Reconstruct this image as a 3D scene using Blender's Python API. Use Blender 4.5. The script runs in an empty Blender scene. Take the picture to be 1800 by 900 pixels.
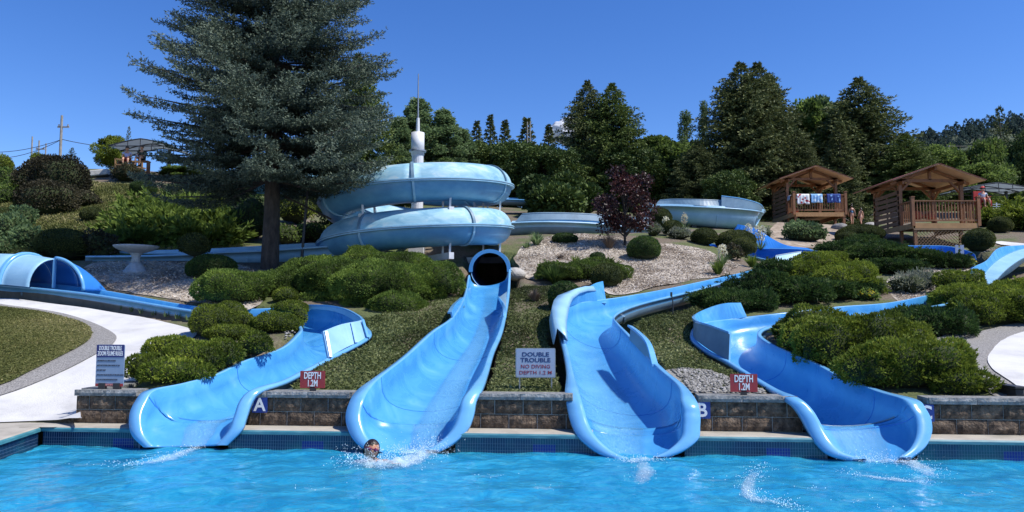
import bpy, bmesh, math, random
import numpy as np
from mathutils import Vector, Matrix

# ---------------------------------------------------------------- camera, sky, sun, exposure
SC = bpy.context.scene
EYE = 1.92
PITCH = math.atan(95 / 1300)
cam_d = bpy.data.cameras.new('camera'); cam = bpy.data.objects.new('camera', cam_d)
SC.collection.objects.link(cam); SC.camera = cam
cam.location = (0, 0, EYE); cam.rotation_euler = (math.pi / 2 + PITCH, 0, 0)
cam_d.sensor_width = 36; cam_d.lens = 36 * 1300 / 1800; cam_d.clip_end = 9000; cam_d.clip_start = .1

SUN_EL, SUN_AZ = math.radians(55), math.radians(109)      # azimuth clockwise from +Y
world = bpy.data.worlds.new('World'); SC.world = world; world.use_nodes = True
wn = world.node_tree.nodes; wl = world.node_tree.links
sky = wn.new('ShaderNodeTexSky'); sky.sky_type = 'NISHITA'; sky.sun_disc = False
sky.sun_elevation = SUN_EL; sky.sun_rotation = SUN_AZ; sky.altitude = 900; sky.air_density = 1.0
sky.dust_density = .3; sky.ozone_density = 4.0
hs = wn.new('ShaderNodeHueSaturation'); hs.inputs['Saturation'].default_value = 1.27; hs.inputs['Hue'].default_value = .514
wl.new(sky.outputs[0], hs.inputs['Color']); wl.new(hs.outputs[0], wn['Background'].inputs['Color'])
wn['Background'].inputs['Strength'].default_value = .098
sd = bpy.data.lights.new('sun', 'SUN'); sd.energy = 3.35; sd.angle = math.radians(.53); sd.color = (1, .955, .88)
sun = bpy.data.objects.new('sun', sd); SC.collection.objects.link(sun)
SDIR = Vector((math.sin(SUN_AZ) * math.cos(SUN_EL), math.cos(SUN_AZ) * math.cos(SUN_EL), math.sin(SUN_EL)))
sun.rotation_euler = SDIR.to_track_quat('Z', 'Y').to_euler(); sun.location = SDIR * 60
SC.view_settings.view_transform = 'Standard'; SC.view_settings.look = 'None'
SC.view_settings.exposure = 0.88; SC.view_settings.gamma = 1
SC.cycles.use_denoising = True
SC.cycles.max_bounces = 8; SC.cycles.transparent_max_bounces = 24
SC.cycles.sample_clamp_indirect = 6
rng = np.random.default_rng(7); random.seed(7)

# ---------------------------------------------------------------- helpers
def W(px, py, D):
    """a point of the place seen at photo pixel px, py whose distance along +Y is D"""
    u = (px - 900) / 1300; v = (450 - py) / 1300
    c, s = math.cos(PITCH), math.sin(PITCH)
    k = D / (c - v * s)
    return Vector((u * k, D, EYE + (s + v * c) * k))
def PXM(D): return D / 1300.0
def link(o):
    SC.collection.objects.link(o); return o
def tag(o, label=None, cat=None, group=None, kind=None):
    if label: o['label'] = label
    if cat: o['category'] = cat
    if group: o['group'] = group
    if kind: o['kind'] = kind
    return o
def empty(name, loc=(0, 0, 0), rz=0, label=None, cat=None, group=None):
    o = bpy.data.objects.new(name, None); link(o); o.location = loc; o.rotation_euler = (0, 0, rz)
    o.empty_display_size = .2
    return tag(o, label, cat, group)
class MB:
    def __init__(s): s.v = []; s.f = []; s.m = []; s.smooth = False
    def box(s, c, size, rz=0, rx=0, ry=0, m=0):
        M = Matrix.Rotation(rz, 3, 'Z') @ Matrix.Rotation(ry, 3, 'Y') @ Matrix.Rotation(rx, 3, 'X')
        b = len(s.v); c = Vector(c)
        for dx in (-.5, .5):
            for dy in (-.5, .5):
                for dz in (-.5, .5):
                    s.v.append(c + M @ Vector((dx * size[0], dy * size[1], dz * size[2])))
        for q in ((0, 1, 3, 2), (4, 6, 7, 5), (0, 4, 5, 1), (2, 3, 7, 6), (0, 2, 6, 4), (1, 5, 7, 3)):
            s.f.append(tuple(b + i for i in q)); s.m.append(m)
        return s
    def beam(s, a, b, w, h, m=0, up=(0, 0, 1)):
        a = Vector(a); b = Vector(b); t = (b - a).normalized(); upv = Vector(up)
        if abs(t.dot(upv)) > .98: upv = Vector((0, 1, 0))
        x = t.cross(upv).normalized(); z = x.cross(t)
        k = len(s.v)
        for p in (a, b):
            for i, j in ((-1, -1), (1, -1), (1, 1), (-1, 1)): s.v.append(p + x * (i * w / 2) + z * (j * h / 2))
        for q in ((3, 2, 1, 0), (4, 5, 6, 7), (0, 1, 5, 4), (1, 2, 6, 5), (2, 3, 7, 6), (3, 0, 4, 7)):
            s.f.append(tuple(k + i for i in q)); s.m.append(m)
        return s
    def tube(s, pts, r, n=8, m=0, caps=True):
        pts = [Vector(p) for p in pts]; rs = r if isinstance(r, (list, tuple)) else [r] * len(pts)
        k = len(s.v); up = Vector((0, 0, 1))
        for i, p in enumerate(pts):
            t = (pts[min(i + 1, len(pts) - 1)] - pts[max(i - 1, 0)]).normalized()
            u = up if abs(t.dot(up)) < .95 else Vector((1, 0, 0))
            x = t.cross(u).normalized(); y = x.cross(t)
            for j in range(n):
                a = 2 * math.pi * j / n; s.v.append(p + (x * math.cos(a) + y * math.sin(a)) * rs[i])
        for i in range(len(pts) - 1):
            for j in range(n):
                s.f.append((k + i * n + j, k + i * n + (j + 1) % n, k + (i + 1) * n + (j + 1) % n, k + (i + 1) * n + j)); s.m.append(m)
        if caps:
            s.f.append(tuple(k + j for j in reversed(range(n)))); s.m.append(m)
            s.f.append(tuple(k + (len(pts) - 1) * n + j for j in range(n))); s.m.append(m)
        return s
    def lathe(s, prof, n=24, c=(0, 0, 0), m=0, flute=0):
        k = len(s.v); c = Vector(c)
        for r, z in prof:
            for j in range(n):
                a = 2 * math.pi * j / n; rr = r * (1 + flute * math.cos(a * 12)); s.v.append(c + Vector((rr * math.cos(a), rr * math.sin(a), z)))
        for i in range(len(prof) - 1):
            for j in range(n):
                s.f.append((k + i * n + j, k + i * n + (j + 1) % n, k + (i + 1) * n + (j + 1) % n, k + (i + 1) * n + j)); s.m.append(m)
        s.f.append(tuple(k + j for j in reversed(range(n)))); s.m.append(m)
        s.f.append(tuple(k + (len(prof) - 1) * n + j for j in range(n))); s.m.append(m)
        return s
    def quad(s, a, b, c, d, m=0):
        k = len(s.v); s.v += [Vector(a), Vector(b), Vector(c), Vector(d)]; s.f.append((k, k + 1, k + 2, k + 3)); s.m.append(m); return s
    def mesh(s, name, mats, smooth=None):
        me = bpy.data.meshes.new(name); me.from_pydata([tuple(v) for v in s.v], [], s.f)
        for mt in (mats if isinstance(mats, (list, tuple)) else [mats]): me.materials.append(mt)
        me.polygons.foreach_set('material_index', s.m)
        if (s.smooth if smooth is None else smooth): me.polygons.foreach_set('use_smooth', [True] * len(s.f))
        me.update(); return me
    def build(s, name, mats, parent=None, smooth=None, bevel=0):
        o = link(bpy.data.objects.new(name, s.mesh(name, mats, smooth)))
        if parent: o.parent = parent
        if bevel:
            b = o.modifiers.new('bevel', 'BEVEL'); b.width = bevel; b.segments = 2; b.limit_method = 'ANGLE'
        return o
def np_mesh(name, V, F, mats, tint=None, midx=None, smooth=False):
    me = bpy.data.meshes.new(name); n = len(F); k = F.shape[1]
    me.vertices.add(len(V)); me.vertices.foreach_set('co', np.ascontiguousarray(V, dtype=np.float32).ravel())
    me.loops.add(n * k); me.loops.foreach_set('vertex_index', np.ascontiguousarray(F, dtype=np.int32).ravel())
    me.polygons.add(n); me.polygons.foreach_set('loop_start', np.arange(0, n * k, k, dtype=np.int32))
    me.polygons.foreach_set('loop_total', np.full(n, k, dtype=np.int32))
    for mt in (mats if isinstance(mats, (list, tuple)) else [mats]): me.materials.append(mt)
    if midx is not None: me.polygons.foreach_set('material_index', np.asarray(midx, dtype=np.int32))
    if smooth is not False:
        sm = np.full(n, True) if smooth is True else smooth
        me.polygons.foreach_set('use_smooth', sm)
    if tint is not None:
        a = me.attributes.new('tint', 'FLOAT', 'POINT'); a.data.foreach_set('value', np.asarray(tint, dtype=np.float32))
    me.update(calc_edges=True)
    return me
def np_obj(name, V, F, mats, parent=None, **kw):
    o = link(bpy.data.objects.new(name, np_mesh(name, V, F, mats, **kw)))
    if parent: o.parent = parent
    return o
_ph = np.random.default_rng(3)
_ND = _ph.normal(size=(9, 3)); _ND /= np.linalg.norm(_ND, axis=1)[:, None]; _NP = _ph.uniform(0, 6.28, 9)
def fn(P, f, seed=0):
    """cheap smooth noise of 3-D points, about -1..1"""
    P = np.asarray(P, dtype=float); out = np.zeros(len(P))
    for i in range(9):
        k = f * (.7 + .12 * i); out += np.sin(P @ _ND[(i + seed) % 9] * k + _NP[i] + seed * 1.7 + 1.5 * np.sin(P @ _ND[(i + 4) % 9] * k * .6 + seed))
    return out / 4.5
def unit(A): return A / np.maximum(np.linalg.norm(A, axis=-1, keepdims=True), 1e-9)
def copy_tree(o, parent=None):
    c = o.copy(); link(c); c.parent = parent
    for ch in list(o.children): copy_tree(ch, c)
    return c

# ---------------------------------------------------------------- materials
def nodes(m):
    m.use_nodes = True; return m.node_tree.nodes, m.node_tree.links, m.node_tree.nodes['Principled BSDF']
def ramp(N, stops):
    r = N.new('ShaderNodeValToRGB'); e = r.color_ramp.elements
    while len(e) < len(stops): e.new(.5)
    for i, (p, c) in enumerate(stops): e[i].position = p; e[i].color = (*c, 1)
    return r
def mat(name, stops, scale=4, detail=6, rough=.6, bump=0, bscale=30, metal=0, spec=.5, coat=0, rnd=0, world=False, dist=0, stretch=None, bdist=.02, rough2=None):
    """noise-driven colour; stops = list of colours or (pos, colour)"""
    m = bpy.data.materials.new(name); N, L, B = nodes(m)
    if not isinstance(stops[0], (tuple, list)): stops = [stops]
    if not isinstance(stops[0][-1], (tuple, list)):
        n = len(stops); stops = [(.32 + .36 * i / max(n - 1, 1), c) for i, c in enumerate(stops)]
    tc = N.new('ShaderNodeTexCoord'); src = tc.outputs['Object']
    if world: g = N.new('ShaderNodeNewGeometry'); src = g.outputs['Position']
    oi = N.new('ShaderNodeObjectInfo')
    if rnd:
        ad = N.new('ShaderNodeVectorMath'); ad.operation = 'MULTIPLY_ADD'
        L.new(oi.outputs['Random'], ad.inputs[0]); ad.inputs[1].default_value = (37, 53, 19); L.new(src, ad.inputs[2]); src = ad.outputs[0]
    if stretch:
        mp = N.new('ShaderNodeMapping'); mp.inputs['Scale'].default_value = stretch; L.new(src, mp.inputs['Vector']); src = mp.outputs[0]
    t = N.new('ShaderNodeTexNoise'); t.inputs['Scale'].default_value = scale; t.inputs['Detail'].default_value = detail
    t.inputs['Roughness'].default_value = .6; t.inputs['Distortion'].default_value = dist; L.new(src, t.inputs['Vector'])
    if len(stops) == 1: B.inputs['Base Color'].default_value = (*stops[0][1], 1)
    else:
        r = ramp(N, stops); L.new(t.outputs['Fac'], r.inputs[0]); col = r.outputs[0]
        if rnd:
            h = N.new('ShaderNodeHueSaturation'); mr = N.new('ShaderNodeMapRange')
            L.new(oi.outputs['Random'], mr.inputs[0]); mr.inputs[3].default_value = 1 - rnd; mr.inputs[4].default_value = 1 + rnd
            L.new(mr.outputs[0], h.inputs['Value']); L.new(col, h.inputs['Color']); col = h.outputs[0]
        L.new(col, B.inputs['Base Color'])
    B.inputs['Roughness'].default_value = rough; B.inputs['Metallic'].default_value = metal
    B.inputs['Specular IOR Level'].default_value = spec; B.inputs['Coat Weight'].default_value = coat; B.inputs['Coat Roughness'].default_value = .15
    if rough2 is not None:
        mr = N.new('ShaderNodeMapRange'); L.new(t.outputs['Fac'], mr.inputs[0]); mr.inputs[1].default_value = .35; mr.inputs[2].default_value = .65
        mr.inputs[3].default_value = rough; mr.inputs[4].default_value = rough2; L.new(mr.outputs[0], B.inputs['Roughness'])
    if bump:
        t2 = N.new('ShaderNodeTexNoise'); t2.inputs['Scale'].default_value = bscale; t2.inputs['Detail'].default_value = 5; L.new(src, t2.inputs['Vector'])
        b = N.new('ShaderNodeBump'); b.inputs['Strength'].default_value = bump; b.inputs['Distance'].default_value = bdist
        L.new(t2.outputs['Fac'], b.inputs['Height']); L.new(b.outputs[0], B.inputs['Normal'])
    return m
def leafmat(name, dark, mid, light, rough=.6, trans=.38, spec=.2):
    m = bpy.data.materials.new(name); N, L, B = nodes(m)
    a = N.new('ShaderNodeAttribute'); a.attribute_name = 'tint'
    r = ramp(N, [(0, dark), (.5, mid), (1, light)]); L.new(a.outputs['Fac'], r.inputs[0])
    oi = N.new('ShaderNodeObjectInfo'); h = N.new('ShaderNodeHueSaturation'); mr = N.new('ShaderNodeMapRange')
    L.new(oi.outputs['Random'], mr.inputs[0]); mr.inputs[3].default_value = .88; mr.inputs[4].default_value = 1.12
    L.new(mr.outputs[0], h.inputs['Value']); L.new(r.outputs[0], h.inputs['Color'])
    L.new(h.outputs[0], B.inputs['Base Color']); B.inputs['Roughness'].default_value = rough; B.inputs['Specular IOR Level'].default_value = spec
    if trans:
        tr = N.new('ShaderNodeBsdfTranslucent'); L.new(h.outputs[0], tr.inputs['Color']); mx = N.new('ShaderNodeMixShader'); mx.inputs[0].default_value = trans
        L.new(B.outputs[0], mx.inputs[1]); L.new(tr.outputs[0], mx.inputs[2]); L.new(mx.outputs[0], N['Material Output'].inputs[0])
    return m
M = {}
# fibreglass
M['gel'] = mat('blue_gelcoat', [(.3, (.045, .24, .53)), (.5, (.062, .29, .59)), (.62, (.085, .33, .62)), (.75, (.14, .4, .65))], scale=1.6, detail=11, rough=.2, rough2=.42, spec=.5, coat=.15, world=True, bump=.06, bscale=7, dist=.8)
M['geldark'] = mat('deep_blue_gelcoat', [(.3, (.025, .16, .52)), (.7, (.035, .2, .6))], scale=1.2, rough=.25, spec=.5, world=True)
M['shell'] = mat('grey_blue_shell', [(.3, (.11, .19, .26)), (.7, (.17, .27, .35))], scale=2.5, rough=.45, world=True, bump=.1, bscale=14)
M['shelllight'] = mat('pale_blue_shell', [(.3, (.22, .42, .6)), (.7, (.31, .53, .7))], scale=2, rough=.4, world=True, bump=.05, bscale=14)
M['rim'] = mat('rim_blue', [(.3, (.11, .33, .61)), (.7, (.16, .4, .66))], scale=3, rough=.25, spec=.5, coat=.2, world=True)
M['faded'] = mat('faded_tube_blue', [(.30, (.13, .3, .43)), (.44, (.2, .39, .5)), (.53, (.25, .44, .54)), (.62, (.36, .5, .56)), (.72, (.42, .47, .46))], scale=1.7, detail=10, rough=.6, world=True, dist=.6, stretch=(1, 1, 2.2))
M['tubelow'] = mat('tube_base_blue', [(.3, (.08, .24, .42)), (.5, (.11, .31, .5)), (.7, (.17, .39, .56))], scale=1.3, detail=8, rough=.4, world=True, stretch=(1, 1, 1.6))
M['tubefl'] = mat('tube_flange_blue', [(.3, (.2, .42, .58)), (.7, (.36, .58, .72))], scale=3, rough=.4, world=True)
M['tubein'] = mat('tube_inside', [(.05, .16, .5)], rough=.3)
M['white'] = mat('white_steel', [(.3, (.55, .57, .6)), (.7, (.72, .73, .75))], scale=3, rough=.45, bump=.05)
M['steel'] = mat('galvanised_steel', [(.3, (.3, .31, .32)), (.7, (.42, .43, .44))], scale=8, rough=.4, metal=.7)
M['dark'] = mat('dark_steel', [(.3, (.02, .02, .022)), (.7, (.035, .035, .04))], rough=.5)
# ground
M['path'] = mat('white_painted_concrete', [(.3, (.43, .425, .415)), (.5, (.54, .535, .525)), (.7, (.6, .595, .585))], scale=1.4, detail=9, rough=.75, bump=.35, bscale=40, world=True)
M['agg'] = mat('exposed_aggregate', [(.35, (.13, .125, .12)), (.5, (.22, .21, .2)), (.65, (.34, .33, .31))], scale=45, detail=3, rough=.9, bump=.6, bscale=60, world=True)
M['deck'] = mat('pool_deck_concrete', [(.3, (.26, .24, .2)), (.5, (.36, .33, .28)), (.7, (.42, .39, .33))], scale=3, detail=9, rough=.85, bump=.3, bscale=50, world=True)
M['teal'] = mat('teal_painted_coping', [(.3, (.03, .13, .17)), (.5, (.045, .19, .23)), (.7, (.1, .25, .28))], scale=5, detail=8, rough=.5, world=True, stretch=(1, 1, 3))
M['mortar'] = mat('grey_mortar', [(.3, (.4, .39, .36)), (.7, (.52, .51, .48))], scale=20, rough=.9, world=True)
M['block'] = mat('brown_split_face_block', [(.3, (.03, .02, .014)), (.45, (.08, .055, .037)), (.6, (.16, .112, .075)), (.72, (.26, .2, .14))], scale=11, detail=9, rough=.92, bump=1, bscale=34, rnd=.22, bdist=.03)
M['cap'] = mat('grey_cap_stone', [(.3, (.1, .105, .11)), (.5, (.2, .205, .2)), (.7, (.32, .32, .31))], scale=14, detail=9, rough=.9, bump=.9, bscale=40, rnd=.12, bdist=.02)
M['tile'] = mat('glazed_pool_tile', [(.35, (.006, .018, .055)), (.5, (.008, .035, .09)), (.65, (.012, .09, .12))], scale=1.3, detail=8, rough=.12, spec=.6, world=True)
M['tileblue'] = mat('cobalt_tile', [(.01, .02, .2)], rough=.12)
M['grout'] = mat('pale_grout', [(.2, .25, .28)], rough=.8)
M['poolwall'] = mat('pool_plaster', [(.3, (.05, .36, .62)), (.7, (.1, .48, .72))], scale=1, rough=.8, world=True)
# vegetation
M['juniper'] = leafmat('juniper_green', (.042, .068, .014), (.105, .165, .03), (.23, .31, .055))
M['juniperdark'] = leafmat('dark_juniper', (.018, .042, .014), (.045, .09, .024), (.11, .165, .035))
M['juniperlime'] = leafmat('lime_juniper', (.05, .075, .012), (.135, .185, .022), (.3, .35, .05))
M['box'] = leafmat('clipped_box_leaves', (.028, .042, .012), (.07, .09, .024), (.16, .17, .05))
M['blue_spruce'] = leafmat('blue_spruce_needles', (.016, .03, .023), (.05, .075, .056), (.175, .215, .15), trans=.1)
M['spruce'] = leafmat('dark_spruce_needles', (.02, .034, .014), (.06, .085, .032), (.16, .18, .065), trans=.12)
M['fir'] = leafmat('green_fir_needles', (.022, .042, .013), (.065, .105, .026), (.17, .22, .055), trans=.12)
M['leaf'] = leafmat('green_leaves', (.04, .07, .018), (.11, .17, .04), (.24, .32, .08), trans=.5)
M['leafpale'] = leafmat('pale_leaves', (.06, .1, .04), (.13, .2, .085), (.27, .36, .17), trans=.5)
M['leafyellow'] = leafmat('yellow_green_leaves', (.06, .08, .012), (.14, .18, .02), (.28, .33, .05), trans=.3)
M['purple'] = leafmat('purple_maple_leaves', (.012, .005, .006), (.04, .012, .012), (.12, .035, .03), rough=.5, trans=.2, spec=.5)
M['brownleaf'] = leafmat('bronze_leaves', (.02, .02, .012), (.055, .05, .028), (.12, .11, .06))
M['silver'] = leafmat('silver_grey_leaves', (.1, .11, .08), (.2, .22, .16), (.36, .38, .28))
M['creamflower'] = leafmat('cream_flowers', (.45, .44, .3), (.62, .6, .45), (.75, .74, .6))
M['yellowflower'] = leafmat('yellow_flowers', (.5, .4, .02), (.6, .5, .03), (.7, .6, .05))
M['twig'] = leafmat('dry_twigs', (.06, .045, .035), (.12, .09, .07), (.2, .16, .13), trans=0)
M['grass'] = leafmat('ground_cover_leaves', (.05, .062, .022), (.12, .15, .048), (.3, .32, .15), trans=.3)
M['lawnblade'] = leafmat('lawn_blades', (.085, .1, .028), (.17, .175, .055), (.42, .36, .18), trans=.3)
M['bark'] = mat('spruce_bark', [(.3, (.02, .016, .013)), (.7, (.08, .064, .053))], scale=9, detail=8, rough=.95, bump=1, bscale=18, stretch=(1, 1, .35), bdist=.04)
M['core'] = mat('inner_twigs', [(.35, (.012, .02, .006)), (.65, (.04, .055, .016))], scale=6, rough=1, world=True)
def chipmat():
    m = bpy.data.materials.new('wood_chip'); N, L, B = nodes(m); g = N.new('ShaderNodeNewGeometry')
    t1 = N.new('ShaderNodeTexNoise'); t1.inputs['Scale'].default_value = .9; t1.inputs['Detail'].default_value = 7; L.new(g.outputs['Position'], t1.inputs['Vector'])
    t2 = N.new('ShaderNodeTexNoise'); t2.inputs['Scale'].default_value = 26; t2.inputs['Detail'].default_value = 5; t2.inputs['Roughness'].default_value = .7; L.new(g.outputs['Position'], t2.inputs['Vector'])
    r1 = ramp(N, [(.3, (.1, .075, .055)), (.5, (.19, .15, .115)), (.7, (.32, .27, .21))]); L.new(t2.outputs['Fac'], r1.inputs[0])
    r2 = ramp(N, [(.3, (.24, .2, .155)), (.5, (.44, .39, .33)), (.7, (.62, .57, .5))]); L.new(t2.outputs['Fac'], r2.inputs[0])
    f = ramp(N, [(.4, (0, 0, 0)), (.56, (1, 1, 1))]); L.new(t1.outputs['Fac'], f.inputs[0]); mx = N.new('ShaderNodeMix'); mx.data_type = 'RGBA'; L.new(f.outputs[0], mx.inputs[0]); L.new(r1.outputs[0], mx.inputs[6]); L.new(r2.outputs[0], mx.inputs[7])
    L.new(mx.outputs[2], B.inputs['Base Color']); B.inputs['Roughness'].default_value = .95
    bp = N.new('ShaderNodeBump'); bp.inputs['Strength'].default_value = .9; bp.inputs['Distance'].default_value = .03; L.new(t2.outputs['Fac'], bp.inputs['Height']); L.new(bp.outputs[0], B.inputs['Normal']); return m
M['chips'] = chipmat()
M['chip_bits'] = leafmat('wood_chip_bits', (.15, .105, .075), (.46, .39, .31), (.7, .65, .58), rough=.9, trans=0)
M['rock'] = leafmat('river_gravel', (.1, .095, .085), (.24, .23, .21), (.45, .44, .42), rough=.9, trans=0)
# timber
def wood(name, a, b, rough=.6):
    return mat(name, [(.3, a), (.7, b)], scale=3, detail=6, rough=rough, stretch=(1, 1, 1), rnd=.15, bump=.15, bscale=25)
M['cedar'] = wood('stained_cedar', (.17, .07, .028), (.28, .125, .05))
M['cedarlight'] = wood('golden_cedar', (.32, .17, .065), (.46, .26, .11))
M['cedardark'] = wood('weathered_cedar_side', (.13, .07, .04), (.2, .115, .06))
M['ply'] = wood('plywood_soffit', (.5, .33, .2), (.68, .48, .31))
M['shingle'] = mat('red_brown_roofing', [(.3, (.12, .035, .025)), (.7, (.2, .06, .045))], scale=8, rough=.8, bump=.3)
M['lattice'] = mat('lattice_wood', [(.3, (.26, .17, .1)), (.7, (.38, .26, .16))], rough=.8)
M['pole'] = mat('weathered_pole', [(.3, (.2, .19, .17)), (.7, (.33, .31, .28))], rough=.9)
M['skin'] = mat('skin', [(.3, (.5, .26, .17)), (.7, (.58, .32, .22))], rough=.45, scale=6)
M['skindark'] = mat('tanned_skin', [(.3, (.36, .16, .09)), (.7, (.44, .21, .12))], rough=.3, scale=6)
M['hair'] = mat('dark_hair', [(.3, (.012, .008, .006)), (.7, (.03, .02, .015))], rough=.3, bump=.5, bscale=60)
def flat(name, c, rough=.5, **k): return mat(name, [c], rough=rough, **k)
M['red'] = mat('red_sign_paint', [(.3, (.3, .022, .026)), (.7, (.36, .035, .035))], scale=5, rough=.4)
M['navy'] = mat('navy_sign_paint', [(.3, (.012, .02, .12)), (.7, (.018, .03, .16))], scale=5, rough=.4)
M['blueplate'] = mat('blue_plate', [(.3, (.015, .035, .2)), (.7, (.02, .05, .26))], scale=5, rough=.35)
M['signwhite'] = mat('sign_white', [(.3, (.27, .33, .44)), (.7, (.33, .39, .5))], scale=4, rough=.5)
M['signpale'] = mat('sign_pale_blue', [(.3, (.19, .26, .37)), (.7, (.24, .32, .43))], scale=4, rough=.45)
M['ink'] = flat('navy_ink', (.015, .03, .12)); M['redink'] = flat('red_ink', (.25, .03, .05)); M['letter'] = flat('white_letter', (.8, .8, .8)); M['darkink'] = flat('dark_ink', (.04, .05, .08)); M['pinkletter'] = flat('pale_pink_letter', (.7, .5, .5))
# ---------------------------------------------------------------- terrain height (smooth spline through surveyed points)
WA = Vector((-6.42, 11.05, 0)); WB = Vector((6.89, 9.95, 0)); WE = (WB - WA).normalized(); WN = Vector((WE.y, -WE.x, 0))   # WN points to the pool
def wall_y(x): return WA.y + (x - WA.x) * WE.y / WE.x
def WL(s, o, z): return WA + WE * s + WN * o + Vector((0, 0, z))
CP = []
for x in (-6.0, -4, -2, 0, 2, 4, 6, 8, 10, 14): CP.append((x, wall_y(x) + .2, .64))
for x in (-6.75, -7.3, -8, -10, -14, -20): CP.append((x, 11.0, .26))
CP += [(-6.7, 11.6, .36), (-7.3, 11.6, .38), (-6.7, 12.2, .52)]
for x in (-20, -14): CP.append((x, 18, 1.9))
for x, z in ((18, .9), (25, .9)): CP.append((x, 10, z))
for x in (-1.2, .2, .9): CP += [(x, 14, 1.28), (x, 17, 1.93), (x, 20, 2.55)]
for x in (4.2, 6.5): CP += [(x, 14, 1.25), (x, 17, 1.85)]
PXP = [(0,690,12),(0,620,14),(0,550,17),(160,590,15),(0,530,18),(300,576,15.4),(230,600,14.4),(200,640,12.9),(60,527,18.5),(150,540,17.7),(250,556,16.9),(330,570,16.2),(400,580,15.7),(200,523,19.3),(350,532,18.4),(238,476,21.5),(100,452,24),(475,472,22),(560,470,22.3),
 (420,560,16.3),(480,600,14.2),(330,640,12.5),(700,520,19),(600,530,18),(700,600,14.1),
 (30,445,25),(100,400,29),(160,398,29),(250,440,25.5),(300,400,29.5),(300,362,35),(230,318,42),(150,300,45),(60,300,46),(0,330,41),(300,312,44),(0,390,31),
 (950,505,20.6),(1000,472,23.3),(1130,460,24),(1250,472,23),(1180,424,27),(1050,412,29),(930,423,27),(1240,420,29),(1300,446,26.6),(1200,560,16),(1250,655,12.1),
 (1480,475,24),(1600,502,21.3),(1560,442,29.5),(1650,434,33),(1750,440,30),(1790,600,14.4),(1700,602,14.4),(1790,562,16.3),(1700,562,16.8),(1650,512,20.3),
 (1430,394,42),(1380,408,37),(1505,394,50),(1200,398,37),(1250,386,43),(1050,382,41),(700,402,36),(640,382,40),(900,378,41),(1750,392,44),(1800,412,37),(600,420,30),(400,420,28.5)]
for a, b, c in PXP: p = W(a, b, c); CP.append((p.x, p.y, p.z))
for x, y, z in ((-30,60,11.5),(-10,60,10.5),(10,60,10),(30,60,9.5),(50,60,9),(-50,60,12),(-60,40,9.5),(-45,25,5),(-30,25,4.6),(45,25,4),(35,18,2.2),(60,40,8),(0,90,13),(50,90,12),(-50,90,13),(25,50,8.4),(90,90,12),(-90,90,13),(20,25,3.4),(28,32,4.9)): CP.append((x, y, z))
CP = np.array(CP); _n = len(CP)
def _U(r2): return .5 * r2 * np.log(np.maximum(r2, 1e-9))
_d = ((CP[:, None, :2] - CP[None, :, :2]) ** 2).sum(-1)
_A = np.zeros((_n + 3, _n + 3)); _A[:_n, :_n] = _U(_d) + np.eye(_n) * .35
_Q = np.c_[np.ones(_n), CP[:, :2]]; _A[:_n, _n:] = _Q; _A[_n:, :_n] = _Q.T
_w = np.linalg.solve(_A, np.r_[CP[:, 2], 0, 0, 0])
def Hn(x, y):
    x = np.asarray(x, float); y = np.asarray(y, float); sh = x.shape; x = x.ravel(); y = y.ravel(); out = np.empty(len(x))
    for i in range(0, len(x), 20000):
        xs, ys = x[i:i + 20000], y[i:i + 20000]
        r2 = (xs[:, None] - CP[None, :, 0]) ** 2 + (ys[:, None] - CP[None, :, 1]) ** 2
        out[i:i + 20000] = _U(r2) @ _w[:_n] + _w[_n] + _w[_n + 1] * xs + _w[_n + 2] * ys
    return np.maximum(out, .24).reshape(sh)
def H(x, y): return float(Hn(np.array([x]), np.array([y]))[0])
_tab_y = np.r_[np.arange(10.6, 40, .1), np.arange(40, 88, .4)]
def G(px, py):
    """first ground point on the sight line of a photo pixel"""
    u = (px - 900) / 1300; v = (450 - py) / 1300; c, s = math.cos(PITCH), math.sin(PITCH)
    k = _tab_y / (c - v * s); zr = EYE + (s + v * c) * k
    h = Hn(u * k, _tab_y); below = np.where(h >= zr)[0]
    D = _tab_y[below[0]] if len(below) else 60.0
    if len(below) and below[0] > 0:
        i = below[0]; a0 = zr[i - 1] - h[i - 1]; a1 = zr[i] - h[i]; D = _tab_y[i - 1] + (_tab_y[i] - _tab_y[i - 1]) * a0 / (a0 - a1)
    p = W(px, py, D); p.z = H(p.x, p.y); return p

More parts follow.
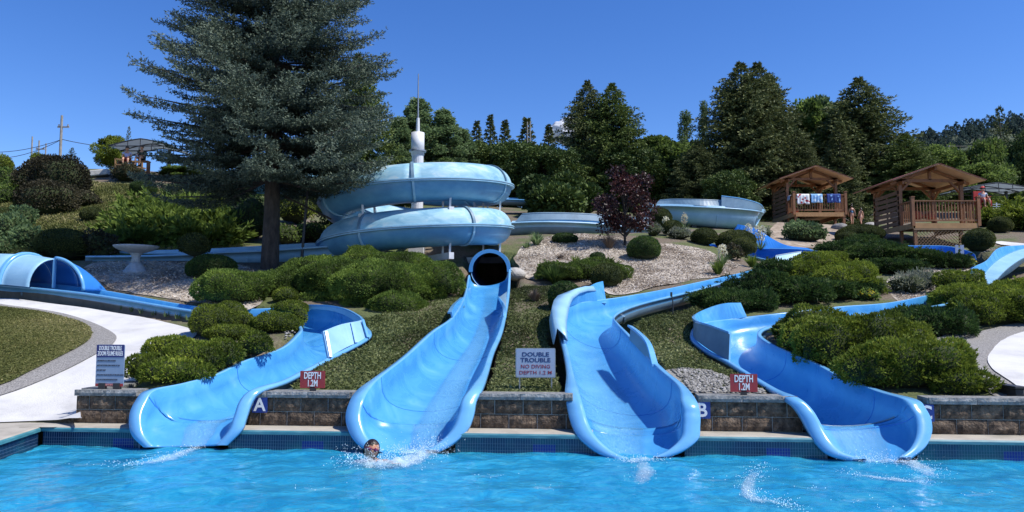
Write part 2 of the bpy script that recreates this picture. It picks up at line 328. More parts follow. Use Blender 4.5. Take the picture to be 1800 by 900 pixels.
# ---------------------------------------------------------------- flumes
CARVE = []           # (x, y, rim z, half width, sag)
def cr(P, m):
    """Catmull-Rom resample"""
    P = np.array([list(p) for p in P], float); Q = np.vstack([2 * P[0] - P[1], P, 2 * P[-1] - P[-2]]); out = []
    for i in range(1, len(Q) - 2):
        for j in range(m):
            t = j / m; a, b, c, d = Q[i - 1], Q[i], Q[i + 1], Q[i + 2]
            out.append(.5 * (2 * b + (c - a) * t + (2 * a - 5 * b + 4 * c - d) * t * t + (3 * b - a - 3 * c + d) * t ** 3))
    out.append(P[-1]); return np.array(out)
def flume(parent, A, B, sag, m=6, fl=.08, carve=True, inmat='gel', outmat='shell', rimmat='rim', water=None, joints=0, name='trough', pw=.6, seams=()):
    A = np.array([list(W(*a)) if len(a) == 3 else list(a[:3]) for a in A]); B = np.array([list(W(*b)) if len(b) == 3 else list(b[:3]) for b in B])
    n0 = len(A); sag = np.full(n0, sag) if np.isscalar(sag) else np.array(sag, float); sag = np.where(sag > .44, sag * 1.12, sag)
    flw = np.full(n0, fl) if np.isscalar(fl) else np.array(fl, float)
    flw = np.where((np.arange(n0) > n0 - 7) & (flw > .099), flw * 1.4, flw)
    S = cr([(s, f, 0) for s, f in zip(sag, flw)], m); A = cr(A, m); B = cr(B, m); n = len(A)
    mid = (A + B) / 2; T = unit(np.gradient(mid, axis=0)); c = B - A; ch = unit(c)
    d = unit(np.cross(c, T)); d[d[:, 2] > 0] *= -1; d = unit(d + np.array([0, 0, -.25])); d = unit(d - (d * T).sum(1)[:, None] * T)
    K = 16; th = np.pi * np.arange(K + 1) / K
    inner = []
    for i in range(n):
        s = (1 - np.cos(th)) / 2; h = np.sin(th) ** pw * S[i, 0]
        inner.append(A[i] + s[:, None] * c[i] + h[:, None] * d[i])
    inner = np.array(inner)
    g = np.gradient(inner, axis=1); nr = unit(np.cross(g, T[:, None, :])); sgn = np.sign((nr * d[:, None, :]).sum(2).sum(1)); nr *= sgn[:, None, None]
    outer = inner + nr * .03
    sec = []
    for i in range(n):
        f = S[i, 1]; o = ch[i]; dn = d[i]
        L = [A[i] - o * (f * .25) - dn * .012, A[i] - o * f - dn * .004, A[i] - o * (f + .012) + dn * .05, A[i] - o * (f - .02) + dn * .05, A[i] - o * .035 + dn * .025]
        R = [B[i] + o * (f * .25) - dn * .012, B[i] + o * f - dn * .004, B[i] + o * (f + .012) + dn * .05, B[i] + o * (f - .02) + dn * .05, B[i] + o * .035 + dn * .025]
        sec.append(np.vstack([inner[i], R, outer[i][::-1][1:-1], L[::-1]]))
    sec = np.array(sec); k = sec.shape[1]; V = sec.reshape(-1, 3)
    F = []; MI = []
    for i in range(n - 1):
        for j in range(k):
            F.append((i * k + j, i * k + (j + 1) % k, (i + 1) * k + (j + 1) % k, (i + 1) * k + j))
            MI.append(0 if j < K else (2 if (j < K + 5 or j >= k - 6) else 1))
    mb = MB(); mb.v = [Vector(v) for v in V]; mb.f = F; mb.m = MI
    for e in (0, n - 1):
        b = e * k; io = [(K + 5 + q) for q in range(K - 1)]
        for q in range(K):
            a1 = b + q; a2 = b + q + 1; o1 = b + (K + 5 + (K - 1 - q)) if 0 < q < K + 1 else b + k - 1; o2 = b + (K + 5 + (K - 2 - q)) if q + 1 < K else b + K + 5
            mb.f.append((a1, a2, o2, o1)); mb.m.append(2)
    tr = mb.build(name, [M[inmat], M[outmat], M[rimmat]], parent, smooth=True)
    if carve:
        for i in range(n):
            CARVE.append((mid[i, 0], mid[i, 1], min(A[i, 2], B[i, 2]), max(np.hypot(c[i, 0], c[i, 1]) / 2, .3), S[i, 0], mid[i, 2] + d[i, 2] * S[i, 0]))
    if joints:
        step = max(1, n // joints)
        for i in range(step // 2, n - 1, step):
            jb = MB(); pts = [outer[i, q] + nr[i, q] * .012 for q in range(1, K)]
            for q in range(len(pts) - 1): jb.beam(pts[q], pts[q + 1], .05, .03, up=tuple(nr[i, q + 1]))
            jb.build('joint_flange', M[outmat], parent)
    for i in seams:
        jb = MB(); pts = [inner[i, q] - nr[i, q] * .002 for q in range(0, K + 1)]
        for q in range(len(pts) - 1): jb.beam(pts[q], pts[q + 1], .012, .004, up=tuple(nr[i, min(q + 1, K)]))
        jb.build('seam', M['geldark'], parent)
    if water:
        i0, i1, wl_, wr_ = water; Vw = []; nk = 10; tt = []
        for i in range(int(i0 * (n - 1)), int(i1 * (n - 1)) + 1):
            f = (i / (n - 1) - i0) / (i1 - i0); a = wl_[0] + (wl_[1] - wl_[0]) * f; b = wr_[0] + (wr_[1] - wr_[0]) * f
            for q in range(nk + 1):
                x = (a + (b - a) * q / nk) * K; q0 = min(int(x), K - 1); fx = x - q0
                p = inner[i, q0] * (1 - fx) + inner[i, q0 + 1] * fx; nn = nr[i, q0]
                e = 1 - abs(2 * q / nk - 1) ** 3; Vw.append(p - nn * (.004 + .012 * e)); tt.append(e ** 1.5 * min(1, f * 3))
        Vw = np.array(Vw); rows = len(Vw) // (nk + 1); Fw = np.array([(i * (nk + 1) + j, i * (nk + 1) + j + 1, (i + 1) * (nk + 1) + j + 1, (i + 1) * (nk + 1) + j) for i in range(rows - 1) for j in range(nk)])
        np_obj('running_water', Vw, Fw, M['sheet'], parent, tint=tt, smooth=True)
    return dict(A=A, B=B, inner=inner, T=T, d=d, n=n)
def ribbon(name, parent, base, top, th=.035, mats=('gel', 'shell', 'rim'), m=6, lip=.05):
    """an upstand of real thickness between a base line and a top line; lip turned outward"""
    b = cr(base, m); t = cr(top, m); n = len(b)
    tg = unit(np.gradient(b, axis=0)); up = unit(t - b + 1e-6); nn = unit(np.cross(tg, up)); 
    mb = MB(); k = 6
    for i in range(n):
        o = nn[i]
        for p in (b[i], t[i], t[i] + o * lip, t[i] + o * lip - up[i] * .04, t[i] + o * th - up[i] * .04, b[i] + o * th): mb.v.append(Vector(p))
    for i in range(n - 1):
        for j in range(k):
            mb.f.append((i * k + j, i * k + (j + 1) % k, (i + 1) * k + (j + 1) % k, (i + 1) * k + j)); mb.m.append((0, 2, 2, 1, 1, 1)[j])
    for e in (0, n - 1):
        b0 = e * k; mb.f.append((b0, b0 + 1, b0 + 4, b0 + 5)); mb.m.append(2); mb.f.append((b0 + 1, b0 + 2, b0 + 3, b0 + 4)); mb.m.append(2)
    return mb.build(name, [M[q] for q in mats], parent, smooth=False)
# thin running water on the flumes
def sheetmat():
    m = bpy.data.materials.new('running_water'); N, L, B = nodes(m)
    g = N.new('ShaderNodeNewGeometry'); t = N.new('ShaderNodeTexNoise'); t.inputs['Scale'].default_value = 26; t.inputs['Detail'].default_value = 7; t.inputs['Roughness'].default_value = .75
    mp = N.new('ShaderNodeMapping'); mp.inputs['Scale'].default_value = (2.2, .6, .6); L.new(g.outputs['Position'], mp.inputs[0]); L.new(mp.outputs[0], t.inputs['Vector'])
    a = N.new('ShaderNodeAttribute'); a.attribute_name = 'tint'
    mr = N.new('ShaderNodeMapRange'); L.new(t.outputs['Fac'], mr.inputs[0]); mr.inputs[1].default_value = .38; mr.inputs[2].default_value = .68; mr.inputs[3].default_value = .08; mr.inputs[4].default_value = .55
    mu = N.new('ShaderNodeMath'); mu.operation = 'MULTIPLY'; L.new(mr.outputs[0], mu.inputs[0]); L.new(a.outputs['Fac'], mu.inputs[1])
    B.inputs['Base Color'].default_value = (.26, .66, .93, 1); B.inputs['Roughness'].default_value = .4; B.inputs['Specular IOR Level'].default_value = .3
    b = N.new('ShaderNodeBump'); b.inputs['Strength'].default_value = .8; b.inputs['Distance'].default_value = .02; L.new(t.outputs['Fac'], b.inputs['Height']); L.new(b.outputs[0], B.inputs['Normal'])
    gl = N.new('ShaderNodeBsdfGlossy'); gl.inputs['Roughness'].default_value = .2; L.new(b.outputs[0], gl.inputs['Normal'])
    tr = N.new('ShaderNodeBsdfTransparent'); fr = N.new('ShaderNodeFresnel'); L.new(b.outputs[0], fr.inputs['Normal'])
    hf = N.new('ShaderNodeMath'); hf.operation = 'MULTIPLY'; hf.inputs[1].default_value = .4; L.new(fr.outputs[0], hf.inputs[0]); m1 = N.new('ShaderNodeMixShader'); L.new(hf.outputs[0], m1.inputs[0]); L.new(tr.outputs[0], m1.inputs[1]); L.new(gl.outputs[0], m1.inputs[2])
    m2 = N.new('ShaderNodeMixShader'); L.new(mu.outputs[0], m2.inputs[0]); L.new(m1.outputs[0], m2.inputs[1]); L.new(B.outputs[0], m2.inputs[2])
    e = N.new('ShaderNodeMath'); e.operation = 'MULTIPLY'; e.use_clamp = True; e.inputs[1].default_value = 3; L.new(a.outputs['Fac'], e.inputs[0])
    m3 = N.new('ShaderNodeMixShader'); L.new(e.outputs[0], m3.inputs[0]); L.new(tr.outputs[0], m3.inputs[1]); L.new(m2.outputs[0], m3.inputs[2])
    L.new(m3.outputs[0], N['Material Output'].inputs[0]); return m
M['sheet'] = sheetmat()

# flume A: from the far left, round the clipped junipers and down to the pool
fA = empty('water_slide', W(340, 735, 10.6), label='blue open flume that curves from the far left and ends left of plate A', cat='water slide')
def par(o, root):
    pass
def flumeroot(root):
    root.location = (0, 0, 0); return root
flumeroot(fA)
A_a = [(-60,490,19.7),(0,500,19.2),(150,515,18.0),(330,544,16.7),(430,558,16.2),(495,564,16.1),(522,568,15.6),(532,577,15.1),(528,587,14.6),(499,612,13.7),(433,635,12.7),(387,657,12.0),(328,674,11.35),(274,686,10.84),(258,705,10.64),(248,732,10.48),(252,763,10.38),(270,786,10.33)]
A_b = [(-60,481,20.9),(0,492,20.4),(150,506,19.2),(330,537,17.9),(430,544,17.4),(520,541,17.3),(575,545,16.9),(612,556,16.3),(638,576,15.2),(641,594,14.3),(577,628,13.1),(527,653,12.0),(492,670,11.3),(444,684,10.76),(422,703,10.58),(411,732,10.45),(402,757,10.37),(380,783,10.33)]
A_s = [.4,.4,.4,.42,.45,.5,.5,.5,.5,.5,.5,.5,.5,.52,.5,.42,.3,.14]
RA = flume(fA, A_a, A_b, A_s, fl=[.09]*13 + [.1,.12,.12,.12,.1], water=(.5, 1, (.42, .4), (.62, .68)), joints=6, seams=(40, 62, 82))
far = [(520,541,17.3),(575,545,16.9),(612,556,16.3),(638,576,15.2),(643,594,14.3),(610,610,13.7),(577,628,13.1)]
top = [(520,535,17.3),(575,536,16.9),(610,543,16.4),(636,557,15.4),(634,563,14.6),(600,570,13.9),(568,582,13.3)]
ribbon('side_guard', fA, [W(*p) for p in far], [W(*p) for p in top], mats=('shelllight', 'shelllight', 'rim'))
mb = MB()
for a, b in (((643,594,14.3),(634,563,14.6)), ((622,603,13.95),(614,568,14.2)), ((577,628,13.05),(569,583,13.25))):
    p, q = W(*a), W(*b); mb = MB(); mb.beam(p + Vector((.05,-.04,0)), q + Vector((.05,-.04,0)), .045, .05); mb.build('guard_rib', M['rim'], fA)
# grey board that hides the foot of the long left run
rim_ = [Vector(RA['A'][i]) for i in range(2, 30)]; inw = [(Vector(RA['B'][i]) - Vector(RA['A'][i])).normalized() for i in range(2, 30)]
M['board'] = mat('weathered_grey_board', [(.3, (.07, .068, .06)), (.7, (.13, .125, .11))], scale=3, detail=8, rough=.9, world=True, bump=.2, bscale=10)
mb = MB()
for p, q in zip(rim_, inw):
    for a, b in ((-.02, -.05), (.03, -.05), (.03, -.5), (-.02, -.5)): mb.v.append(p + q * a + Vector((0, 0, b)))
for i in range(len(rim_) - 1):
    for j in range(4): mb.f.append((i * 4 + j, i * 4 + (j + 1) % 4, i * 4 + 4 + (j + 1) % 4, i * 4 + 4 + j)); mb.m.append(0)
mb.build('foot_board', M['board'], fA)
# arched hood over the start of flume A
hood = empty('slide_hood', (0, 0, 0), label='pale blue arched hood with open blue end over the far left flume', cat='slide hood')
def arch(parent, name, p0, p1, w0, w1, h0, h1, mats, th=.03, band=False):
    n = 20; mb = MB(); t = (Vector(p1) - Vector(p0)).normalized(); rt = Vector((-t.y, t.x, 0)).normalized()
    rows = 2 if band else 8; k = 2 * (n + 1)
    for i in range(rows + 1):
        f = i / rows; c = Vector(p0).lerp(Vector(p1), f); w = w0 + (w1 - w0) * f; h = h0 + (h1 - h0) * f
        for rr in (0, th):
            for j in range(n + 1):
                a = math.pi * j / n; mb.v.append(c + rt * math.cos(a) * (w - rr) + Vector((0, 0, math.sin(a) * (h - rr))))
    for i in range(rows):
        for j in range(n):
            a = i * k + j; b = a + k; mb.f.append((a, a + 1, b + 1, b)); mb.m.append(0)
            a += n + 1; b += n + 1; mb.f.append((b, b + 1, a + 1, a)); mb.m.append(1)
    for i in (0, rows):
        for j in range(n):
            a = i * k + j; mb.f.append((a, a + 1, a + n + 2, a + n + 1)); mb.m.append(0)
    return mb.build(name, [M[q] for q in mats], parent, smooth=True)
hA, hB = W(-120, 494, 20.9), W(45, 501, 19.2); hC = W(148, 511, 18.5)
arch(hood, 'hood_barrel', hA, hB, .75, .74, .82, .8, ('shelllight', 'geldark'))
arch(hood, 'hood_collar', hB, hB + (hC - hB).normalized() * .12, .79, .79, .86, .86, ('rim', 'geldark'), th=.07, band=True)
arch(hood, 'hood_nose', hB + (hC - hB).normalized() * .12, hB.lerp(hC, .5), .72, .7, .8, .74, ('shelllight', 'geldark'))
# quarter-dome nose: near half pale, far half deep blue
mbn = MB(); n = 18; t = (hC - hB).normalized(); rt = Vector((t.y, -t.x, 0)).normalized(); c0 = hB.lerp(hC, .5)
for i in range(n + 1):
    f = i / n; 
    for j in range(n + 1):
        a = math.pi * .5 * j / n
        x = math.sin(f * math.pi / 2); hh = math.cos(f * math.pi / 2)
        mbn.v.append(c0 + t * (x * 1.0) - rt * (.70 * math.cos(a) * 1.0) + Vector((0, 0, .74 * math.sin(a) * hh)))
for i in range(n):
    for j in range(n):
        k = i * (n + 1) + j; mbn.f.append((k, k + 1, k + n + 2, k + n + 1)); mbn.m.append(0)
o = mbn.build('inner_baffle', M['geldark'], hood, smooth=True); o.modifiers.new('solid', 'SOLIDIFY').thickness = .02
mbr = MB(); pts = [c0 + t * math.sin(f * math.pi / 2 / n) * 1.0 - rt * .0 + Vector((0, 0, .76 * math.cos(f * math.pi / 2 / n))) for f in range(n + 1)]
mbr.tube(pts, .045, 8); mbr.build('nose_rim', M['rim'], hood, smooth=True)
mbr = MB(); mbr.beam(c0 + rt * .02, c0 + rt * .02 + Vector((0, 0, .76)), .06, .06); mbr.build('rib', M['rim'], hood)

# flume B: the run-out below the enclosed tube
fB = flumeroot(empty('water_slide', label='blue slide run-out coming straight down from the dark tube mouth', cat='water slide'))
B_a = [(826,484,19.9),(819,520,18.0),(799,557,15.6),(763,584,14.2),(717,626,12.6),(670,663,11.3),(650,684,10.76),(640,703,10.5),(634,731,10.35),(640,757,10.24),(652,777,10.15),(672,793,10.06)]
B_b = [(894,474,19.9),(891,515,18.0),(884,556,16.0),(875,586,14.5),(860,618,13.1),(847,654,11.7),(828,680,10.72),(812,702,10.42),(805,729,10.3),(795,754,10.22),(774,776,10.14),(748,792,10.06)]
B_s = [.36,.42,.46,.5,.5,.52,.56,.56,.5,.4,.28,.14]
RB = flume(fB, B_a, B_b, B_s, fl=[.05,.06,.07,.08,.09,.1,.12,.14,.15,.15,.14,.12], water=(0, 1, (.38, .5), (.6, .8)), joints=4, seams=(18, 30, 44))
ribbon('side_guard', fB, [W(817,526,17.8), W(806,545,16.6), W(797,562,15.5)], [W(815,522,17.7), W(801,534,16.5), W(794,548,15.4)], lip=.09)
ribbon('side_guard', fB, [W(891,515,18.0), W(888,540,16.8), W(884,556,16.0)][::-1], [W(876,526,17.5), W(883,540,16.6), W(885,556,15.9)][::-1], lip=.07)
# flume C
fC = flumeroot(empty('water_slide', label='blue slide swinging in from the upper right, ending left of plate B', cat='water slide'))
C_a = [(1330,472,22.6),(1298,487,21),(1227,508,19),(1138,530,17.2),(1095,544,16.2),(1078,556,15.6),(1082,567,15.0),(1098,585,14.1),(1124,613,13.0),(1156,647,11.8),(1191,678,10.85),(1197,704,10.2),(1200,728,10.05),(1200,748,9.98),(1197,770,9.9),(1175,791,9.82),(1148,804,9.78)]
C_b = [(1342,466,23.6),(1311,478,22),(1227,497,20),(1160,511,18.6),(1093,523,17.7),(1050,529,17.1),(1008,536,16.3),(986,556,15.2),(990,585,14.0),(1000,620,12.8),(1008,655,11.7),(1019,692,10.6),(1028,724,10.28),(1036,748,10.12),(1050,770,9.98),(1076,793,9.86),(1106,806,9.78)]
C_s = [.32,.34,.36,.36,.38,.42,.45,.5,.55,.58,.6,.6,.52,.42,.3,.2,.12]
RC = flume(fC, C_a, C_b, C_s, fl=[.1]*9 + [.11,.12,.15,.16,.16,.16,.14,.12], water=(.36, 1, (.3, .45), (.88, .86)), joints=6, seams=(40, 58, 74))
ribbon('side_guard', fC, [W(1109,598,13.5), W(1124,613,13.0), W(1140,630,12.5), W(1157,648,12.0)], [W(1112,573,13.6), W(1128,585,13.1), W(1145,604,12.55), W(1157,640,12.0)], lip=.1)
b_ = [(1050,529,17.1),(1020,532,16.6),(992,545,15.7),(986,560,15.0),(990,585,14.0),(996,606,13.3)]
t_ = [(1047,512,17.1),(1024,512,16.6),(1003,528,15.7),(998,548,15.0),(994,574,14.0),(997,600,13.3)]
ribbon('barrel_guard', fC, [W(*p) for p in b_], [W(*p) for p in t_], mats=('gel', 'shelllight', 'rim'), lip=.06)
mb = MB()
for i in range(9):
    f = i / 8; a = W(*[np.interp(f, np.linspace(0, 1, 6), [q[k] for q in b_]) for k in range(3)]); b = W(*[np.interp(f, np.linspace(0, 1, 6), [q[k] for q in t_]) for k in range(3)])
    a2 = a + Vector((-.22, .1, .0)); b2 = a + Vector((-.16, .1, .28)); mb.v += [a2, b2, b + Vector((-.05, .04, .1)), b]
for i in range(8):
    for j in range(3): mb.f.append((i * 4 + j, i * 4 + j + 1, i * 4 + j + 5, i * 4 + j + 4)); mb.m.append(0)
o = mb.build('outer_shell', M['shelllight'], fC, smooth=True); o.modifiers.new('solid', 'SOLIDIFY').thickness = .02
ribbon('side_guard', fC, [W(1066,533,17.3), W(1045,531,17.1), W(1030,525,16.9)], [W(1060,494,17.6), W(1044,499,17.3), W(1028,511,17.0)], lip=.07)
# flume D
fD = flumeroot(empty('water_slide', label='blue slide at the right that ends beside plate C', cat='water slide'))
D_a = [(1740,517,18.6),(1660,534,17.3),(1560,551,16.2),(1460,564,15.5),(1385,571,15.2),(1346,575,15.0),(1331,585,14.5),(1340,598,13.9),(1382,619,13.0),(1432,640,12.3),(1474,662,11.6),(1538,687,10.7),(1587,702,10.1),(1600,718,9.93),(1610,739,9.83),(1611,764,9.72),(1601,787,9.62),(1578,805,9.53)]
D_b = [(1730,500,19.6),(1650,516,18.4),(1563,533,17.3),(1474,540,16.8),(1377,551,16.4),(1290,561,16.2),(1235,570,15.4),(1221,592,14.3),(1245,615,13.4),(1282,634,12.6),(1327,661,11.7),(1369,685,10.8),(1404,699,10.15),(1428,720,9.98),(1446,750,9.87),(1462,775,9.75),(1484,795,9.62),(1523,807,9.53)]
D_s = [.36]*4 + [.38,.42,.45,.5,.52,.55,.56,.58,.54,.48,.4,.3,.2,.12]
RD = flume(fD, D_a, D_b, D_s, fl=[.08]*10 + [.09,.11,.13,.14,.14,.14,.13,.12], water=(.72, 1, (.35, .3), (.68, .8)), joints=6, seams=(48, 66, 82))
b_ = [(1313,557,16.3),(1275,564,16.1),(1237,569,15.5),(1221,590,14.4),(1245,613,13.45),(1284,636,12.6)]
t_ = [(1302,532,16.4),(1270,534,16.1),(1226,550,15.5),(1226,563,14.4),(1253,573,13.6),(1286,585,12.85)]
ribbon('side_guard', fD, [W(*p) for p in b_], [W(*p) for p in t_], mats=('gel', 'shell', 'rim'), lip=.06)
# flume behind flume C (where it drops in from the right), and its neighbours
fE = flumeroot(empty('water_slide', label='deep blue flume basin behind the cream yucca flowers', cat='water slide'))
flume(fE, [(1196,436,28.5),(1245,437,28),(1330,452,26),(1360,460,25)], [(1240,428,29.5),(1330,436,28.4),(1400,438,27.5),(1437,441,27)], .5, inmat='geldark', fl=.07, joints=0)
ribbon('high_wall', fE, [W(1280,420,30), W(1330,436,28.4), W(1365,437,28), W(1400,438,27.5), W(1430,440,27.2)][::-1], [W(1297,394,30), W(1330,402,29.4), W(1355,418,28.8), W(1383,431,28), W(1420,436,27.5)][::-1], mats=('geldark', 'geldark', 'rim'))
ribbon('side_guard', fE, [W(1358,467,24.6), W(1380,462,24.9), W(1405,456,25.2)], [W(1362,450,24.9), W(1385,446,25.2), W(1408,443,25.5)], mats=('shelllight', 'shelllight', 'shell'))
fF = flumeroot(empty('water_slide', label='blue flume edge running under the lattice of the near pavilion', cat='water slide'))
flume(fF, [(1560,449,29),(1600,448,28.6),(1660,449,28),(1692,455,27),(1702,465,26)], [(1560,432,31),(1600,432,30.6),(1665,433,30),(1708,444,29),(1716,456,27)], .45, inmat='geldark', fl=.07)
fG = flumeroot(empty('water_slide', label='blue and pale flume rising to the right edge of the photo', cat='water slide'))
flume(fG, [(1712,508,20.2),(1725,490,21),(1745,468,22),(1775,448,23.2),(1810,432,24.5),(1860,425,26)], [(1688,500,21.4),(1693,488,22.3),(1712,470,23.6),(1735,458,24.8),(1757,436,27.5),(1800,431,29)], [.5]*6, inmat='gel', outmat='shelllight', fl=.08)
ribbon('outer_wall', fG, [W(1740,505,19.6), W(1752,492,20.4), W(1775,470,21.6), W(1805,452,22.8), W(1850,440,24)], [W(1720,500,20.2), W(1728,486,21), W(1748,462,22), W(1778,445,23.2), W(1815,434,24.2)], mats=('shelllight', 'shelllight', 'rim'), lip=.05)
fH = flumeroot(empty('water_slide', label='pale blue open flume between the spiral and the purple maple', cat='water slide'))
flume(fH, [(896,391,29),(950,389,29),(1010,390,29.3),(1070,394,29.8),(1141,403,30.4)], [(900,389,30.1),(950,386,30.1),(1015,386,30.4),(1075,390,30.9),(1140,397,31.5)], [.5]*5, inmat='shelllight', outmat='shell', rimmat='shelllight', fl=.07, joints=3)
ribbon('raised_wall', fH, [W(906,390,30.1), W(950,387,30.1), W(1015,387,30.4), W(1075,391,30.9), W(1140,398,31.5)], [W(918,376,30.2), W(950,374,30.2), W(1015,375,30.5), W(1075,379,31), W(1140,384,31.6)], mats=('shelllight', 'shell', 'shell'))
fI = flumeroot(empty('water_slide', label='wide pale blue flume on a post in front of the dark trees', cat='water slide'))
flume(fI, [(1128,364,37),(1170,361,36.6),(1230,363,36.2),(1290,366,36.4),(1330,370,37),(1343,374,38)], [(1128,362,38.4),(1170,359,38.2),(1230,361,37.8),(1290,364,38),(1340,368,39),(1346,372,40)], [.8,.85,.9,.95,.8,.4], inmat='shelllight', outmat='shelllight', rimmat='shelllight', fl=.08, joints=3, carve=False)
ribbon('raised_wall', fI, [W(1150,361,38.4), W(1185,360,38.2), W(1230,362,37.8), W(1268,363,38)], [W(1160,352,38.5), W(1185,350,38.3), W(1230,351,38), W(1268,352,38.1)], mats=('shelllight', 'shell', 'shell'))
ribbon('raised_wall', fI, [W(1268,363,37.9), W(1300,366,38), W(1330,369,38.6), W(1344,373,39.5)], [W(1268,344,38), W(1305,349,38.1), W(1335,358,38.7), W(1343,371,39.5)], mats=('shelllight', 'shell', 'rim'))
p = W(1219, 366, 36.9); mb = MB(); mb.beam((p.x, p.y, p.z - .6), (p.x, p.y, H(p.x, p.y) - .2), .22, .22); mb.build('post', M['dark'], fI)
for px_ in (1165, 1290):
    p = W(px_, 372, 37.1); mb = MB(); mb.beam((p.x, p.y, p.z - .3), (p.x, p.y, H(p.x, p.y) - .2), .16, .16); mb.build('post', M['dark'], fI)
fJ = flumeroot(empty('water_slide', label='pale flume lying behind the birdbath and the big spruce trunk', cat='water slide'))
flume(fJ, [(150,450,23.6),(245,449,23.3),(330,446,23.2),(400,442,23.1),(470,439,23.1),(560,433,23.2),(640,428,23.4)], [(150,444,24.8),(245,441,24.5),(330,439,24.4),(400,436,24.3),(470,432,24.3),(560,427,24.4),(640,423,24.6)], [.5]*7, inmat='shelllight', outmat='shelllight', rimmat='shelllight', joints=6, fl=.07)
fK = flumeroot(empty('water_slide', label='short far flume piece just right of the top of the spiral', cat='water slide'))
flume(fK, [(860,349,41),(900,350,41),(925,351,41)], [(860,347,42),(900,348,42),(925,349,42)], .35, inmat='shelllight', outmat='shell', fl=.06, carve=False)

# ---------------------------------------------------------------- enclosed spiral
HX, HY, HR, TR = -3.23, 25.0, 2.62, .6
tw = empty('spiral_tube_slide', (0, 0, 0), label='faded blue enclosed spiral tube slide winding round a white mast', cat='tube slide')
path = [Vector((HX - 6.5, HY + HR + .3, 6.95)), Vector((HX - 3.2, HY + HR + .1, 6.72))]
ph = 450
while ph >= -360:
    a = math.radians(ph); path.append(Vector((HX + HR * math.cos(a), HY + HR * math.sin(a), 4.38 + 1.4 * (ph + 90) / 360))); ph -= 10
path += [Vector((-.61, 23.5, 3.22)), Vector((-.6, 21.8, 3.1)), Vector((-.6, 20.0, 3.0))]
P = cr(path, 2); n = len(P); T = unit(np.gradient(P, axis=0))
RT = unit(np.cross(T, np.array([0, 0, 1.]))); UPV = np.cross(RT, T)
def TP(i): return 1 - .14 * min(1, max(0, (i - (n - 9)) / 8))
def halftube(i0, i1, a0, a1, r, th, nm, mm, inm):
    K = 14; mb = MB(); idx = list(range(i0, i1 + 1)); k = 2 * (K + 1)
    for i in idx:
        for rr in (r, r - th):
            for j in range(K + 1):
                a = a0 + (a1 - a0) * j / K; mb.v.append(Vector(P[i] + (RT[i] * math.cos(a) + UPV[i] * math.sin(a)) * rr * TP(i)))
    for q in range(len(idx) - 1):
        for j in range(K):
            a = q * k + j; b = a + k; mb.f.append((a, b, b + 1, a + 1)); mb.m.append(0)
            a += K + 1; b += K + 1; mb.f.append((a, a + 1, b + 1, b)); mb.m.append(1)
    for q in (0, len(idx) - 1):
        for j in range(K): a = q * k + j; mb.f.append((a, a + 1, a + K + 2, a + K + 1)); mb.m.append(0)
    return mb.build(nm, [mm, inm], tw, smooth=True)
def ring(i, r, w, mm, nm='joint_ring', par_=None, a0=0, a1=2 * math.pi):
    K = 30; mb = MB()
    for d in (-w / 2, w / 2):
        for rr in (r, r - .1):
            for j in range(K + 1):
                a = a0 + (a1 - a0) * j / K; mb.v.append(Vector(P[i] + T[i] * d + (RT[i] * math.cos(a) + UPV[i] * math.sin(a)) * rr))
    q = K + 1
    for j in range(K):
        mb.f += [(j, j + 1, 2 * q + j + 1, 2 * q + j), (q + j, j + q + 2 * q, q + j + 1 + 2 * q, q + j + 1), (j, q + j, q + j + 1, j + 1), (2 * q + j, 2 * q + j + 1, 3 * q + j + 1, 3 * q + j)]; mb.m += [0] * 4
    return mb.build(nm, mm, par_ or tw, smooth=False)
seg = 13; i = 0; first = 4
while i < n - 1:
    j = min(i + seg, n - 1)
    if n - 1 - j < 5: j = n - 1
    exitseg = j == n - 1
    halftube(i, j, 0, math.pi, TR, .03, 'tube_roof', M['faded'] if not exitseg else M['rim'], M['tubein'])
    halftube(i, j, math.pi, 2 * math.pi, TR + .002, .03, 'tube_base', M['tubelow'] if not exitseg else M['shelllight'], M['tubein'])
    for s in (1, -1):
        mb = MB(); K = 4
        for q in range(i, j + 1):
            c = Vector(P[q]); r_ = Vector(RT[q]) * s; u_ = Vector(UPV[q])
            mb.v += [c + r_ * (TR * TP(q) - .01) + u_ * .035, c + r_ * (TR * TP(q) + .09 * TP(q) ** 4) + u_ * .035, c + r_ * (TR * TP(q) + .09 * TP(q) ** 4) - u_ * .055, c + r_ * (TR * TP(q) - .01) - u_ * .055]
        for q in range(j - i):
            for e in range(4): mb.f.append((q * 4 + e, q * 4 + (e + 1) % 4, q * 4 + 4 + (e + 1) % 4, q * 4 + 4 + e)); mb.m.append(0)
        mb.build('side_flange', M['tubefl'], tw)
        # lighter groove line between the two bolted halves
        mb = MB(); pts = [Vector(P[q] + RT[q] * s * (TR * TP(q) + .096 * TP(q) ** 4) + UPV[q] * -.005) for q in range(i, j + 1)]
        mb.tube(pts, .012, 5); mb.build('flange_seam', M['shell'], tw)
    if j < n - 1: ring(j, TR + .045, .09, M['shell'], a0=0, a1=math.pi); ring(j, TR + .03, .07, M['tubefl'], nm='joint_ring', a0=math.pi, a1=2 * math.pi)
    i = j
ring(n - 1, TR * .86 + .05, .12, M['gel'], nm='mouth_collar', a0=-.1, a1=math.pi + .1)
CARVE += [(P[q][0], P[q][1], P[q][2] + 0, .75, TR, P[q][2] - TR - .08) for q in range(n) if P[q][1] < 24.5 and P[q][2] < 3.5]
mast = empty('steel_mast', (HX, HY, H(HX, HY)), label='white steel mast with thin spike rising from the middle of the spiral', cat='mast')
z0 = H(HX, HY)
MB().tube([(0, 0, -.3), (0, 0, 7.2 - z0)], .2, 16).build('column', M['white'], mast, smooth=False)
MB().tube([(0, 0, 7.2 - z0), (0, 0, 7.98 - z0)], .225, 20).build('drum', M['white'], mast, smooth=True)
